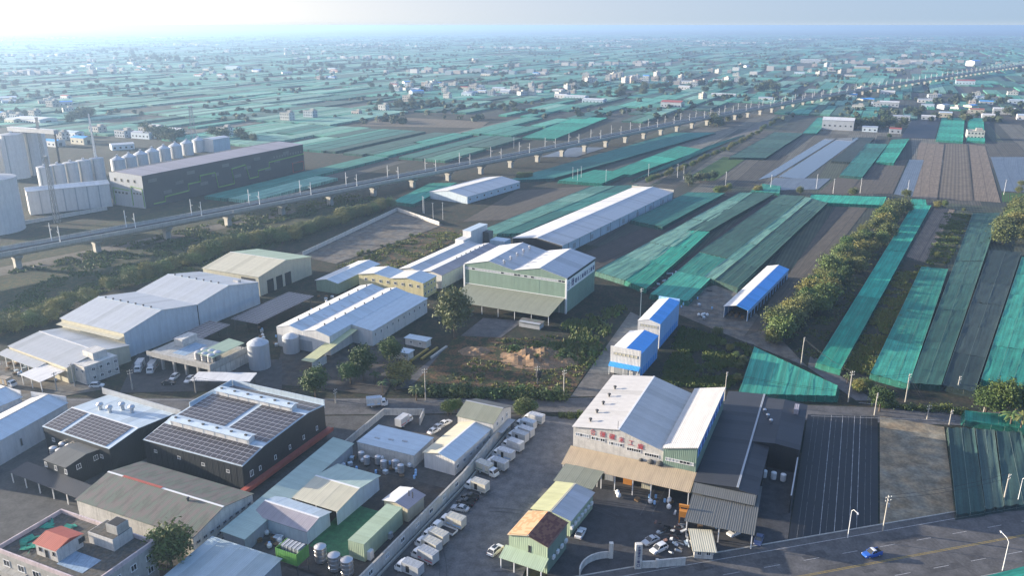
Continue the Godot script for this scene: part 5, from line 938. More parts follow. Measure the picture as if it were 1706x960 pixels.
func setting():
	var b = MB.new()
	var R0 = 32000.0
	b.quad(Vector3(-R0, 0, -R0), Vector3(R0, 0, -R0), Vector3(R0, 0, 600), Vector3(-R0, 0, 600))
	struct("ground", b, "ground", "flat olive brown plain")
	var y = 0.03
	for q in QUADS:
		if q[0][0] == "n": continue
		var p = []
		for k in 4: p.append(Vector2(q[3 + k * 2], q[4 + k * 2]))
		y += 0.004
		struct(FIELD[q[0]][0], flat(p, y), q[0], FIELD[q[0]][1])
	# the highway: straight, its near carriageway running to the corner of the view
	var d = Vector3(0.968, 0, -0.25).normalized(); var n = Vector3(-d.z, 0, d.x) * -1.0
	n = Vector3(d.z, 0, -d.x) * -1.0
	var o0 = Vector3(85, 0, -163.5)
	if n.z < 0: n = -n
	var hb = MB.new()
	var yy = 0.30
	var st = o0 - d * 260; var en = o0 + d * 500
	var U = Vector3.UP
	hb.quad(st - n * 2.2 + U * yy, en - n * 2.2 + U * yy, en + n * 22 + U * yy, st + n * 22 + U * yy)
	struct("highway", hb, "road", "wide asphalt highway with painted lanes")
	var kb = MB.new()
	kb.bar(st - n * 2.35 + U * 0.2, en - n * 2.35 + U * 0.2, 0.3, 0.5)
	struct("kerb", kb, "concrete", "concrete kerb along the highway")
	var mk = MB.new()
	for w in [[0.0, 0.16], [19.6, 0.16]]:
		var c = n * w[0] + U * (yy + 0.006)
		mk.quad(st + c - n * w[1] / 2, en + c - n * w[1] / 2, en + c + n * w[1] / 2, st + c + n * w[1] / 2)
	for lane in [5.1, 14.7]:
		var x = -200.0
		while x < 300.0:
			var a = o0 + d * (x + lane * 1.7) + n * lane + U * (yy + 0.006)
			mk.quad(a - n * 0.07, a + d * 4 - n * 0.07, a + d * 4 + n * 0.07, a + n * 0.07)
			x += 10.0
	struct("lane_markings", mk, "line", "white lane markings on the highway")
	var ym = MB.new()
	for w in [9.6, 10.0]:
		var c = n * w + U * (yy + 0.006)
		ym.quad(st + c - n * 0.08, en + c - n * 0.08, en + c + n * 0.08, st + c + n * 0.08)
	struct("centre_line", ym, "yline", "double yellow centre line on the highway")
	var em = MB.new()
	for s in EDGES:
		var p0 = Vector3(s[0].x, 0.20, s[0].y); var p1 = Vector3(s[1].x, 0.20, s[1].y); var w = (p1 - p0).cross(Vector3.UP).normalized() * 0.09
		em.quad(p0 - w, p1 - w, p1 + w, p0 + w)
	struct("edge_line", em, "line", "white edge line along the middle road")
	var pm = MB.new()
	var r = RandomNumberGenerator.new(); r.seed = 8
	for k in 26:
		var c = o0 + d * r.randf_range(-60, 60) + n * r.randf_range(0.5, 19.0) + U * (yy + 0.004)
		var l2 = d * r.randf_range(0.6, 5.0); var w2 = n * r.randf_range(0.3, 1.3)
		pm.quad(c - l2 - w2, c + l2 - w2, c + l2 + w2, c - l2 + w2)
	for k in 5:
		var c = o0 + d * r.randf_range(-50, 50) + U * (yy + 0.0045)
		pm.quad(c, c + d * 0.12, c + d * 0.12 + n * 19.5, c + n * 19.5)
	struct("asphalt_patches", pm, "patch", "darker repair patches in the highway asphalt")
	# white seams on the black film field
	var q = QUADS.filter(func(z): return z[0] == "soilk")[0]
	var A = Vector3(q[3], 0.12, q[4]); var Bp = Vector3(q[5], 0.12, q[6]); var C = Vector3(q[7], 0.12, q[8]); var D = Vector3(q[9], 0.12, q[10])
	var sm = MB.new()
	for k in range(1, 12):
		var f = k / 12.0 + rng.randf_range(-0.01, 0.01)
		var p0 = A.lerp(Bp, f); var p1 = D.lerp(C, f)
		var px = (Bp - A).normalized() * (0.075 if k in [4, 6, 8, 9] else 0.018)
		for s in 40:
			if rng.randf() < (0.0 if k in [4, 6, 8, 9] else 0.06): continue
			var a0 = p0.lerp(p1, s / 40.0); var a1 = p0.lerp(p1, (s + 1) / 40.0)
			var w0 = px * rng.randf_range(0.5, 1.4); var w1 = px * rng.randf_range(0.5, 1.4)
			sm.quad(a1 - w1, a1 + w1, a0 + w0, a0 - w0)
	struct("film_seams", sm, "line", "pale dusty seams on the black film field")
	pass

# a shade net: rows of sagging cloth on posts, cloth sides down to the ground
func net_mesh(p: Array, h: float, pleat: float, amp: float, sd: int) -> Array:
	var r = RandomNumberGenerator.new(); r.seed = sd
	var w = p[0].distance_to(p[1]); var l = p[1].distance_to(p[2])
	var nu = clampi(int(w / pleat) * 2, 4, 60); var nv = clampi(int(l / 7.0), 3, 40)
	var b = MB.new()
	var i0 = 0
	var dev = []
	for j in nv + 1:
		for i in nu + 1: dev.append(r.randf_range(-1, 1))
	for j in nv + 1:
		for i in nu + 1:
			var u = float(i) / nu; var v = float(j) / nv
			var q: Vector2 = p[0].lerp(p[1], u).lerp(p[3].lerp(p[2], u), v)
			var y = h - amp * (i % 2) + dev[j * (nu + 1) + i] * amp * 0.5
			b.put(Vector3(q.x, y, q.y), Vector3.UP, Vector2(u * w, v * l))
	for j in nv + 1:
		for i in nu + 1:
			var k = j * (nu + 1) + i
			var dx: Vector3 = b.v[j * (nu + 1) + mini(i + 1, nu)] - b.v[j * (nu + 1) + maxi(i - 1, 0)]
			var dz: Vector3 = b.v[mini(j + 1, nv) * (nu + 1) + i] - b.v[maxi(j - 1, 0) * (nu + 1) + i]
			var nn = dx.cross(dz).normalized()
			b.n[k] = nn if nn.y > 0 else -nn
	for j in nv:
		for i in nu:
			var k = j * (nu + 1) + i
			b.ix.append_array([k, k + nu + 1, k + nu + 2, k, k + nu + 2, k + 1])
	var s = MB.new()
	var c = (p[0] + p[1] + p[2] + p[3]) / 4.0
	for e in 4:
		var a: Vector2 = p[e]; var d: Vector2 = p[(e + 1) % 4]
		var oa = (a - c).normalized() * 0.9; var od = (d - c).normalized() * 0.9
		s.quad(Vector3(a.x, h, a.y), Vector3(d.x, h, d.y), Vector3(d.x + od.x, 0.02, d.y + od.y), Vector3(a.x + oa.x, 0.02, a.y + oa.y))
	return [b, s]

func nets():
	var sd = 1
	for q in QUADS:
		if q[0][0] != "n": continue
		var p = []
		for k in 4: p.append(Vector2(q[3 + k * 2], q[4 + k * 2]))
		var c: Vector2 = (p[0] + p[1] + p[2] + p[3]) / 4.0
		for k in 4: p[k] -= c
		var o = node("shade_net", Vector3(c.x, 0, c.y))
		tag(o, q[1], "shade net", "torn net strips" if q[0] == "nu" else "")
		# lengths of net sewn end to end, each with its own bleaching and sag
		var np = clampi(int(p[1].distance_to(p[2]) / 32.0), 1, 7)
		for k in np:
			var f0 = float(k) / np; var f1 = float(k + 1) / np
			var pp = [p[0].lerp(p[3], f0), p[1].lerp(p[2], f0), p[1].lerp(p[2], f1), p[0].lerp(p[3], f1)]
			var ms = net_mesh(pp, q[2] + rng.randf_range(-0.12, 0.12), 2.6 if q[0] != "np" else 1.8, 0.2 if q[0] != "nu" else 0.4, sd)
			sd += 1
			add("net_panel", ms[0], q[0] + ["", "_1", "_2"][rng.randi() % 3], o)
		add("side_net", net_mesh(p, q[2] - 0.1, 3.0, 0.1, sd)[1], q[0] + "_side", o)
		if c.length() < 470:
			var nc = clampi(int(p[0].distance_to(p[1]) / 4.0), 2, 7)
			for i in nc + 1:
				var f = float(i) / nc
				var e0: Vector2 = p[0].lerp(p[1], f) * 0.99; var e1: Vector2 = p[3].lerp(p[2], f) * 0.99
				var cb = MB.new(); cb.bar(Vector3(e0.x, q[2] + 0.06, e0.y), Vector3(e1.x, q[2] + 0.06, e1.y), 0.06, 0.05); add("cable", cb, "cable", o)
		var w = p[0].distance_to(p[1]); var l = p[1].distance_to(p[2])
		for e in [[0, 1], [2, 3]]:
			var n = clampi(int(w / 3.0), 2, 14)
			for i in n + 1:
				var a: Vector2 = p[e[0]].lerp(p[e[1]], float(i) / n)
				var ps = add("post", boxm(Vector3(0.08, q[2] - 0.2, 0.08)), "pole", o, Vector3(a.x * 0.992, (q[2] - 0.2) / 2, a.y * 0.992))

func viaduct():
	# one railway viaduct; decks span between piers, a mast pair stands over every second span
	var pts = []
	var ext = [LINE[0] + (LINE[0] - LINE[1]).normalized() * 130.0] + LINE + [LINE[-1] + (LINE[-1] - LINE[-2]).normalized() * 2500.0]
	for i in ext.size() - 1:
		var a: Vector2 = ext[i]; var b: Vector2 = ext[i + 1]
		pts.append([a, b])
	var pos = []
	var carry = 0.0
	for s in pts:
		var ln = s[0].distance_to(s[1]); var t = carry
		while t < ln:
			pos.append(s[0].lerp(s[1], t / ln)); t += 38.5
		carry = t - ln
	var root = node("railway_viaduct", Vector3(pos[0].x, 0, pos[0].y))
	tag(root, "long grey railway viaduct on flared piers crossing the fields", "viaduct")
	var pm = MB.new()
	pm.loft([[Vector3(-1.1, 0, -1.4), Vector3(-1.1, 0, 1.4), Vector3(1.1, 0, 1.4), Vector3(1.1, 0, -1.4)], [Vector3(-1.1, 4.2, -1.4), Vector3(-1.1, 4.2, 1.4), Vector3(1.1, 4.2, 1.4), Vector3(1.1, 4.2, -1.4)], [Vector3(-1.3, 5.4, -2.2), Vector3(-1.3, 5.4, 2.2), Vector3(1.3, 5.4, 2.2), Vector3(1.3, 5.4, -2.2)], [Vector3(-1.5, 6.3, -3.3), Vector3(-1.5, 6.3, 3.3), Vector3(1.5, 6.3, 3.3), Vector3(1.5, 6.3, -3.3)], [Vector3(-1.5, 7.0, -3.3), Vector3(-1.5, 7.0, 3.3), Vector3(1.5, 7.0, 3.3), Vector3(1.5, 7.0, -3.3)]])
	var pier = pm.mesh()
	var dk = {}
	var mast = MB.new()
	mast.tube(Vector3(0, 0, 0), Vector3(0, 9.6, 0), 0.24, 0.17, 6); var mastm = mast.mesh()
	var armm = MB.new(); armm.bar(Vector3(0, 6.2, 0), Vector3(0, 6.5, 2.6), 0.08, 0.08); armm.bar(Vector3(0, 5.2, 0), Vector3(0, 6.3, 2.0), 0.06, 0.06); var armx = armm.mesh()
	for i in pos.size() - 1:
		var a: Vector2 = pos[i]; var b: Vector2 = pos[i + 1]
		var d = (b - a); var ln = d.length(); var yaw = atan2(-d.y, d.x)
		var at = Vector3(a.x - pos[0].x, 0, a.y - pos[0].y)
		var p = add("pier", pier, "concrete", root, at); p.rotation.y = yaw; p.scale = Vector3(1.25, 1.0, 1.25)
		var key = "deck%.1f" % ln
		if not dk.has(key):
			var m = MB.new()
			m.loft([[Vector3(0.1, 6.8, -2.8), Vector3(0.1, 6.8, 2.8), Vector3(0.1, 8.7, 3.4), Vector3(0.1, 9.0, 6.4), Vector3(0.1, 9.3, 6.5), Vector3(0.1, 9.3, -6.5), Vector3(0.1, 9.0, -6.4), Vector3(0.1, 8.7, -3.4)], [Vector3(ln - 0.1, 6.8, -2.8), Vector3(ln - 0.1, 6.8, 2.8), Vector3(ln - 0.1, 8.7, 3.4), Vector3(ln - 0.1, 9.0, 6.4), Vector3(ln - 0.1, 9.3, 6.5), Vector3(ln - 0.1, 9.3, -6.5), Vector3(ln - 0.1, 9.0, -6.4), Vector3(ln - 0.1, 8.7, -3.4)]])
			var w = MB.new()
			for s in [-1, 1]: w.box(Vector3(ln / 2, 9.9, s * 6.6), Vector3(ln - 0.1, 2.0, 0.25))
			var tk = MB.new()
			for s in [-2.3, 2.3]:
				tk.box(Vector3(ln / 2, 9.42, s), Vector3(ln, 0.22, 2.4))
				for t in [-0.72, 0.72]: tk.box(Vector3(ln / 2, 9.6, s + t), Vector3(ln, 0.15, 0.1))
			dk[key] = [m.mesh(), w.mesh(), tk.mesh()]
		var o = add("deck", dk[key][0], "concrete", root, at); o.rotation.y = yaw
		add("parapet", dk[key][1], "concrete", o); add("track", dk[key][2], "dirtyconc", o)
		if i < 75:
			var c = (a + b) / 2.0
			for s in [-1, 1]:
				var side = Vector2(-d.y, d.x).normalized() * 5.6 * s
				var g = node("overhead_mast", Vector3(c.x + side.x, 9.3, c.y + side.y), yaw + (PI if s > 0 else 0.0))
				tag(g, "slim white overhead line mast on the viaduct deck", "mast", "masts along the viaduct")
				add("pole", mastm, "trim", g); add("bracket", armx, "trim", g)
func solar_grid(bd, x0: float, x1: float, z0: float, y0: float, z1: float, y1: float, nx: int, nz: int, skip = -1):
	# panels on a slope: from (z0,y0) up to (z1,y1), every panel a framed sheet
	var pw = (x1 - x0) / nx; var sl = Vector2(z1 - z0, y1 - y0); var ph = sl.length() / nz
	var bs = Basis(Vector3.RIGHT, atan2(y1 - y0, -(z1 - z0)))
	var fk = "pf%.2f,%.2f" % [pw, ph]
	for i in nx:
		if i == skip: continue
		for j in nz:
			var t = (j + 0.5) / nz
			var o = add("solar_panel", boxm(Vector3(pw * 0.985, 0.04, ph * 0.985)), "solarframe", bd.o, Vector3(x0 + pw * (i + 0.5), y0 + (y1 - y0) * t + 0.28, z0 + (z1 - z0) * t))
			o.basis = bs
			add("cell_sheet", boxm(Vector3(pw * 0.92, 0.02, ph * 0.90)), "solar", o, Vector3(0, 0.021, 0))

func lantern(bd, x0, x1, z, y, w = 2.2, h = 1.7):
	var b = MB.new()
	var L = x1 - x0
	b.box(Vector3((x0 + x1) / 2, y + h / 2, z), Vector3(L, h, w))
	var o = add("roof_lantern", b, "white", bd.o)
	b = MB.new()
	b.quad(Vector3(x0 - 0.3, y + h + 0.5, z), Vector3(x1 + 0.3, y + h + 0.5, z), Vector3(x1 + 0.3, y + h, z + w * 0.8), Vector3(x0 - 0.3, y + h, z + w * 0.8))
	b.quad(Vector3(x0 - 0.3, y + h + 0.02, z - w * 0.8), Vector3(x1 + 0.3, y + h + 0.02, z - w * 0.8), Vector3(x1 + 0.3, y + h + 0.52, z), Vector3(x0 - 0.3, y + h + 0.52, z))
	b.tri(Vector3(x0, y + h, z - w * 0.5), Vector3(x0, y + h + 0.5, z), Vector3(x0, y + h, z + w * 0.5)); b.tri(Vector3(x1, y + h, z + w * 0.5), Vector3(x1, y + h + 0.5, z), Vector3(x1, y + h, z - w * 0.5))
	add("cover", b, "paleblue", o)
	for k in 6: add("fan_housing", boxm(Vector3(0.7, 0.35, 0.5)), "darkmetal", o, Vector3(lerpf(x0 + 1.5, x1 - 1.5, k / 5.0), y + h + 0.5, z + 0.35))
	for k in 8: add("louvre", boxm(Vector3(0.08, h - 0.2, 0.06)), "paleblue", o, Vector3(lerpf(x0 + 0.5, x1 - 0.5, k / 7.0), y + h / 2, z + w / 2 + 0.03))

func front_sheds():
	# ---- rice mill
	var m = shed("rice_mill", "mill", {"prof": [Vector2(-B.mill[3] / 2, 12.2), Vector2(0.2, 14.0), Vector2(B.mill[3] / 2, 10.4)], "wall": "white", "roof": "offwhite", "over": 0.3, "wmats": {"front": "plaster"}}, "white rice mill with red lettering over a tan canopy", "mill")
	var hw: float = m.w / 2; var hl: float = m.l / 2
	var us = [-9.8, -5.3, -0.5, 4.5, 9.3]; var uy = [10.2, 10.0, 9.6, 9.0, 8.5]
	for k in 5: ribbon(m, "front", us[k], uy[k], 3.7, 0.85, 6, "mix" if k < 3 else "black")
	var chs = ["he", "de", "nian", "mi", "gong", "chang"]
	for k in 6: glyph(m, chs[k], 1.55, "red", "front", -6.8 + 2.62 * k, [11.75, 11.7, 11.55, 11.2, 10.9, 10.4][k])
	for k in 5: vent(m, Vector3(-hw + 3.6, 12.9, hl - 3.5 - k * 5.6), 1.2)
	var wg = {"o": m.o, "w": m.w + 17.0, "l": m.l, "h": 14.0}
	var wb = MB.new()
	var x0 = hw + 0.02; var x1 = hw + 8.6; var zf = hl + 0.3; var zb = -hl - 2.0
	var wl = [[Vector3(x0, 13.6, zf), Vector3(x1, 13.6, zf)], [Vector3(x1, 13.6, zf), Vector3(x1, 13.6, zb)], [Vector3(x1, 13.6, zb), Vector3(x0, 13.6, zb)], [Vector3(x0, 13.6, zb), Vector3(x0, 13.6, zf)]]
	for s in wl:
		for k in 2: s[k].y = 11.4 if s[k].x < x0 + 1 else 13.4
		var b = MB.new(); b.quad(s[0], s[1], Vector3(s[1].x, 0, s[1].z), Vector3(s[0].x, 0, s[0].z)); add("wing_wall", b, "greenwall", m.o)
	var rb = MB.new(); rb.box(Vector3((x0 + x1) / 2, 12.58, (zf + zb) / 2), Vector3(x1 - x0 + 0.7, 0.2, zf - zb + 0.5), Basis(Vector3(0, 0, 1), atan2(2.0, x1 - x0))); add("wing_roof", rb, "offwhite", m.o)
	var wd = {"o": m.o, "w": x1 * 2, "l": zf * 2, "h": 14.0}
	ribbon(wd, "front", (x0 + x1) / 2, 8.6, 7.2, 0.8, 8, "mix")
	panel_on(wd, "sign_board", "right", (zf + zb) / -2.0, 11.6, zf - zb - 1.0, 2.6, "bluewall")
	for k in 9: glyph(wd, ["he", "de", "nian", "mi", "gong", "chang"][k % 6], 1.9, "inkblue", "right", -(zf - 2.5) + k * 3.9, 11.6, 0.1)
	canopy(m, "canopy", "tan", -hw - 0.5, x1 + 0.2, hl + 0.32, 6.4, hl + 7.6, 4.7, 8)
	for a in [[6.6, 0.9], [9.2, 1.3], [11.6, 1.5]]:
		var b = MB.new(); b.lathe([Vector2(a[1] * 0.75, 0), Vector2(a[1] * 0.6, a[1] * 0.4), Vector2(0, a[1] * 0.75)], 12); add("vent_hood", b, "dirtyconc", m.o, Vector3(a[0], 6.5, hl + 0.2))
	for k in 4: pbox(m.o, "machine", ["greenwall", "grey", "orange", "cream"][k], Vector3(-6.0 + k * 5.0, 1.3, hl + 2.0), Vector3(2.4, 2.6, 1.8))
	pbox(m.o, "lightning_rod", "darkmetal", Vector3(0, 15.4, hl + 0.1), Vector3(0.1, 2.2, 0.1))
	# ---- dark roofs right of the mill
	var d = shed("dark_roofed_shed", "darkshed", {"prof": [Vector2(-6.0, 6.4), Vector2(4.4, 7.2), Vector2(5.0, 6.6), Vector2(9.0, 6.2)], "wall": "dark", "roof": "darkroof", "cap": "grey", "over": 0.25}, "low shed with a dark roof along the mill's green wing", "shed")
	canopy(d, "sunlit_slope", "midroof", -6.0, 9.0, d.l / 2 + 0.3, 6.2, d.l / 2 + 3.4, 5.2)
	var d2 = shed("dark_back_shed", "darkback", {"axis": "z", "rise": 0.6, "wall": "dark", "roof": "darkroof", "cap": null, "over": 0.25}, "dark roofed back shed behind the tank courtyard", "shed")
	pbox(d2.o, "skylight_box", "purplegrey", Vector3(d2.w / 2 - 2.5, 8.1, -d2.l / 2 + 6), Vector3(1.3, 1.6, 4.0))
	for k in 3: vent(d2, Vector3(-d2.w / 2 + 1.5 + k * 1.2, 7.3, -4 + k * 3.0), 0.9, "turbine")
	var cw = node("courtyard_wall", Vector3(B.darkback[0], 0, B.darkback[1]), B.darkback[2])
	tag(cw, "dark sheet wall around the tank courtyard beside the film field", "wall")
	pbox(cw, "sheet", "dark", Vector3(d2.w / 2 - 0.1, 2.5, d2.l / 2 + 10.5), Vector3(0.2, 5.0, 20.0)); pbox(cw, "coping", "grey", Vector3(d2.w / 2 - 0.1, 5.06, d2.l / 2 + 10.5), Vector3(0.35, 0.1, 20.0))
	for k in 3:
		var p: Vector3 = cw.transform * Vector3(-1.5 + k * 2.4, 0, d2.l / 2 + 6.0)
		tank(p, 0.7, 1.8, "small white tank in the dark courtyard", "courtyard tanks", "trim", 0.4)
	var lc = shed("carport", "lowcanopy", {"prof": [Vector2(-9.8, 4.2), Vector2(9.8, 5.0)], "axis": "x", "wall": "dark", "roof": "midroof", "cap": null, "open": ["front", "left", "right"], "rmats": {0: "midroof"}}, "ribbed grey carport in front of the dark roofed shed", "carport")
	# ---- tiled house, lime roof shed, link canopy
	var ls = shed("lime_roof_shed", "limeshed", {"rise": 0.9, "wall": "palegreen", "roof": "lime", "rmats": {1: "galv"}, "cap": "cream"}, "low shed with a lime green roof behind the tiled house", "shed")
	for k in 7: pbox(ls.o, "air_unit", "trim", Vector3(ls.w / 2 + 0.35, 2.6, -ls.l / 2 + 1.5 + k * 1.9), Vector3(0.5, 0.8, 1.0))
	var th = shed("tiled_house", "tilehouse", {"rise": 1.3, "wall": "lime", "wmats": {"right": "greenwall", "front": "palegreen"}, "roof": "tan", "rmats": {0: "tan", 1: "brownroof"}, "cap": "cream", "over": 0.3}, "pale green house with an orange and maroon tiled roof", "house")
	win(th, "front", 0.4, 5.0, 0.7, 1.7, "darkmetal"); canopy(th, "awning", "palegreen", -th.w / 2 - 0.8, th.w / 2 + 0.3, th.l / 2 + 0.02, 4.0, th.l / 2 + 3.2, 2.7, 4)
	roof_tiles(th)
	for k in 4: pbox(th.o, "air_unit", "trim", Vector3(th.w / 2 + 0.35, 3.0, -4 + k * 2.2), Vector3(0.5, 0.8, 1.0))
	shed("link_canopy", "linkcanopy", {"prof": [Vector2(-B.linkcanopy[4] / 2, 4.2), Vector2(B.linkcanopy[4] / 2, 4.8)], "axis": "x", "wall": "grey", "roof": "galv", "rmats": {0: "olive"}, "cap": null, "open": ["front", "back", "left", "right"]}, "grey green canopy linking the tan mill canopy and lime roof shed", "canopy")
	# ---- sheds left of the truck yard
	var cb = shed("office_shed", "creamblue", {"rise": 1.1, "wall": "white", "roof": "cream", "rmats": {1: "paleblue"}, "cap": "trim"}, "long shed with one cream and one pale blue roof slope by the trucks")
	winrow(cb, "right", -9, 9, 6, 2.2, 1.3, 1.1, "trim", "glass")
	var gh = shed("gabled_house", "gablehouse", {"axis": "x", "rise": 2.0, "wall": "plaster", "roof": "olive", "rmats": {1: "midroof"}, "cap": "grey"}, "white two storey house with an olive grey gabled roof", "house")
	winrow(gh, "right", -3.2, 3.2, 3, 5.2, 1.1, 1.3); winrow(gh, "front", -3, 3, 2, 2.4, 1.4, 1.2); panel_on(gh, "door", "right", 1.2, 1.1, 1.0, 2.2, "darkmetal")
	canopy({"o": gh.o}, "side_awning", "grey", gh.w / 2 + 0.02, gh.w / 2 + 2.2, 4.5, 3.2, -4.5, 3.2)
	var rs = shed("rust_shed", "rustshed", {"axis": "x", "rise": 2.2, "wall": "plaster", "roof": "rusty", "cap": "trim", "over": 0.3}, "wide shed with a stained green and mauve roof behind the terrace house", "shed")
	winrow(rs, "right", -8.2, 8.2, 9, 3.6, 1.2, 0.8, "grey", "black"); winrow(rs, "right", -8.2, 8.2, 9, 1.8, 1.2, 0.8, "grey", "black")
	pbox(rs.o, "ridge_patch", "redroof", Vector3(-7.0, 8.0, 0), Vector3(13.0, 0.12, 0.7)); vent(rs, Vector3(9, 7.6, 1.2), 1.1)
	shed("mint_roof_shed", "bluegrey", {"prof": [Vector2(-9.0, 4.2), Vector2(9.0, 5.2)], "axis": "x", "wall": "grey", "roof": "worn", "cap": null}, "weathered pale blue sheet roof below the green screen", "shed")
	shed("lean_to", "striproof", {"prof": [Vector2(-B.striproof[3] / 2, 4.4), Vector2(B.striproof[3] / 2, 3.8)], "wall": "grey", "roof": "rusty2", "cap": null, "rmats": {0: "mintroof"}}, "long narrow lean-to roof beside the black solar factory", "shed")
	var cg = shed("cream_open_shed", "creamgable", {"axis": "x", "rise": 1.2, "wall": "paleblue", "roof": "cream", "rmats": {1: "mintroof"}, "cap": "trim", "open": ["front", "left"]}, "open shed with a cream and mint gabled roof on the green yard", "shed")
	var gg = shed("grey_open_shed", "greygable", {"axis": "x", "rise": 1.0, "wall": "paleblue", "roof": "white", "rmats": {0: "purplegrey", 1: "paleblue"}, "cap": "trim", "open": ["left"]}, "open shed with a ribbed pale grey roof beside the green screen", "shed")
	var gl = shed("green_container_shed", "greenlong", {"prof": [Vector2(-2.15, 4.7), Vector2(2.15, 4.8)], "wall": "palegreen", "roof": "olive", "rmats": {0: "palegreen"}, "cap": null, "over": 0.05}, "long pale green box shed with a flat roof", "shed")
	pbox(gl.o, "air_unit", "trim", Vector3(2.6, 1.3, 6.4), Vector3(0.9, 2.4, 1.4)); pbox(gl.o, "air_unit", "grey", Vector3(2.5, 1.0, -2.0), Vector3(0.7, 1.6, 1.2))
	var ly = shed("lilac_roof_shed", "lilac", {"rise": 0.7, "wall": "cream", "roof": "purplegrey", "rmats": {0: "white"}, "cap": "trim"}, "small shed with a lilac grey roof behind the green box shed", "shed")
	for x in [1.2, 2.3]: pbox(ly.o, "flue", "darkmetal", Vector3(x, 5.2, -0.5), Vector3(0.2, 2.2, 0.2))
	panel_on(ly, "door", "front", 1.5, 1.1, 1.0, 2.2, "black")
	var fb = shed("flat_roof_workshop", "flatblue", {"prof": [Vector2(-B.flatblue[3] / 2, 3.9), Vector2(B.flatblue[3] / 2, 3.8)], "wall": "plaster", "roof": "paleblue", "cap": "trim", "over": 0.15}, "workshop with a pale blue flat roof inside the walled yard", "workshop")
	for k in 3: pbox(fb.o, "roof_hatch", "grey", Vector3(-5 + k * 4, 4.1, 1.5 - k * 0.8), Vector3(1.6, 0.25, 0.5))
	# green painted floor and walled yard, long white wall with a plinth
	var gy = MB.new()
	var oc = Vector3(B.greenlong[0], 0, B.greenlong[1]); var bb = Basis(Vector3.UP, B.greenlong[2])
	gy.quad(oc + bb * Vector3(-15, 0.36, -10), oc + bb * Vector3(-1.5, 0.36, -10), oc + bb * Vector3(-1.5, 0.36, 8.5), oc + bb * Vector3(-13, 0.36, 8.5))
	struct("green_floor", gy, "greenpaint", "green painted concrete floor between the open sheds")
	var dyf = MB.new()
	dyf.quad(oc + bb * Vector3(-20, 0.33, -26), oc + bb * Vector3(6.5, 0.33, -26), oc + bb * Vector3(6.5, 0.33, 16), oc + bb * Vector3(-18, 0.33, 16))
	struct("factory_floor", dyf, "lotd", "dark dusty concrete floor of the walled workshop yard")
	for i in 2:
		var a: Vector2 = LONGWALL[i]; var c: Vector2 = LONGWALL[i + 1]
		var w = node("boundary_wall", Vector3((a.x + c.x) / 2, 0, (a.y + c.y) / 2), atan2(-(c.y - a.y), c.x - a.x))
		tag(w, ["long white block wall with barred windows behind the parked trucks", "white boundary wall beside the cream and blue shed"][i], "wall")
		var ln = a.distance_to(c)
		pbox(w, "wall_panel", "plaster", Vector3(0, 1.7, 0), Vector3(ln, 3.4, 0.3)); pbox(w, "coping", "concrete", Vector3(0, 3.46, 0), Vector3(ln + 0.1, 0.12, 0.5)); pbox(w, "gutter", "concrete", Vector3(0, 0.3, 1.0), Vector3(ln, 0.6, 0.35))
		if i == 0:
			var bd = {"o": w, "w": ln, "l": 0.3}
			for k in 7: win(bd, "front", -ln / 2 + 4 + k * (ln - 8) / 6.0, 2.0, 1.6, 1.2, "trim", "glass" if k % 2 == 0 else "grey")
	for i in 3:
		var a: Vector2 = YARDWALL[i]; var c: Vector2 = YARDWALL[i + 1]
		var w = node("yard_wall", Vector3((a.x + c.x) / 2, 0, (a.y + c.y) / 2), atan2(-(c.y - a.y), c.x - a.x))
		tag(w, ["long white yard wall between the red eaved factory and workshop", "low white yard wall along the middle road", "short white yard wall by the parked silver cars"][i], "wall")
		var ln = a.distance_to(c); var n = maxi(1, int(ln / 4.0))
		for k in n: pbox(w, "wall_panel", "plaster", Vector3(-ln / 2 + ln * (k + 0.5) / n, 1.1, 0), Vector3(ln / n - 0.05, 2.2, 0.25))
		pbox(w, "coping", "concrete", Vector3(0, 2.25, 0), Vector3(ln, 0.1, 0.4))
	# tanks, billboard box
	for p in TANKS: tank(Vector3(p.x, 0, p.y), 1.35, 3.6, "tall steel tank with a conical lid beside the green screen", "steel tanks by the green screen", "steel", 0.7)
	for k in 6:
		var p: Vector3 = Vector3(B.flatblue[0], 0, B.flatblue[1]) + Basis(Vector3.UP, B.flatblue[2]) * Vector3(-6.0 + k * 2.7, 0, 8.2 + (k % 2) * 1.4)
		tank(p, 0.85, 2.2, "short steel vat before the pale blue flat roof", "vats before the workshop", "steel", 0.6, "vat")
	var sc = node("green_screen", Vector3(TANKS[0].x - 5.2, 0, TANKS[0].y + 3.4), B.greenlong[2])
	tag(sc, "bright green sheet screen around rooftop cooling units", "screen")
	for k in 4: pbox(sc, "leg", "darkmetal", Vector3(-2.6 + (k % 2) * 5.2, 2.0, -1.8 + int(k / 2.0) * 3.6), Vector3(0.2, 4.0, 0.2))
	pbox(sc, "front_sheet", "greencanopy", Vector3(0, 5.4, 2.0), Vector3(5.6, 3.0, 0.1)); pbox(sc, "side_sheet", "greencanopy", Vector3(2.85, 5.4, 0), Vector3(0.1, 3.0, 4.0)); pbox(sc, "side_sheet", "greencanopy", Vector3(-2.85, 5.4, 0), Vector3(0.1, 3.0, 4.0)); pbox(sc, "deck", "darkmetal", Vector3(0, 4.0, 0), Vector3(5.6, 0.15, 4.0))
	for k in 5: pbox(sc, "cooling_unit", "grey", Vector3(-2.0 + k * 1.0, 5.6, -0.4), Vector3(0.7, 3.0, 2.4))
	# ---- black solar factory
	var s2 = B.solar2
	var h0 = 8.5; var l2: float = s2[4]
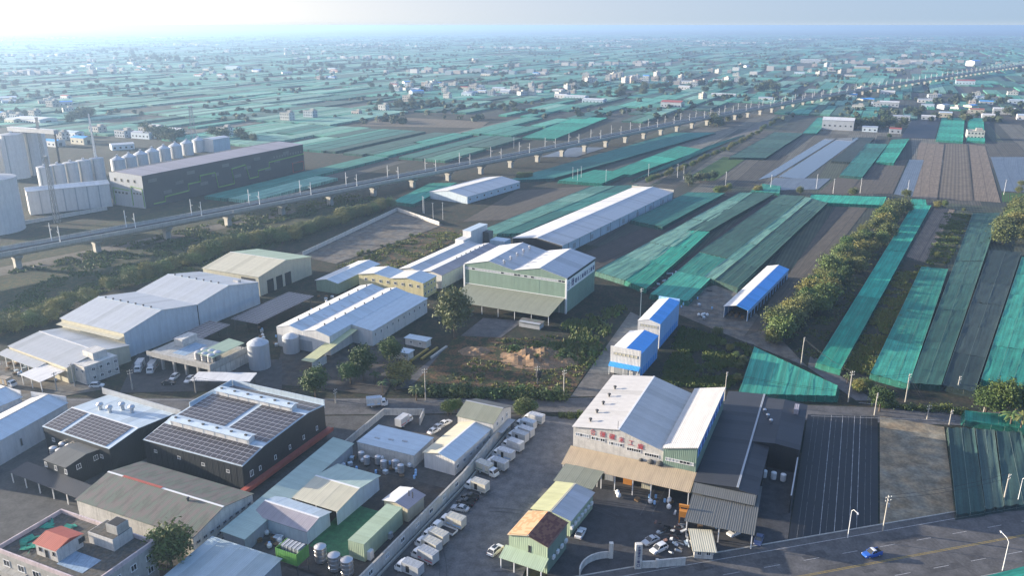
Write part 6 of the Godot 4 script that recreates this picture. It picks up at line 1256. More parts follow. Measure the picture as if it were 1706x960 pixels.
	var s = shed("solar_factory", "solar2", {"axis": "x", "prof": [Vector2(-l2 / 2, h0), Vector2(-l2 / 2 + 8.5, h0 + 1.6), Vector2(l2 / 2 - 7.5, h0 + 2.6), Vector2(l2 / 2, h0 + 1.6)], "wall": "dark", "roof": "paleblue", "cap": null, "over": 0.15}, "black clad factory with solar panels and two roof lanterns", "factory")
	var W: float = s2[3]
	solar_grid(s, -W / 2 + 0.2, W / 2 - 0.2, l2 / 2 - 0.05, h0, l2 / 2 - 7.2, h0 + 1.36, 19, 5)
	solar_grid(s, -W / 2 + 0.6, W / 2 - 0.2, l2 / 2 - 9.6, h0 + 1.68, -l2 / 2 + 8.8, h0 + 2.52, 18, 9, 9)
	solar_grid(s, -W / 2 + 0.8, W / 2 - 0.2, -l2 / 2 + 6.3, h0 + 2.42, -l2 / 2 + 0.6, h0 + 1.68, 18, 2)
	lantern(s, -W / 2 + 2.5, W / 2 - 4.0, l2 / 2 - 8.4, h0 + 1.6); lantern(s, -W / 2 + 2.0, W / 2 - 4.5, -l2 / 2 + 7.6, h0 + 2.5)
	pbox(s.o, "parapet", "paleblue", Vector3(0, h0 + 2.0, -l2 / 2 - 0.2), Vector3(W, 2.6, 0.25)); pbox(s.o, "parapet", "paleblue", Vector3(-W / 2 - 0.2, h0 + 2.3, -l2 / 4), Vector3(0.25, 2.2, l2 / 2))
	winrow(s, "right", -11, 13, 5, 4.8, 0.8, 1.3); win(s, "right", -14.2, 5.0, 1.2, 1.7); winrow(s, "front", -13, 12, 4, 6.0, 1.1, 0.9)
	pbox(s.o, "red_eave", "redroof", Vector3(W / 2 + 0.9, 2.6, 1.0), Vector3(1.8, 0.35, l2 + 4.0)); pbox(s.o, "red_fascia", "redroof", Vector3(W / 2 + 1.85, 2.5, 1.0), Vector3(0.12, 1.1, l2 + 4.0))
	cladding(s, "front", W, h0)
	# left wing
	var s1 = B.solar1
	var a1 = shed("solar_wing", "solar1", {"axis": "x", "prof": [Vector2(-s1[4] / 2, 8.2), Vector2(1.6, 9.8), Vector2(s1[4] / 2 + 6, 8.8)], "wall": "dark", "roof": "paleblue", "cap": "trim", "over": 0.2}, "black factory wing with a solar roof and four turbine vents", "factory")
	solar_grid(a1, -s1[3] / 2 + 0.3, s1[3] / 2 - 1.6, s1[4] / 2 - 0.1, 8.2, -1.3, 9.75, 15, 8, 4)
	for k in 4: vent(a1, Vector3(-6 + (k % 2) * 5.5 + int(k / 2.0) * 4.0, 9.6, -5.0 - (k % 2) * 3.0), 1.5, "turbine")
	pbox(a1.o, "parapet", "grey", Vector3(0, 9.6, -s1[4] / 2 - 6.1), Vector3(s1[3] + 6, 2.0, 0.25))
	winrow(a1, "front", -10, 10, 4, 5.0, 1.2, 1.1)
	var an = shed("solar_annex", "solarannex", {"axis": "x", "rise": 0.9, "wall": "dark", "roof": "midroof", "cap": null, "over": 0.3}, "black annex with a grey green roof below the solar wing", "annex")
	winrow(an, "front", -4, 4, 3, 5.2, 1.0, 1.4); winrow(an, "right", -2.5, 2.5, 2, 5.0, 1.3, 1.4)
	canopy(an, "lower_roof", "darkroof", -an.w / 2 - 8, an.w / 2 + 12, an.l / 2 + 0.02, 3.8, an.l / 2 + 5.0, 3.2, 6)
	for k in 4:
		var p: Vector3 = an.o.transform * Vector3(-an.w / 2 - 3.0 - (k % 2) * 2.6, 0, -3.0 + int(k / 2.0) * 2.8)
		tank(p, 1.05, 2.4, "steel water tank between the white shed and black annex", "tanks by the annex", "steel", 3.2)
	# white sheds at the edge
	for q in [["whiteL", "long white shed with a pale blue roof beside the solar wing"], ["whiteL2", "grey roofed white shed behind the long white one"]]:
		var wsx = shed("white_shed", q[0], {"rise": 1.9, "wall": "white", "roof": "paleblue", "rmats": {0: "white"}, "cap": "grey", "over": 0.3}, q[1], "shed")
		winrow(wsx, "right", -8, 8, 3, 3.2, 0.8, 2.4, "grey", "dirtyconc")
		pbox(wsx.o, "end_parapet", "white", Vector3(0, 7.9, -wsx.l / 2 - 0.2), Vector3(wsx.w, 2.4, 0.2))
	terrace_house()
	gate_things()
	var tb = MB.new()
	for sg in [[Vector2(31.5, -171.0), Vector2(44.0, -197.5)], [Vector2(34.5, -171.5), Vector2(47.0, -198.0)]]:
		var p0 = Vector3(sg[0].x, 0.19, sg[0].y); var p1 = Vector3(sg[1].x, 0.19, sg[1].y); var n = (p1 - p0).cross(Vector3.UP).normalized() * 0.12
		tb.quad(p0 - n, p1 - n, p1 + n, p0 + n)
	var r = RandomNumberGenerator.new(); r.seed = 12
	for k in 9:
		var c = Vector3(r.randf_range(-22, 14), 0.19 + k * 0.002, r.randf_range(-190, -150)); var rad = r.randf_range(14, 40); var a0 = r.randf() * TAU; var sp = r.randf_range(0.25, 0.7)
		for off in [0.0, 1.5]:
			for i in 10:
				var t0 = a0 + sp * i / 10.0; var t1 = a0 + sp * (i + 1) / 10.0
				var f = func(t, w): return c + Vector3(cos(t) * (rad + w), 0, sin(t) * (rad + w)) - Vector3(cos(a0) * rad, 0, sin(a0) * rad)
				tb.quad(f.call(t0, off), f.call(t1, off), f.call(t1, off + 0.2), f.call(t0, off + 0.2))
	struct("tyre_marks", tb, "tyremark", "dark tyre marks and drain lines on the yards")

func roof_tiles(bd):
	# separate tiles on both slopes, mixed tones
	var hw: float = bd.w / 2; var l: float = bd.l
	var ang = atan2(1.3, hw)
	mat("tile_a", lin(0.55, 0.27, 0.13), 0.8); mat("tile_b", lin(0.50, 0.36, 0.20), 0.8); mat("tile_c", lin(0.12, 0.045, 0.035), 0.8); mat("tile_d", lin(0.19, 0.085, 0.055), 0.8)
	var nx = 10; var nz = 14
	for s in [-1, 1]:
		for i in nx:
			for j in nz:
				var t = (i + 0.5) / nx
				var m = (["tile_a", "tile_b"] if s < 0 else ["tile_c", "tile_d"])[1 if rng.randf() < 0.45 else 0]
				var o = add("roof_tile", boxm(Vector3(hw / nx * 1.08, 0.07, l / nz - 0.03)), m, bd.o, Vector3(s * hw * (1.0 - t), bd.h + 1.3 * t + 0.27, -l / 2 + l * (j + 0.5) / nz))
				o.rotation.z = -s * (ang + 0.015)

func cladding(bd, side: String, W: float, h: float):
	var n = int(W / 1.9)
	for k in n: panel_on(bd, "cladding_panel", side, -W / 2 + W * (k + 0.5) / n, h / 2 - 0.1, W / n - 0.1, h - 0.4, "dark", 0.06)

func terrace_house():
	var k = B.house
	var o = node("terrace_house", Vector3(k[0], 0, k[1]), k[2])
	tag(o, "pale concrete house with a red roofed penthouse on its terrace", "house")
	var w: float = k[3]; var l: float = k[4] + 2.0; var h = 9.2
	var bd = {"o": o, "w": w, "l": l, "h": h}
	pbox(o, "wall", "concrete", Vector3(0, h / 2, 0), Vector3(w, h, l))
	pbox(o, "terrace", "dirtyconc", Vector3(0, h + 0.02, 0), Vector3(w - 0.5, 0.05, l - 0.5))
	for s in [[Vector3(0, h + 0.5, l / 2 - 0.15), Vector3(w, 1.0, 0.3)], [Vector3(0, h + 0.5, -l / 2 + 0.15), Vector3(w, 1.0, 0.3)], [Vector3(w / 2 - 0.15, h + 0.5, 0), Vector3(0.3, 1.0, l - 0.6)], [Vector3(-w / 2 + 0.15, h + 0.5, 0), Vector3(0.3, 1.0, l - 0.6)]]:
		pbox(o, "parapet", "pink", s[0], s[1])
	for r in 2: winrow(bd, "right", -l / 2 + 2, l / 2 - 2, 4, 7.2 - r * 3.2, 1.5, 1.5, "trim", "glass"); winrow(bd, "front", -w / 2 + 3, w / 2 - 3, 6, 7.2 - r * 3.2, 2.0, 1.6, "trim", "glass")
	for r in 2: pbox(o, "balcony", "concrete", Vector3(-w / 2 + 5.0, 5.6 - r * 3.2, l / 2 + 0.7), Vector3(8.0, 1.1, 1.4))
	# penthouse
	var pz = 2.0
	pbox(o, "penthouse_wall", "plaster", Vector3(-2.0, h + 1.5, pz), Vector3(6.4, 2.9, 6.0))
	var b = MB.new()
	var y0 = h + 3.0; var y1 = h + 4.0
	b.quad(Vector3(-5.5, y1, pz), Vector3(1.5, y1, pz), Vector3(1.5, y0, pz + 3.4), Vector3(-5.5, y0, pz + 3.4)); b.quad(Vector3(-5.5, y0, pz - 3.4), Vector3(1.5, y0, pz - 3.4), Vector3(1.5, y1, pz), Vector3(-5.5, y1, pz))
	b.tri(Vector3(-5.2, y0, pz + 3.0), Vector3(-5.2, y1 - 0.05, pz), Vector3(-5.2, y0, pz - 3.0)); b.tri(Vector3(1.2, y0, pz - 3.0), Vector3(1.2, y1 - 0.05, pz), Vector3(1.2, y0, pz + 3.0))
	add("penthouse_roof", b, "redroof", o)
	var pd = {"o": o, "w": (1.2) * 2, "l": (pz + 3.0) * 2}
	win(pd, "front", -2.0, h + 1.2, 0.9, 1.9, "darkmetal"); win(pd, "front", -3.8, h + 1.8, 0.8, 0.9, "darkmetal"); win(pd, "front", 0.2, h + 1.8, 0.6, 0.9, "darkmetal"); win(pd, "right", 0.8, h + 1.8, 1.5, 1.2, "darkmetal")
	pbox(o, "stair_tower", "plaster", Vector3(5.0, h + 1.4, -l / 2 + 3.0), Vector3(7.4, 2.8, 5.0)); pbox(o, "tower_roof", "dirtyconc", Vector3(5.0, h + 2.84, -l / 2 + 3.0), Vector3(7.0, 0.06, 4.6)); pbox(o, "upper_tower", "concrete", Vector3(6.8, h + 3.9, -l / 2 + 2.4), Vector3(3.2, 2.1, 3.0)); pbox(o, "upper_tower_roof", "black", Vector3(6.8, h + 4.98, -l / 2 + 2.4), Vector3(2.8, 0.06, 2.6))
	pbox(o, "waterproof_patch", "bluepaint", Vector3(5.0, h + 0.07, 3.2), Vector3(7.5, 0.04, 4.6))
	# heap of green net on the terrace
	b = MB.new()
	var r = RandomNumberGenerator.new(); r.seed = 4
	for i in 26:
		var c = Vector3(-9.5 + r.randf_range(-3.4, 3.6), h + 0.1, r.randf_range(-5.0, 5.0))
		var e = Vector3(r.randf_range(0.6, 1.6), 0, r.randf_range(-1.2, 1.2)); var g = Vector3(r.randf_range(-1.2, 1.2), 0, r.randf_range(0.6, 1.6))
		b.quad(c - e + Vector3(0, r.randf() * 0.3, 0), c + g + Vector3(0, r.randf() * 0.5, 0), c + e + Vector3(0, r.randf() * 0.3, 0), c - g + Vector3(0, r.randf() * 0.5, 0))
	var nt = node("folded_net", o.transform * Vector3(0, 0, 0), k[2])
	tag(nt, "crumpled teal net heaped on the house terrace", "net")
	add("cloth", b, "nb", nt)
	# small barrel roof behind
	var bt = MB.new()
	for i in 8:
		var a0 = PI * i / 8.0; var a1 = PI * (i + 1) / 8.0
		bt.quad(Vector3(-3.5 * cos(a0), 3.2 + 1.2 * sin(a0), -4), Vector3(-3.5 * cos(a1), 3.2 + 1.2 * sin(a1), -4), Vector3(-3.5 * cos(a1), 3.2 + 1.2 * sin(a1), 4), Vector3(-3.5 * cos(a0), 3.2 + 1.2 * sin(a0), 4))
	var br = node("barrel_roof_porch", o.transform * Vector3(w / 2 - 4, 0, -l / 2 - 6.0), k[2] + PI / 2)
	tag(br, "porch with a rounded cream sheet roof between house and shed", "porch")
	add("barrel_roof", bt, "cream", br)
	for q in [[-3.4, -3.8], [3.4, -3.8], [-3.4, 3.8], [3.4, 3.8]]: pbox(br, "post", "darkmetal", Vector3(q[0], 1.62, q[1]), Vector3(0.15, 3.24, 0.15))

func gate_things():
	var g = node("gate_wall", Vector3(GATE[0].x, 0, GATE[0].y), 0.06)
	tag(g, "white gate wall with a tall lettered pillar at the mill entrance", "gate wall")
	pbox(g, "pillar", "plaster", Vector3(0, 3.3, 0), Vector3(1.5, 6.6, 1.0)); pbox(g, "wall_panel", "plaster", Vector3(2.6, 1.0, 0.1), Vector3(3.4, 2.0, 0.4)); pbox(g, "wall_panel", "plaster", Vector3(7.6, 1.1, -0.2), Vector3(6.4, 2.2, 0.4), 0.08); pbox(g, "pillar_cap", "plaster", Vector3(4.3, 1.15, 0.1), Vector3(0.6, 2.5, 0.7))
	var bd = {"o": g, "w": 1.5, "l": 1.0}
	var chs = ["he", "de", "nian", "mi", "gong", "chang"]
	for k in 6: glyph(bd, chs[k], 0.62, "ink", "front", 0.0, 5.9 - k * 0.74)
	var rb = MB.new(); rb.lathe([Vector2(0.28, 0.0), Vector2(0.34, 0.05), Vector2(0.42, 0.0)], 16)
	var em = add("emblem", rb, "ink", g, Vector3(0, 1.25, 0.52)); em.rotation.x = PI / 2
	var g2 = node("curved_gate_wall", Vector3(GATE2[1].x, 0, GATE2[1].y))
	tag(g2, "curved white gate wall beside the tiled house", "gate wall")
	for i in 9:
		var a0 = PI * 0.5 + i * 0.17; var c = Vector3(6.0, 0, 1.0)
		pbox(g2, "wall_panel", "plaster", c + Vector3(cos(a0) * 7, 0.9, -sin(a0) * 7 + 4.0), Vector3(1.25, 1.8, 0.3), a0 - PI / 2)
	pbox(g2, "pillar", "plaster", Vector3(6.6, 2.0, -2.2), Vector3(0.9, 4.0, 0.9))
	# guard hut
	var hu = node("guard_hut", Vector3(GATE[2].x + 6.0, 0, GATE[2].y - 3.5), -0.1)
	tag(hu, "small hut with a cream roof beside the mill gate", "hut")
	pbox(hu, "wall", "plaster", Vector3(0, 1.4, 0), Vector3(4.2, 2.8, 6.2)); pbox(hu, "roof", "cream", Vector3(0, 2.95, 0), Vector3(5.4, 0.16, 8.6))
	var hb = {"o": hu, "w": 4.2, "l": 6.2}
	winrow(hb, "front", -1, 1, 2, 1.7, 1.0, 1.0); winrow(hb, "right", -2, 2, 2, 1.7, 1.2, 1.0)
	# scrap heap
	var sh = node("scrap_heap", Vector3(GATE[2].x + 1.0, 0, GATE[2].y - 9.0))
	tag(sh, "heap of scrap metal and bags before the guard hut", "scrap heap")
	for k in 46:
		var q = pbox(sh, "scrap_piece", ["grey", "darkmetal", "galv", "brownroof", "paleblue", "black"][rng.randi() % 6], Vector3(rng.randfn() * 2.0, rng.randf_range(0.2, 1.5), rng.randfn() * 3.0), [Vector3(0.5, 0.4, 1.6), Vector3(0.9, 0.3, 0.7), Vector3(0.3, 0.3, 2.4)][rng.randi() % 3])
		q.rotation = Vector3(rng.randf_range(-0.5, 0.5), rng.randf() * 6, rng.randf_range(-0.5, 0.5))
	var of = node("yard_loader", Vector3(MISC[16].x, 0, MISC[16].y), -0.3)
	tag(of, "orange hoist at the end of the tan mill canopy", "hoist")
	for x in [-0.9, 0.9]: pbox(of, "mast", "orange", Vector3(x, 2.6, 0), Vector3(0.3, 5.2, 0.3))
	pbox(of, "crosshead", "orange", Vector3(0, 5.2, 0), Vector3(2.4, 0.6, 0.6)); pbox(of, "hopper", "orange", Vector3(0, 3.6, 0.7), Vector3(2.0, 1.6, 1.2)); pbox(of, "base", "darkmetal", Vector3(0, 0.2, 0.3), Vector3(2.8, 0.4, 2.2))
func back_sheds():
	var a = shed("beige_warehouse", "L1", {"axis": "x", "rise": 1.8, "wall": "cream", "roof": "grey", "rmats": {1: "galv"}, "cap": "white", "over": 0.3}, "low warehouse with a pale grey gabled roof and beige eaves", "warehouse")
	canopy(a, "front_canopy", "grey", -a.w / 2 - 1, a.w / 2 - 12, a.l / 2 + 0.3, 5.0, a.l / 2 + 4.0, 4.2, 6)
	canopy(a, "loading_canopy", "white", a.w / 2 - 13, a.w / 2 - 1, a.l / 2 + 0.3, 4.6, a.l / 2 + 9.0, 3.8, 3)
	pbox(a.o, "office_block", "plaster", Vector3(a.w / 2 + 3.0, 3.3, 3.0), Vector3(6.0, 6.6, 12.0)); pbox(a.o, "rooftop_room", "plaster", Vector3(a.w / 2 + 0.5, 7.9, 1.5), Vector3(6.0, 2.6, 5.0))
	var ob = {"o": a.o, "w": a.w + 12, "l": 18.0}
	winrow(ob, "right", -6, 2, 4, 4.8, 1.2, 1.2); winrow(ob, "right", -6, 2, 4, 1.8, 1.2, 1.2); winrow(ob, "front", a.w / 2 + 1.4, a.w / 2 + 4.6, 2, 4.8, 1.2, 1.2)
	var c = shed("twin_gable_warehouse", "L2", {"axis": "x", "rise": 3.4, "n": 2, "valley": 0.4, "wall": "paleblue", "roof": "galv", "cap": "paleblue", "over": 0.4, "wmats": {"front": "cream"}}, "tall warehouse with two blue grey gables beside the scrub", "warehouse")
	for k in 7:
		vent(c, Vector3(-c.w / 2 + 4 + k * 4.2, 13.2, c.l / 4), 1.0); vent(c, Vector3(-c.w / 2 + 4 + k * 4.2, 13.2, -c.l / 4), 1.0)
	pbox(c.o, "roof_unit", "steel", Vector3(c.w / 2 - 5, 11.8, -c.l / 2 + 7), Vector3(3.0, 1.2, 1.6)); pbox(c.o, "downpipe", "darkmetal", Vector3(c.w / 2 + 0.1, 4.9, 0), Vector3(0.25, 9.8, 0.25))
	canopy(c, "ledge", "cream", -c.w / 2, c.w / 2, c.l / 2 + 0.02, 8.4, c.l / 2 + 2.4, 8.1)
	var dd = shed("cream_warehouse", "L3", {"axis": "x", "rise": 3.0, "wall": "cream", "roof": "cream", "rmats": {1: "palegreen"}, "cap": "white", "over": 0.4}, "cream clad warehouse with dark openings behind the walled lot", "warehouse")
	for k in 3: panel_on(dd, "doorway", "right", -11 + k * 6.0, 3.0, 4.2, 6.0, "black")
	panel_on(dd, "doorway", "front", dd.w / 2 - 6.0, 4.0, 8.0, 8.0, "black")
	shed("grey_low_shed", "L4", {"rise": 1.2, "wall": "greenwall", "roof": "paleblue", "rmats": {0: "white"}, "cap": "trim"}, "low green walled shed between cream warehouse and yellow office", "shed")
	# white factory with two gables, wider at the back
	var w0: float = B.factory[3]
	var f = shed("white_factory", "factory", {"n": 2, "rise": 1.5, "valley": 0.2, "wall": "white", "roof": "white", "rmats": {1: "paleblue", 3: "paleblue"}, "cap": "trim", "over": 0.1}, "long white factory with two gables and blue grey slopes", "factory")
	var fl: float = f.l
	for k in 8:
		vent(f, Vector3(-w0 / 4, 9.2, -fl / 2 + 4 + k * 6.5), 0.9); vent(f, Vector3(w0 / 4, 9.2, -fl / 2 + 4 + k * 6.5), 0.9)
	for k in 9:
		pbox(f.o, "roof_seam", "grey", Vector3(-w0 / 8, 8.56, -fl / 2 + 4 + k * 5.8), Vector3(w0 / 4 - 1.0, 0.08, 0.5)).rotation.z = -0.17
	var xb = MB.new()
	var x0 = w0 / 2; var x1 = w0 / 2 + 9.0; var z0 = fl / 2 - 14.0; var z1 = -fl / 2
	var ext = node("factory_side_bay", f.o.position, f.o.rotation.y)
	tag(ext, "white side bay with small windows along the twin gabled factory", "factory")
	for s in [[Vector3(x0 + 0.1, 7.4, z0), Vector3(x1, 6.2, z0)], [Vector3(x1, 6.2, z0), Vector3(x1, 6.2, z1)], [Vector3(x1, 6.2, z1), Vector3(x0 + 0.1, 7.4, z1)]]:
		var b = MB.new(); b.quad(s[0], s[1], Vector3(s[1].x, 0, s[1].z), Vector3(s[0].x, 0, s[0].z)); add("wall", b, "white", ext)
	var rb = MB.new(); rb.box(Vector3((x0 + x1) / 2 + 0.2, 6.95, (z0 + z1) / 2), Vector3(x1 - x0 + 0.6, 0.14, z0 - z1 + 0.6), Basis(Vector3(0, 0, 1), -0.133)); add("roof", rb, "paleblue", ext)
	var eb = {"o": ext, "w": x1 * 2, "l": z0 * 2}
	winrow(eb, "right", -z0 + 2, -z1 - 2, 10, 4.2, 1.1, 1.4, "trim", "glass")
	panel_on(f, "doorway", "front", -2.0, 2.2, 12.0, 4.4, "grey")
	canopy(f, "ramp_roof", "lime", w0 / 2 - 2.0, w0 / 2 + 3.0, fl / 2 + 14.0, 3.4, fl / 2 - 13.5, 6.0)
	pbox(f.o, "ramp_wall", "plaster", Vector3(w0 / 2 + 2.6, 1.6, fl / 2 + 10), Vector3(0.3, 3.2, 8.0))
	var y = shed("yellow_office", "yellow", {"n": 2, "rise": 1.4, "valley": 0.2, "wall": "yellowwall", "roof": "paleblue", "rmats": {0: "white", 2: "white"}, "cap": "trim", "over": 0.35}, "yellow two storey office with two small gables", "office")
	winrow(y, "front", -13, 14, 8, 5.8, 1.3, 1.3); winrow(y, "right", -4.4, 4.4, 4, 5.8, 1.3, 1.3); winrow(y, "right", -4.4, 4.4, 4, 2.4, 1.3, 1.3)
	var lr = shed("long_white_works", "longroofs", {"n": 2, "rise": 1.3, "valley": 0.2, "wall": "white", "roof": "white", "rmats": {1: "galv", 3: "purplegrey"}, "cap": "trim"}, "long low works with white and grey gables behind the yellow office", "factory")
	for k in 7: vent(lr, Vector3(lr.w / 4, 7.8, -lr.l / 2 + 5 + k * 4.5), 0.9)
	var yw = shed("yellow_wing", [B.longroofs[0] + 17.0, B.longroofs[1] + 12.0, B.longroofs[2], 8.0, 26.0, 6.0], {"rise": 0.8, "wall": "yellowwall", "roof": "paleblue", "cap": "trim"}, "yellow walled wing between the works and the green hall", "shed")
	winrow(yw, "right", -10, 10, 7, 3.6, 1.2, 1.3)
	var st = node("stepped_white_block", Vector3(B.longroofs[0], 0, B.longroofs[1]), B.longroofs[2])
	tag(st, "narrow stepped white block at the far end of the works", "building")
	pbox(st, "low_step", "white", Vector3(-9.0, 4.5, -27.0), Vector3(5.0, 9.0, 8.0)); pbox(st, "high_step", "white", Vector3(-9.0, 6.0, -40.0), Vector3(5.0, 12.0, 18.0)); pbox(st, "roof_slab", "paleblue", Vector3(-9.0, 12.08, -40.0), Vector3(5.3, 0.14, 18.3)); pbox(st, "machine_frame", "darkmetal", Vector3(-4.5, 4.5, -46.0), Vector3(3.6, 9.0, 5.0)); pbox(st, "side_shed", "paleblue", Vector3(4.0, 3.0, -44.0), Vector3(9.0, 6.0, 7.0))
	# green hall
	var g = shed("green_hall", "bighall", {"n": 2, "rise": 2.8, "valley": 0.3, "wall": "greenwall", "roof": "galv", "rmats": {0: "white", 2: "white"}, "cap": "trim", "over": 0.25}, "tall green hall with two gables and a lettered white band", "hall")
	var gw: float = g.w; var gz: float = g.l
	ribbon(g, "front", 0, 13.9, gw - 1.0, 0.9, 30, "mix")
	for x in [-1, 1]: pbox(g.o, "corner_post", "trim", Vector3(x * (gw / 2 + 0.05), 7.6, gz / 2 + 0.05), Vector3(0.7, 15.2, 0.7))
	panel_on(g, "sign_board", "right", 0, 11.9, gz - 1.2, 4.6, "trim"); panel_on(g, "vent_band", "right", 0, 14.85, gz - 1.2, 1.0, "darkroof")
	glyph(g, "he", 3.2, "ink", "right", -gz / 2 + 2.6, 11.9, 0.1); glyph(g, "de", 3.2, "ink", "right", -gz / 2 + 6.8, 12.1, 0.1)
	for k in 9: glyph(g, ["nian", "mi", "gong", "chang"][k % 4], 2.0, "ink", "right", -gz / 2 + 10.6 + k * 2.65, 11.7, 0.1)
	panel_on(g, "trim_line", "front", 0, 6.9, gw, 0.25, "trim")
	canopy(g, "canopy", "olive", -gw / 2 + 1.5, gw / 2 - 0.5, gz / 2 + 0.3, 6.6, gz / 2 + 17.0, 4.0, 7)
	for k in 8: panel_on(g, "pier", "front", -gw / 2 + gw * (k + 0.5) / 8.0, 3.2, 0.5, 6.4, "concrete", 0.3)
	for k in 5: vent(g, Vector3(-gw / 8.0, 17.2, -gz / 2 + 5 + k * 6.5), 1.2, "turbine")
	# long warehouse
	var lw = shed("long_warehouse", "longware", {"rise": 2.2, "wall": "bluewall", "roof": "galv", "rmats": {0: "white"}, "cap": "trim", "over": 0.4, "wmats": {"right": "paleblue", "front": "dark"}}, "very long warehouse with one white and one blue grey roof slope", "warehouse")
	for k in 7: panel_on(lw, "shutter", "right", -lw.l / 2 + 14 + k * 22.0, 2.4, 3.4, 2.6, "grey")
	for k in 12: panel_on(lw, "downpipe", "right", -lw.l / 2 + 7 + k * 13.5, 2.7, 0.25, 5.4, "darkmetal")
	pbox(lw.o, "end_wall", "concrete", Vector3(0, 3.6, -lw.l / 2 - 0.4), Vector3(lw.w + 1, 7.2, 0.3))
	var sw = shed("grey_shed", "smallware", {"rise": 2.4, "wall": "paleblue", "roof": "galv", "rmats": {0: "white"}, "cap": "cream", "over": 0.4}, "grey gabled shed standing below the viaduct", "shed")
	winrow(sw, "right", -30, 30, 8, 2.6, 2.0, 1.4)
	# blue twin sheds
	var b1 = shed("blue_shed", "blue1", {"rise": 1.2, "wall": "bluewall", "wmats": {"front": "white"}, "roof": "blue", "rmats": {0: "white"}, "cap": null, "over": 0.1}, "nearer blue roofed shed with a white false front by the mill", "shed")
	pbox(b1.o, "false_front", "white", Vector3(0, 7.0, b1.l / 2 + 0.15), Vector3(b1.w + 0.3, 6.2, 0.25)); ribbon({"o": b1.o, "w": b1.w, "l": b1.l + 0.56}, "front", 0, 7.6, b1.w - 2.0, 0.9, 6, "cream", "grey")
	canopy(b1, "awning", "blue", -b1.w / 2 - 0.2, b1.w / 2 + 0.2, b1.l / 2 + 0.3, 4.2, b1.l / 2 + 2.0, 3.2, 3); panel_on(b1, "shutter", "front", -1.5, 1.6, 5.0, 3.2, "grey")
	for k in 7: panel_on(b1, "shutter", "right", -8 + k * 2.6, 1.5, 1.2, 2.6, "blue")
	var b2 = shed("blue_shed", "blue2", {"rise": 1.2, "wall": "bluewall", "wmats": {"front": "white"}, "roof": "blue", "rmats": {0: "white"}, "cap": null, "over": 0.1}, "farther blue roofed shed with a stepped end wall by the scrap yard", "shed")
	ribbon(b2, "front", 0, 8.4, b2.w - 2.0, 0.9, 6, "cream", "grey"); pbox(b2.o, "end_parapet", "bluewall", Vector3(0, 10.2, -b2.l / 2 - 0.15), Vector3(b2.w, 2.2, 0.25))
	for k in 9: panel_on(b2, "shutter", "right", -11 + k * 2.7, 1.5, 1.3, 2.6, "blue")
	var bs = shed("long_blue_shed", "blueshed", {"rise": 1.3, "wall": "bluewall", "roof": "blue", "rmats": {0: "white"}, "cap": "trim", "over": 0.3, "open": ["front"]}, "long open fronted shed with a bright blue roof", "shed")
	for k in 13: panel_on(bs, "doorway", "right", -bs.l / 2 + 3 + k * 5.0, 1.5, 3.4, 2.8, "black")
	for k in 5: pbox(bs.o, "pallet_stack", "wood", Vector3(-3 + (k % 3) * 2.6, 0.6, bs.l / 2 - 3 - int(k / 3.0) * 3), Vector3(1.2, 1.2, 1.2))
	# concrete deck with tanks, solar canopies
	var kd = B.deck
	var cd = node("concrete_deck", Vector3(kd[0], 0, kd[1]), kd[2])
	tag(cd, "raised concrete loading deck carrying steel tanks", "deck building")
	var dw: float = kd[3]; var dl: float = kd[4]
	pbox(cd, "slab", "concrete", Vector3(0, 4.9, 0), Vector3(dw, 1.0, dl)); pbox(cd, "side_wall", "concrete", Vector3(dw / 2 - 0.8, 2.2, 0), Vector3(1.2, 4.4, dl - 0.4)); pbox(cd, "back_wall", "concrete", Vector3(0, 2.2, -dl / 2 + 1.0), Vector3(dw - 3.2, 4.4, 1.2)); pbox(cd, "roof_room", "plaster", Vector3(-dw / 2 + 5, 6.7, -4), Vector3(4, 2.6, 7)); pbox(cd, "deck_paint", "bluepaint", Vector3(-dw / 2 + 11, 5.42, 0), Vector3(6, 0.03, dl - 8))
	for k in 5: pbox(cd, "column", "concrete", Vector3(-dw / 2 + 1 + k * (dw - 4) / 4.6, 2.2, dl / 2 - 0.8), Vector3(0.8, 4.4, 0.8))
	for k in 8: panel_on({"o": cd, "w": dw - 0.36, "l": dl}, "wall_panel", "right", -dl / 2 + dl * (k + 0.5) / 8.0, 2.0, dl / 8.0 - 0.3, 3.4, "plaster", 0.1)
	for s in [[Vector3(0, 5.85, dl / 2 - 0.15), Vector3(dw, 0.9, 0.3)], [Vector3(dw / 2 - 0.15, 5.85, 0), Vector3(0.3, 0.9, dl - 0.7)]]: pbox(cd, "parapet", "concrete", s[0], s[1])
	pbox(cd, "cover_roof", "palegreen", Vector3(dw / 2 - 4.0, 8.2, -dl / 2 + 9.0), Vector3(7.0, 0.15, 15.0)).rotation.z = -0.08
	for k in 4: pbox(cd, "cover_post", "darkmetal", Vector3(dw / 2 - 7.0 + (k % 2) * 6.0, 6.75, -dl / 2 + 2.5 + int(k / 2.0) * 12.5), Vector3(0.16, 2.7, 0.16))
	for k in 6:
		var p: Vector3 = cd.transform * Vector3(dw / 2 - 8.4 + (k % 3) * 2.9, 5.4, dl / 2 - 6.4 + int(k / 3.0) * 2.9)
		tank(p, 1.25, 2.6, "steel tank on the concrete loading deck", "tanks on the deck", "steel", 0.25)
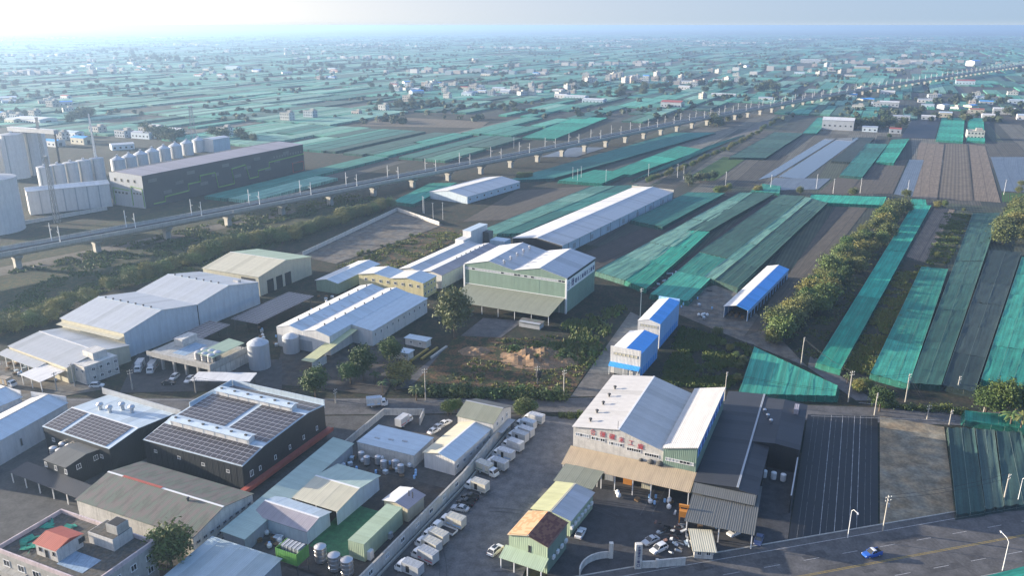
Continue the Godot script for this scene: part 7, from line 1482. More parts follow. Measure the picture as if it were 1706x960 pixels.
	for q in ["canopy1", "canopy2"]:
		var kk = B[q]
		var o = node("solar_canopy", Vector3(kk[0], 0, kk[1]), kk[2])
		tag(o, "solar panel canopy behind the concrete deck" if q == "canopy1" else "solar panel canopy beside the cream warehouse", "solar canopy")
		for k in 6: pbox(o, "post", "darkmetal", Vector3(-kk[3] / 2 + 1 + (k % 3) * (kk[3] / 2 - 1), 2.3, -kk[4] / 2 + 1 + int(k / 3.0) * (kk[4] - 2)), Vector3(0.2, 4.6, 0.2))
		solar_grid({"o": o}, -kk[3] / 2, kk[3] / 2, kk[4] / 2, 4.5, -kk[4] / 2, 5.2, int(kk[3] / 1.9), int(kk[4] / 1.7))
		pbox(o, "deck_sheet", "purplegrey", Vector3(0, 4.95, 0), Vector3(kk[3], 0.08, kk[4])).rotation.x = atan2(0.7, kk[4])
	var mt: Vector2 = MISC[0]
	tank(Vector3(mt.x, 0, mt.y), 3.7, 9.2, "big riveted grey cylinder tank beside the concrete deck", "", "galv", 0.05, "storage_tank")
	tank(Vector3(mt.x + 7.5, 0, mt.y - 14), 3.0, 6.0, "squat round tank behind the riveted tank", "", "galv", 0.05, "storage_tank")
	var ws = node("long_white_canopy", Vector3(mt.x - 6.5, 0, mt.y + 17.5), -0.05)
	tag(ws, "white flat canopy behind the solar factory", "canopy")
	pbox(ws, "roof_sheet", "white", Vector3(0, 4.2, 0), Vector3(20, 0.25, 7))
	for k in 4: pbox(ws, "post", "darkmetal", Vector3(-9 + (k % 2) * 18.0, 2.0, -3 + int(k / 2.0) * 6.0), Vector3(0.2, 4.1, 0.2))
	# yard huts and scrap, earth heaps
	for q in [[6, "white cabin behind the painted parking bays", 9.0, 3.4], [7, "small white cabin before the painted parking bays", 7.0, 3.2]]:
		var p: Vector2 = MISC[q[0]]
		var o = node("site_cabin", Vector3(p.x, 0, p.y), -0.42)
		tag(o, q[1], "cabin")
		pbox(o, "wall", "plaster", Vector3(0, 1.4, 0), Vector3(q[2], 2.8, 3.6)); pbox(o, "roof", "paleblue", Vector3(0, 2.9, 0), Vector3(q[2] + 0.8, 0.2, 4.4)); winrow({"o": o, "w": q[2], "l": 3.6}, "front", -2, 2, 2, 1.6, 1.2, 0.9)
	for k in 3:
		var o = node("pit_rail", Vector3(MISC[7].x + 6 + k * 3.4, 0, MISC[7].y - 2 - k * 1.2), -0.42)
		tag(o, "yellow edged low bay wall beside the site cabins", "bay wall", "bay walls")
		pbox(o, "bay_slab", "yline" if k < 2 else "concrete", Vector3(0, 0.35, 0), Vector3(0.8, 0.7, 12.0))
	var lean = node("lean_to_hut", Vector3(MISC[8].x, 0, MISC[8].y), -0.45)
	tag(lean, "makeshift sheet hut under the green hall canopy", "hut")
	pbox(lean, "wall", "grey", Vector3(0, 1.3, 0), Vector3(9, 2.2, 4)); pbox(lean, "roof", "rusty", Vector3(0, 2.35, 0), Vector3(10, 0.14, 5)).rotation.x = 0.06
	var wt = tank(Vector3(MISC[3].x, 0, MISC[3].y), 0.9, 1.8, "dark water tank on a tall stand on the waste ground", "", "black", 2.6)
	mound(Vector2(9.0, -270.0), 15, 3.2, "bare orange earth mound on the waste ground", 7)
	mound(Vector2(18.0, -268.0), 9, 2.0, "smaller orange earth mound beside the large one", 8)
	mound(Vector2(-14.0, -276.0), 7, 1.2, "low reddish earth heap near the site road", 9)
	var sc = node("scrap_yard", Vector3(MISC[10].x, 0, MISC[10].y))
	tag(sc, "scattered timber and scrap beside the blue twin sheds", "scrap")
	for k in 60:
		var q = pbox(sc, "scrap_piece", ["grey", "darkmetal", "wood", "dirtyconc", "paleblue"][rng.randi() % 5], Vector3(rng.randfn() * 8.0, 0.4, rng.randfn() * 8.0), [Vector3(0.6, 0.5, 2.6), Vector3(1.4, 0.6, 1.2), Vector3(0.4, 0.4, 3.4)][rng.randi() % 3])
		q.rotation = Vector3(rng.randf_range(-0.2, 0.2), rng.randf() * 6, rng.randf_range(-0.2, 0.2))
	# walls round the lots
	for k in 3:
		var p: Vector2 = FENCES[k * 2]; var q: Vector2 = FENCES[k * 2 + 1]
		var o = node("lot_wall", Vector3((p.x + q.x) / 2, 0, (p.y + q.y) / 2), atan2(-(q.y - p.y), q.x - p.x))
		tag(o, ["long pale wall along the empty lot below the viaduct", "short white wall across the end of the empty lot", "white wall along the silo yard"][k], "wall")
		var ln = p.distance_to(q); var n = int(ln / 6.0)
		for i in n: pbox(o, "wall_panel", "plaster", Vector3(-ln / 2 + ln * (i + 0.5) / n, 1.2, 0), Vector3(ln / n - 0.06, 2.4, 0.25))
	# timber pile and crates by the beige warehouse
	var tp = node("timber_pile", Vector3(MISC[5].x + 14, 0, MISC[5].y - 4))
	tag(tp, "pile of cardboard and timber under the beige warehouse canopy", "timber pile")
	for k in 26:
		var q = pbox(tp, "board", "wood", Vector3(rng.randfn() * 4.0, rng.randf_range(0.4, 1.8), rng.randfn() * 2.4), [Vector3(2.6, 0.5, 1.2), Vector3(1.4, 0.9, 1.2)][rng.randi() % 2]); q.rotation.y = rng.randf() * 3

func mound(c: Vector2, r: float, h: float, label: String, sd: int):
	var f = FastNoiseLite.new(); f.seed = sd; f.frequency = 0.16
	var b = MB.new()
	var n = 22
	var hh = func(i, j):
		var x = (float(i) / n - 0.5) * 2; var z = (float(j) / n - 0.5) * 2
		var d = clampf(1.0 - sqrt(x * x + z * z), 0, 1)
		return Vector3(x * r, h * smoothstep(0, 0.8, d) * (0.6 + 0.9 * f.get_noise_2d(x * r, z * r)) - 0.05, z * r * 0.8)
	for i in n:
		for j in n: b.quad(hh.call(i, j), hh.call(i + 1, j), hh.call(i + 1, j + 1), hh.call(i, j + 1))
	var o = add("earth_mound", b, "rockdirt", null, Vector3(c.x, 0.1, c.y))
	tag(o, label, "earth mound")

func silos():
	var k = B.blackhall
	var bh = shed("black_hall", "blackhall", {"prof": [Vector2(-k[3] / 2, 22.0), Vector2(-k[3] / 2 + 6, 22.6), Vector2(k[3] / 2, 21.6)], "wall": "dark", "roof": "galv", "rmats": {0: "darkroof", 1: "purplegrey"}, "cap": null, "over": 0.1, "wmats": {"front": "grey", "right": "darkroof"}}, "huge charcoal hall with lime outlines beside the viaduct", "hall")
	var L: float = bh.l
	var tb = [[-0.46, 2], [-0.40, 2], [-0.40, 5], [-0.27, 5.5], [-0.27, 10], [-0.20, 10], [-0.20, 14], [-0.11, 14], [-0.10, 3], [0.0, 3], [-0.01, 14], [0.08, 15], [0.10, 4], [0.16, 4], [0.16, 8.5], [0.24, 9], [0.24, 13], [0.5, 14]]
	for i in tb.size() - 1:
		var p = on_face(bh, "right", tb[i][0] * L, tb[i][1], 0.15); var q = on_face(bh, "right", tb[i + 1][0] * L, tb[i + 1][1], 0.15)
		var m = MB.new(); m.bar(p, q, 0.3, 0.9); add("outline_strip", m, "trimgreen", bh.o)
	for s in [[-13, 1, -13, 12], [-13, 12, 2, 11], [4, 1, 4, 14], [4, 14, 14, 13], [14, 13, 14.5, 1]]:
		var m = MB.new(); m.bar(on_face(bh, "front", s[0], s[1], 0.15), on_face(bh, "front", s[2], s[3], 0.15), 0.5, 0.5); add("outline_strip", m, "trimgreen", bh.o)
	winrow(bh, "front", -10, 8, 4, 17.5, 2.0, 2.2, "cream", "glass"); winrow(bh, "front", -11, -1, 4, 9.0, 2.2, 1.6, "cream", "glass"); winrow(bh, "front", 6, 12, 3, 9.5, 1.6, 1.4, "cream", "glass")
	for i in 14: panel_on(bh, "louvre", "right", (-0.45 + i * 0.068) * L, [17.5, 8.0, 12.5][i % 3], 7.0, 2.2, "midroof", 0.1)
	for i in 11: panel_on(bh, "louvre", "right", (0.28 + i * 0.02) * L, 16.0, 1.6, 1.6, "midroof", 0.1)
	panel_on(bh, "red_panel", "right", 0.45 * L, 4.5, 14.0, 8.0, "redroof", 0.1); panel_on(bh, "red_panel_inner", "right", 0.45 * L, 4.3, 12.4, 6.6, "dark", 0.2)
	var sh = shed("silo_hall", "silohall", {"rise": 1.5, "wall": "white", "roof": "white", "cap": "trim"}, "long white hall in front of the silo row", "hall")
	for i in 6: panel_on(sh, "joint_strip", "right", -sh.l / 2 + sh.l * (i + 1) / 7.0, 7.5, 0.6, 14.5, "grey", 0.2)
	for i in SILO_ROW.size(): silo(SILO_ROW[i], 4.9, 19.0, 0.1, "wide white silo in the row behind the silo hall", "white silos behind the silo hall", "white")
	for i in SILO_ROW2.size(): silo(SILO_ROW2[i], 5.5, 11.0, 0.45, "white silo with a conical cap behind the black hall", "capped silos behind the black hall", "white")
	for i in SILO_TALL.size(): silo(SILO_TALL[i], 8.5, 34.0, 0.12, "tall pale silo drum beside the lattice tower", "tall silo drums", "white")
	silo(BIGTANK[0], 15.0, 31.0, 0.12, "huge pale storage drum at the silo yard", "", "white")
	var bk = shed("cap_shed", [SILO_ROW2[7].x + 14, SILO_ROW2[7].y - 8, -0.42, 14.0, 22.0, 12.0], {"rise": 1.0, "wall": "paleblue", "wmats": {"front": "white"}, "roof": "white", "cap": null}, "white block at the end of the capped silo row", "building")
	lattice(Vector3(BIGTANK[0].x + 26.0, 0, BIGTANK[0].y - 18), 40.0, 2.6, "tall grey elevator tower beside the storage drum", "elevator tower", "pole")
	var q: Vector2 = SILO_TALL[0]
	lattice(Vector3(q.x + 22, 0, q.y), 46.0, 2.4, "steel lattice leg between the tall silo drums", "elevator tower", "pole")
	lattice(Vector3(MISC[1].x, 0, MISC[1].y), 36.0, 5.0, "red and white lattice mast beyond the black hall", "mast", "purplegrey")
	lattice(Vector3(MISC[2].x, 0, MISC[2].y), 38.0, 1.4, "slim pale floodlight mast behind the silos", "mast", "trim")
	var gb = node("silo_gallery", Vector3(q.x + 15, 0, q.y - 4), -0.4)
	tag(gb, "covered conveyor gallery across the tops of the tall drums", "gallery")
	pbox(gb, "gallery", "grey", Vector3(0, 36.5, 0), Vector3(52, 3.0, 4.0)); pbox(gb, "gallery_roof", "white", Vector3(0, 38.1, 0), Vector3(52.4, 0.2, 4.4))
	for x in [-24, 24]: pbox(gb, "trestle", "darkmetal", Vector3(x, 17.5, 0), Vector3(1.0, 35.0, 1.0))
	var wb = shed("white_tower_block", [q.x - 30, q.y - 2, -0.4, 22.0, 24.0, 34.0], {"rise": 1.0, "wall": "white", "roof": "cream", "cap": null}, "sunlit white tower block behind the storage drum", "building")

func silo(p: Vector2, r: float, h: float, cone: float, label: String, grp: String, m: String):
	var o = node("silo", Vector3(p.x, 0, p.y))
	tag(o, label, "silo", grp)
	var b = MB.new(); b.lathe([Vector2(r, 0), Vector2(r, h)], 32); add("drum", b, m, o)
	b = MB.new(); b.lathe([Vector2(r + 0.2, h), Vector2(r + 0.1, h + 0.15), Vector2(0.8, h + r * cone + 0.3), Vector2(0, h + r * cone + 0.35)], 32); add("cap", b, "galv" if cone > 0.3 else "grey", o)
	b = MB.new(); b.box(Vector3(0, h + r * cone + 0.9, 0), Vector3(1.4, 1.2, 1.4)); add("head_house", b, "white", o)
	b = MB.new(); b.box(Vector3(0, h / 2, r + 0.25), Vector3(0.6, h, 0.4)); add("ladder", b, "grey", o)

func lattice(at: Vector3, h: float, w: float, label: String, cat: String, m: String):
	var o = node("lattice_tower", at)
	tag(o, label, cat)
	var b = MB.new()
	var n = int(h / w / 1.3)
	var s = func(t): return w / 2 * (1.0 - 0.55 * t)
	for k in 4:
		var sx = 1 if k in [0, 1] else -1; var sz = 1 if k in [1, 2] else -1
		var leg = MB.new(); leg.bar(Vector3(sx * w / 2, 0, sz * w / 2), Vector3(sx * s.call(1.0), h, sz * s.call(1.0)), 0.3, 0.3); add("leg", leg, m, o)
	var c = [[1, -1], [1, 1], [-1, 1], [-1, -1]]
	for i in n:
		var t0 = float(i) / n; var t1 = float(i + 1) / n
		for k in 4:
			var a = c[k]; var d = c[(k + 1) % 4]
			b.bar(Vector3(a[0] * s.call(t0), t0 * h, a[1] * s.call(t0)), Vector3(d[0] * s.call(t1), t1 * h, d[1] * s.call(t1)), 0.16, 0.16)
			b.bar(Vector3(a[0] * s.call(t1), t1 * h, a[1] * s.call(t1)), Vector3(d[0] * s.call(t1), t1 * h, d[1] * s.call(t1)), 0.16, 0.16)
	add("bracing", b, m, o); pbox(o, "head", m, Vector3(0, h + 0.5, 0), Vector3(w * 0.7, 1.0, w * 0.7))

func vehicles():
	var nt = -1
	for v in VEH:
		var k: String = v[0]
		var o
		var lift = 0.16
		match k:
			"t": o = truck("", "", "box"); nt += 1; o.set_meta("label", ["first", "second", "third", "fourth", "fifth", "sixth", "seventh", "eighth", "ninth", "tenth", "eleventh", "twelfth", "thirteenth", "fourteenth"][mini(nt, 13)] + " white box truck in the yard row counted from the gabled house")
			"fb": o = truck("white truck with an empty dark flatbed in the truck row", "", "flat")
			"tt": o = truck("truck with a tan cargo body beside the timber pile", "", "tarp")
			"dp": o = car("pickup_truck", "pblack", "black pickup parked between box truck and silver car", "pickup", "pickup"); o.set_meta("group", "black pickups in the truck row")
			"sc": o = car("sedan", "psilver", "silver sedan parked in the truck row")
			"sv": o = car("sport_utility_car", "pwhite", "white car with a dark sunroof crossing the truck yard", "suv")
			"wc": o = car("sedan", "pwhite", "white sedan parked beside a building", "sedan"); o.set_meta("group", "white sedans")
			"wc2": o = car("sedan", "psilver", "silver grey sedan parked by a wall"); o.set_meta("group", "silver grey sedans")
			"wv": o = car("van", "pwhite", "white van parked under or near a canopy", "suv", "van"); o.set_meta("group", "white vans")
			"wv2": o = car("van", "pwhite", "white van parked behind the mill gate wall", "suv", "van")
			"bc": o = car("sedan", "pdarkblue", "dark blue sedan parked beside the carport")
			"bp": o = car("pickup_truck", "pblue", "bright blue pickup with a white roof driving on the highway", "pickup", "pickup"); lift = 0.31
			"dc": o = car("sedan", "pblack", "black sedan parked beside the white vans")
		if k == "t" and VEH.find(v) > 20:
			o.set_meta("label", ["white box truck driving along the middle road", "white box truck parked in the walled workshop yard", "white box truck backed up to the concrete deck", "white box truck backed up to the concrete deck"][0 if VEH.find(v) == 25 else 1 if VEH.find(v) == 26 else 2])
			if VEH.find(v) > 26: o.set_meta("group", "trucks at the deck")
		if k == "bp":
			for c in o.get_children():
				if c.name == "roof": c.material_override = M.pwhite
		o.position = Vector3(v[1], lift, v[2]); o.rotation.y = v[3]
		if k in ["t", "fb", "tt"]: o.scale = Vector3.ONE * 1.2

func street_things():
	var pm = {}
	for i in POLES.size():
		var p = POLES[i]
		var h = clampf(p[2], 5.0, 13.0)
		var o = node("utility_pole", Vector3(p[0], 0, p[1]), 0.3 + (i % 3) * 0.4)
		tag(o, ["concrete utility pole with crossarms beside the highway", "concrete utility pole with crossarms along a lane"][0 if i in [3, 4] else 1], "utility pole", "highway utility poles" if i in [3, 4] else "lane utility poles")
		var b = MB.new(); b.tube(Vector3(0, -0.2, 0), Vector3(0, h, 0), 0.22, 0.13, 8); add("pole", b, "pole", o)
		for a in 2:
			pbox(o, "crossarm", "pole", Vector3(0, h - 0.5 - a * 0.9, 0.16), Vector3(1.9 - a * 0.3, 0.12, 0.1))
			for s in [-0.8, 0.0, 0.7]: pbox(o, "insulator", "trim", Vector3(s, h - 0.33 - a * 0.9, 0.16), Vector3(0.1, 0.22, 0.1))
		if i % 4 == 3: pbox(o, "transformer", "grey", Vector3(0.35, h - 2.8, 0), Vector3(0.5, 0.9, 0.5))
	for p in THIN:
		var o = node("slim_pole", Vector3(p[0], 0, p[1]))
		tag(o, "slim pale pole standing on a field edge", "pole", "field edge poles")
		var b = MB.new(); b.tube(Vector3(0, -0.1, 0), Vector3(0, 11.0, 0), 0.16, 0.1, 6); add("pole", b, "trim", o); pbox(o, "crossarm", "trim", Vector3(0, 10.6, 0), Vector3(1.4, 0.1, 0.1))
	for i in LAMPS.size():
		var p = LAMPS[i]
		var o = node("street_lamp", Vector3(p[0], 0, p[1]), [-0.3, -0.3, 2.9][i])
		tag(o, "white street lamp with a bent arm beside the highway", "street lamp", "highway lamps")
		var b = MB.new(); b.tube(Vector3(0, 0, 0), Vector3(0, 7.6, 0), 0.11, 0.07, 8); b.tube(Vector3(0, 7.6, 0), Vector3(0.35, 8.3, 0.5), 0.07, 0.06, 8); b.tube(Vector3(0.35, 8.3, 0.5), Vector3(0.9, 8.5, 2.0), 0.06, 0.05, 8); add("post", b, "trim", o)
		pbox(o, "lamp_head", "trim", Vector3(1.0, 8.5, 2.25), Vector3(0.3, 0.14, 0.8))
	# wires between roadside poles
	for w in [[3, 4], [0, 1], [6, 7], [7, 9], [5, 6], [1, 2], [9, 10], [8, 9], [13, 14], [11, 12], [12, 13], [14, 17], [17, 0], [2, 8]]:
		var a = POLES[w[0]]; var c = POLES[w[1]]
		var o = node("power_line", Vector3.ZERO)
		tag(o, "thin black power line strung between two utility poles", "power line", "power lines")
		for s in [-0.7, 0.7]:
			var b = MB.new()
			for k in 10:
				var f0 = k / 10.0; var f1 = (k + 1) / 10.0
				var y0 = lerpf(clampf(a[2], 5, 13), clampf(c[2], 5, 13), f0) - 0.4 - 4.0 * f0 * (1 - f0); var y1 = lerpf(clampf(a[2], 5, 13), clampf(c[2], 5, 13), f1) - 0.4 - 4.0 * f1 * (1 - f1)
				b.bar(Vector3(lerpf(a[0], c[0], f0) + s * 0.3, y0, lerpf(a[1], c[1], f0) + s), Vector3(lerpf(a[0], c[0], f1) + s * 0.3, y1, lerpf(a[1], c[1], f1) + s), 0.055, 0.055)
			add("wire", b, "black", o)

func trees():
	for t in TREES:
		var a: Array = t[3]
		for i in range(0, a.size(), 3):
			var lb: String = t[1]; var gp: String = t[2]
			if t[0] == "v":
				var sz = "tall" if a[i + 2] > 11.5 else "middling" if a[i + 2] > 8.5 else "low"
				var wh = "hamlets just beyond the viaduct" if a[i + 1] > -1100 else "hamlets far out on the plain"
				lb = sz + " dark tree among the " + wh; gp = lb
			tree(t[0], a[i], a[i + 1], a[i + 2], lb, gp)

# ---- the plain: houses, far fields and nets -----------------------------------------
func house_mesh(w: float, d: float, h: float, kind: int, sd: int) -> Array:
	var b = MB.new(); var r = MB.new(); var wn = []
	if kind == 0:
		b.box(Vector3(0, h / 2, 0), Vector3(w, h, d))
		r.box(Vector3(0, h + 0.45, d / 2 - 0.12), Vector3(w + 0.3, 0.9, 0.25)); r.box(Vector3(0, h + 0.45, -d / 2 + 0.12), Vector3(w + 0.3, 0.9, 0.25)); r.box(Vector3(w / 2 - 0.12, h + 0.45, 0), Vector3(0.25, 0.9, d)); r.box(Vector3(-w / 2 + 0.12, h + 0.45, 0), Vector3(0.25, 0.9, d))
		r.box(Vector3(w * 0.2, h + 1.5, -d * 0.15), Vector3(w * 0.36, 3.0, d * 0.4))
		var fl = maxi(1, int(h / 3.1))
		for f in fl:
			var y = (f + 0.55) * h / fl
			var n = maxi(2, int(w / 3.2))
			for k in n: wn.append([Vector3(-w / 2 + w * (k + 0.5) / n, y, d / 2 + 0.02), Vector3(1.5, 1.5, 0.1)])
			for k in 2: wn.append([Vector3(w / 2 + 0.02, y, -d / 4 + k * d / 2), Vector3(0.1, 1.4, 1.3)]); wn.append([Vector3(-w / 2 - 0.02, y, -d / 4 + k * d / 2), Vector3(0.1, 1.4, 1.3)])
	else:
		var p = gable(d, h, h * 0.22)
		for i in 2:
			var p0: Vector2 = p[i]; var p1: Vector2 = p[i + 1]
			for t in [-1, 1]: b.quad(pt("x", p0.x, p0.y, t * w / 2), pt("x", p1.x, p1.y, t * w / 2), pt("x", p1.x, 0, t * w / 2), pt("x", p0.x, 0, t * w / 2))
			r.quad(pt("x", p0.x * 1.05, p0.y + 0.1, w / 2 + 0.3), pt("x", p0.x * 1.05, p0.y + 0.1, -w / 2 - 0.3), pt("x", p1.x * 1.05, p1.y + 0.1, -w / 2 - 0.3), pt("x", p1.x * 1.05, p1.y + 0.1, w / 2 + 0.3))
		for z in [-1, 1]: b.quad(Vector3(-w / 2, h, z * d / 2), Vector3(w / 2, h, z * d / 2), Vector3(w / 2, 0, z * d / 2), Vector3(-w / 2, 0, z * d / 2))
		var n = maxi(2, int(w / 5.0))
		for k in n: wn.append([Vector3(-w / 2 + w * (k + 0.5) / n, h * 0.45, d / 2 + 0.02), Vector3(1.8, 1.6, 0.1)])
		wn.append([Vector3(w / 2 + 0.02, h * 0.35, 0), Vector3(0.1, h * 0.6, d * 0.3)])
	return [b, r, wn]

func plain():
	var r = RandomNumberGenerator.new(); r.seed = 77
	for i in range(0, HOUSES.size(), 6):
		var k: int = HOUSES[i + 5]
		var z: float = HOUSES[i + 1]
		var o = node("village_house" if k == 0 else "farm_shed", Vector3(HOUSES[i], 0, z), [-0.45, -0.43, 0.6, -0.4][r.randi() % 4])
		var far = "far hamlets" if z < -1100 else "hamlet beyond the viaduct"
		var wi = r.randi() % 5; var si = r.randi() % 4; var ri = r.randi() % 6
		var fl = ["one", "two", "three", "four", "five"][clampi(int(HOUSES[i + 4] / 3.1) - 1, 0, 4)]
		var look = fl + " storey " + ["pale", "grey", "pinkish", "blue grey", "white"][wi] + " flat roofed house in the " if k == 0 else ["white", "pale blue", "cream", "grey"][si] + " walled farm shed with a " + ["white", "pale blue", "grey", "white", "red", "blue"][ri] + " roof in the "
		tag(o, look + far, "house" if k == 0 else "shed", look + far)
		var ms = house_mesh(HOUSES[i + 2], HOUSES[i + 3], HOUSES[i + 4], k, i)
		add("wall", ms[0], "hw%d" % wi if k == 0 else ["white", "paleblue", "cream", "galv"][si], o); add("roof" if k == 1 else "parapet", ms[1], "concrete" if k == 0 else ["white", "paleblue", "galv", "white", "redroof", "blue"][ri], o); 
		if z > -1000:
			for q in ms[2]: add("window", boxm(q[1]), "glass", o, q[0])
		else:
			var wn = MB.new()
			for q in ms[2]: wn.box(q[0], q[1])
			tag(add("windows", wn, "glass", o), "", "", "", "stuff")
	# strips of field and net, laid along one direction over the plain
	var quads = []
	for q in QUADS:
		var p = PackedVector2Array()
		for k in 4: p.append(Vector2(q[3 + k * 2], q[4 + k * 2]))
		quads.append(p)
	var region = PackedVector2Array(REGION)
	var ud = Vector2(sin(deg_to_rad(25)), -cos(deg_to_rad(25))); var vd = Vector2(cos(deg_to_rad(25)), sin(deg_to_rad(25)))
	var soils = [Color(0.07, 0.085, 0.07), Color(0.13, 0.125, 0.10), Color(0.05, 0.065, 0.05), Color(0.09, 0.12, 0.075), Color(0.22, 0.22, 0.18), Color(0.055, 0.075, 0.06)]
	var netc = [Color(0.13, 0.62, 0.47), Color(0.07, 0.48, 0.37), Color(0.32, 0.70, 0.56), Color(0.045, 0.32, 0.26), Color(0.16, 0.52, 0.38), Color(0.06, 0.20, 0.16)]
	var ground = MB.new(); var far = MB.new()
	var cand = []
	var nz = FastNoiseLite.new(); nz.seed = 3; nz.frequency = 0.0016
	var u = -2500.0
	while u < 11500.0:
		var du = r.randf_range(150, 230) * (1.0 if u < 3000 else 1.6)
		var v = -9000.0
		while v < 7500.0:
			var dist = Vector2(u, v).length()
			var dv = r.randf_range(9, 26) * (1.0 if dist < 1800 else 1.6 if dist < 4000 else 2.8)
			var c = ud * (u + du / 2) + vd * (v + dv / 2)
			v += dv
			if c.y > -400 or absf(c.x) > -c.y * 0.74 + 120 or c.length() > 11000: continue
			if Geometry2D.is_point_in_polygon(c, region):
				# inside the built-up district: bare strips lie between the named plots right of the viaduct
				if c.y < -420 and c.x > 0.35 * (-c.y) - 150:
					var a0 = ud * u + vd * (v - dv); var b0 = ud * (u + du) + vd * v; var w0 = vd * dv
					ground.col = soils[r.randi() % 6] * r.randf_range(0.8, 1.3)
					var yy = 0.008 + r.randf() * 0.016
					ground.quad(Vector3((b0 - w0).x, yy, (b0 - w0).y), Vector3(b0.x, yy, b0.y), Vector3((a0 + w0).x, yy, (a0 + w0).y), Vector3(a0.x, yy, a0.y))
				continue
			var hit = false
			if c.length() < 1400:
				for q in quads:
					if Geometry2D.is_point_in_polygon(c, q): hit = true; break
			if hit: continue
			var split = r.randi_range(1, 2)
			var netty = 0.72 + 0.40 * nz.get_noise_2d(c.x, c.y)
			for s in split:
				var a = ud * (u + du * s / split + r.randf_range(1, 6)) + vd * (v - dv + 0.5); var b = ud * (u + du * (s + 1) / split - r.randf_range(1, 8)) + vd * (v - 0.5)
				var w = vd * (dv - 1.0)
				var p0 = a; var p1 = a + w; var p2 = b; var p3 = b - w
				if r.randf() < netty: var tone = r.randi() % 6; cand.append([c.length(), p0, p1, p2, p3, netc[tone] * r.randf_range(0.8, 1.2), tone])
				else:
					ground.col = soils[r.randi() % 6] * r.randf_range(0.8, 1.2)
					var y = 0.06 + r.randf() * 0.05
					ground.quad(Vector3(p3.x, y, p3.y), Vector3(p2.x, y, p2.y), Vector3(p1.x, y, p1.y), Vector3(p0.x, y, p0.y))
		u += du
	cand.sort_custom(func(x, y): return x[0] < y[0])
	for i in cand.size():
		var q = cand[i]
		var b = MB.new() if i < 290 else far
		b.col = q[5]
		var c: Vector2 = (q[1] + q[3]) / 2.0 if i < 290 else Vector2.ZERO
		var h = 2.2
		var P = []
		for k in 4: P.append(Vector3(q[1 + k].x - c.x, h, q[1 + k].y - c.y))
		b.quad(P[3], P[2], P[1], P[0])
		for k in 4:
			var e0: Vector3 = P[k]; var e1: Vector3 = P[(k + 1) % 4]
			b.quad(e0, e1, Vector3(e1.x, 0.02, e1.z), Vector3(e0.x, 0.02, e0.z))
		if i < 290:
			var o = add("field_net", b, "parcel", null, Vector3(c.x, 0, c.y))
			var tn = ["teal", "deep teal", "pale mint", "dark teal", "leaf green", "charcoal green"][q[6]]; tag(o, tn + " net strip lying on the plain beyond the viaduct", "shade net", tn + " net strips on the plain")
	struct("plain_fields", ground, "parcel", "patchwork of bare soil and crop strips on the plain")
	tag(add("distant_nets", far, "parcel"), "countless teal net strips fading into the haze", "nets", "", "stuff")
	# distant towns and woods read as masses
	var town = MB.new(); var wood = MB.new()
	for k in 34:
		var dist = r.randf_range(2000, 8000); var x = r.randf_range(-0.68, 0.68) * dist
		var n = r.randi_range(8, 34)
		for j in n:
			var p = Vector3(x + r.randfn() * 90, 0, -dist + r.randfn() * 45)
			var h = r.randf_range(4, 13)
			town.col = [Color(0.5, 0.48, 0.45), Color(0.35, 0.33, 0.31), Color(0.4, 0.36, 0.33), Color(0.62, 0.6, 0.57), Color(0.28, 0.34, 0.37)][r.randi() % 5]
			town.box(p + Vector3(0, h / 2, 0), Vector3(r.randf_range(8, 22), h, r.randf_range(8, 14)), Basis(Vector3.UP, -0.45))
	for k in 1800:
		var dist = r.randf_range(1000, 8500); var x = r.randf_range(-0.68, 0.68) * dist
		var n = r.randi_range(1, 5)
		for j in n:
			var c = Vector3(x + r.randfn() * 22, r.randf_range(2, 3.5), -dist + r.randfn() * 10)
			var s = r.randf_range(2.5, 4.5) * (1.0 + dist / 9000.0)
			for f in 10:
				var d = Vector3(r.randfn(), r.randfn() * 0.8 + 0.3, r.randfn()).normalized()
				var a = d.cross(Vector3(r.randfn(), r.randfn(), r.randfn())).normalized(); var e = d.cross(a)
				wood.col = Color.WHITE * r.randf_range(0.6, 1.2)
				wood.tri(c + d * s * 0.6 + a * s, c + d * s * 0.6 - a * s * 0.5 + e * s * 0.8, c + d * s * 0.6 - a * s * 0.5 - e * s * 0.8)
	mat("townpaint", Color.WHITE, 0.9).vertex_color_use_as_albedo = true
	tag(add("distant_towns", town, "townpaint"), "pale clusters of far towns on the plain", "towns", "", "stuff")
	tag(add("distant_woods", wood, "leaf_v"), "dark dots of far trees on the plain", "woods", "", "stuff")

# weeds and rough grass: uncounted tufts over a four-cornered patch
func tufts(label: String, nm: String, px: Array, n: int, hmin: float, hmax: float, m: String, sd: int):
	var r = RandomNumberGenerator.new(); r.seed = sd
	var f = FastNoiseLite.new(); f.seed = sd; f.frequency = 0.05
	var b = MB.new()
	for k in n:
		var u = r.randf(); var v = r.randf()
		var p: Vector2 = px[0].lerp(px[1], u).lerp(px[3].lerp(px[2], u), v)
		if f.get_noise_2d(p.x, p.y) < -0.12: continue
		var h = r.randf_range(hmin, hmax)
		b.col = Color(r.randf_range(0.7, 1.4), r.randf_range(0.8, 1.25), r.randf_range(0.6, 1.1))
		for j in 5:
			var an = r.randf() * TAU
			var c = Vector3(p.x + r.randfn() * h * 0.6, 0.1, p.y + r.randfn() * h * 0.6)
			var d = Vector3(cos(an), 0, sin(an)) * h * 0.5
			b.tri(c - d, c + d * 0.3 + Vector3(r.randfn() * 0.2, h, r.randfn() * 0.2), c + d)
	tag(add(nm, b, m), label, "undergrowth", "", "stuff")

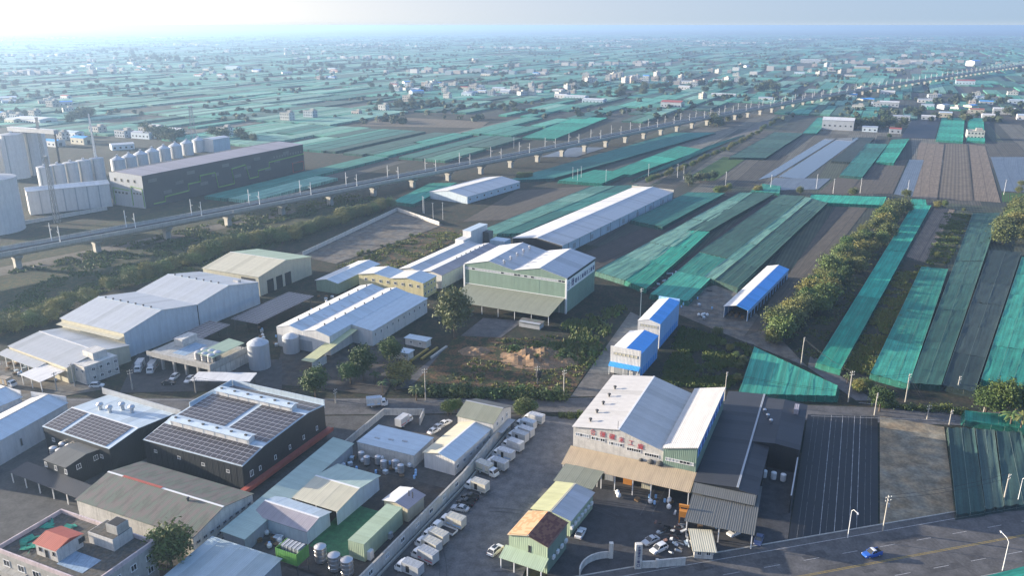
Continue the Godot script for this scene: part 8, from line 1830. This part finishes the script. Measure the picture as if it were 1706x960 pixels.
func weeds():
	for i in WEEDS.size():
		var w = WEEDS[i]
		tufts(w[0], "undergrowth", [Vector2(w[4], w[5]), Vector2(w[6], w[7]), Vector2(w[8], w[9]), Vector2(w[10], w[11])], w[1], w[2], w[3], ["leaf_s", "leaf_b", "leaf_p"][i % 3], 100 + i)

# small yard goods, each one a thing
func clutter():
	var r = RandomNumberGenerator.new(); r.seed = 41
	for z in GOODS:
		for k in int(z[1]):
			var u = r.randf(); var v = r.randf()
			var p: Vector2 = Vector2(z[2], z[3]).lerp(Vector2(z[4], z[5]), u).lerp(Vector2(z[8], z[9]).lerp(Vector2(z[6], z[7]), u), v)
			var kind = r.randi() % 4
			var at = Vector3(p.x, 0.34, p.y)
			if kind == 0:
				var o = node("steel_drum", at, r.randf() * 6); tag(o, "blue steel drum standing " + z[0], "drum", "drums " + z[0])
				var b = MB.new(); b.lathe([Vector2(0.0, 0.0), Vector2(0.3, 0.0), Vector2(0.3, 0.9), Vector2(0.26, 0.88), Vector2(0.0, 0.88)], 12); add("barrel", b, "bluewall", o)
				for h in [0.3, 0.6]:
					b = MB.new(); b.lathe([Vector2(0.30, h), Vector2(0.325, h + 0.03), Vector2(0.30, h + 0.06)], 12); add("hoop", b, "bluewall", o)
			elif kind == 1:
				var o = node("pallet_stack", at, r.randf() * 3); tag(o, "stack of wooden pallets " + z[0], "pallets", "pallet stacks " + z[0])
				for j in 2 + r.randi() % 5:
					for s in 5: pbox(o, "slat", "wood", Vector3(-0.48 + s * 0.24, 0.14 + j * 0.16, 0), Vector3(0.16, 0.03, 1.2))
					for s in [-0.5, 0.0, 0.5]: pbox(o, "bearer", "wood", Vector3(0, 0.07 + j * 0.16, s), Vector3(1.1, 0.1, 0.1))
			elif kind == 2:
				var o = node("bulk_bag", at, r.randf() * 3); tag(o, "white bulk bag slumped " + z[0], "bag", "bulk bags " + z[0])
				var b = MB.new(); b.lathe([Vector2(0.0, 0.0), Vector2(0.5, 0.02), Vector2(0.62, 0.3), Vector2(0.58, 0.8), Vector2(0.3, 1.05), Vector2(0.12, 1.2), Vector2(0.0, 1.2)], 9); add("sack", b, "trim", o)
				for s in [-1, 1]: pbox(o, "strap", "bluewall", Vector3(s * 0.3, 1.1, 0), Vector3(0.06, 0.3, 0.06))
			else:
				var o = node("storage_crate", at, r.randf() * 3); tag(o, "grey lidded storage crate " + z[0], "crate", "storage crates " + z[0])
				pbox(o, "tub", "grey", Vector3(0, 0.45, 0), Vector3(1.2, 0.9, 1.0)); pbox(o, "lid", "paleblue", Vector3(0, 0.94, 0), Vector3(1.28, 0.08, 1.08))
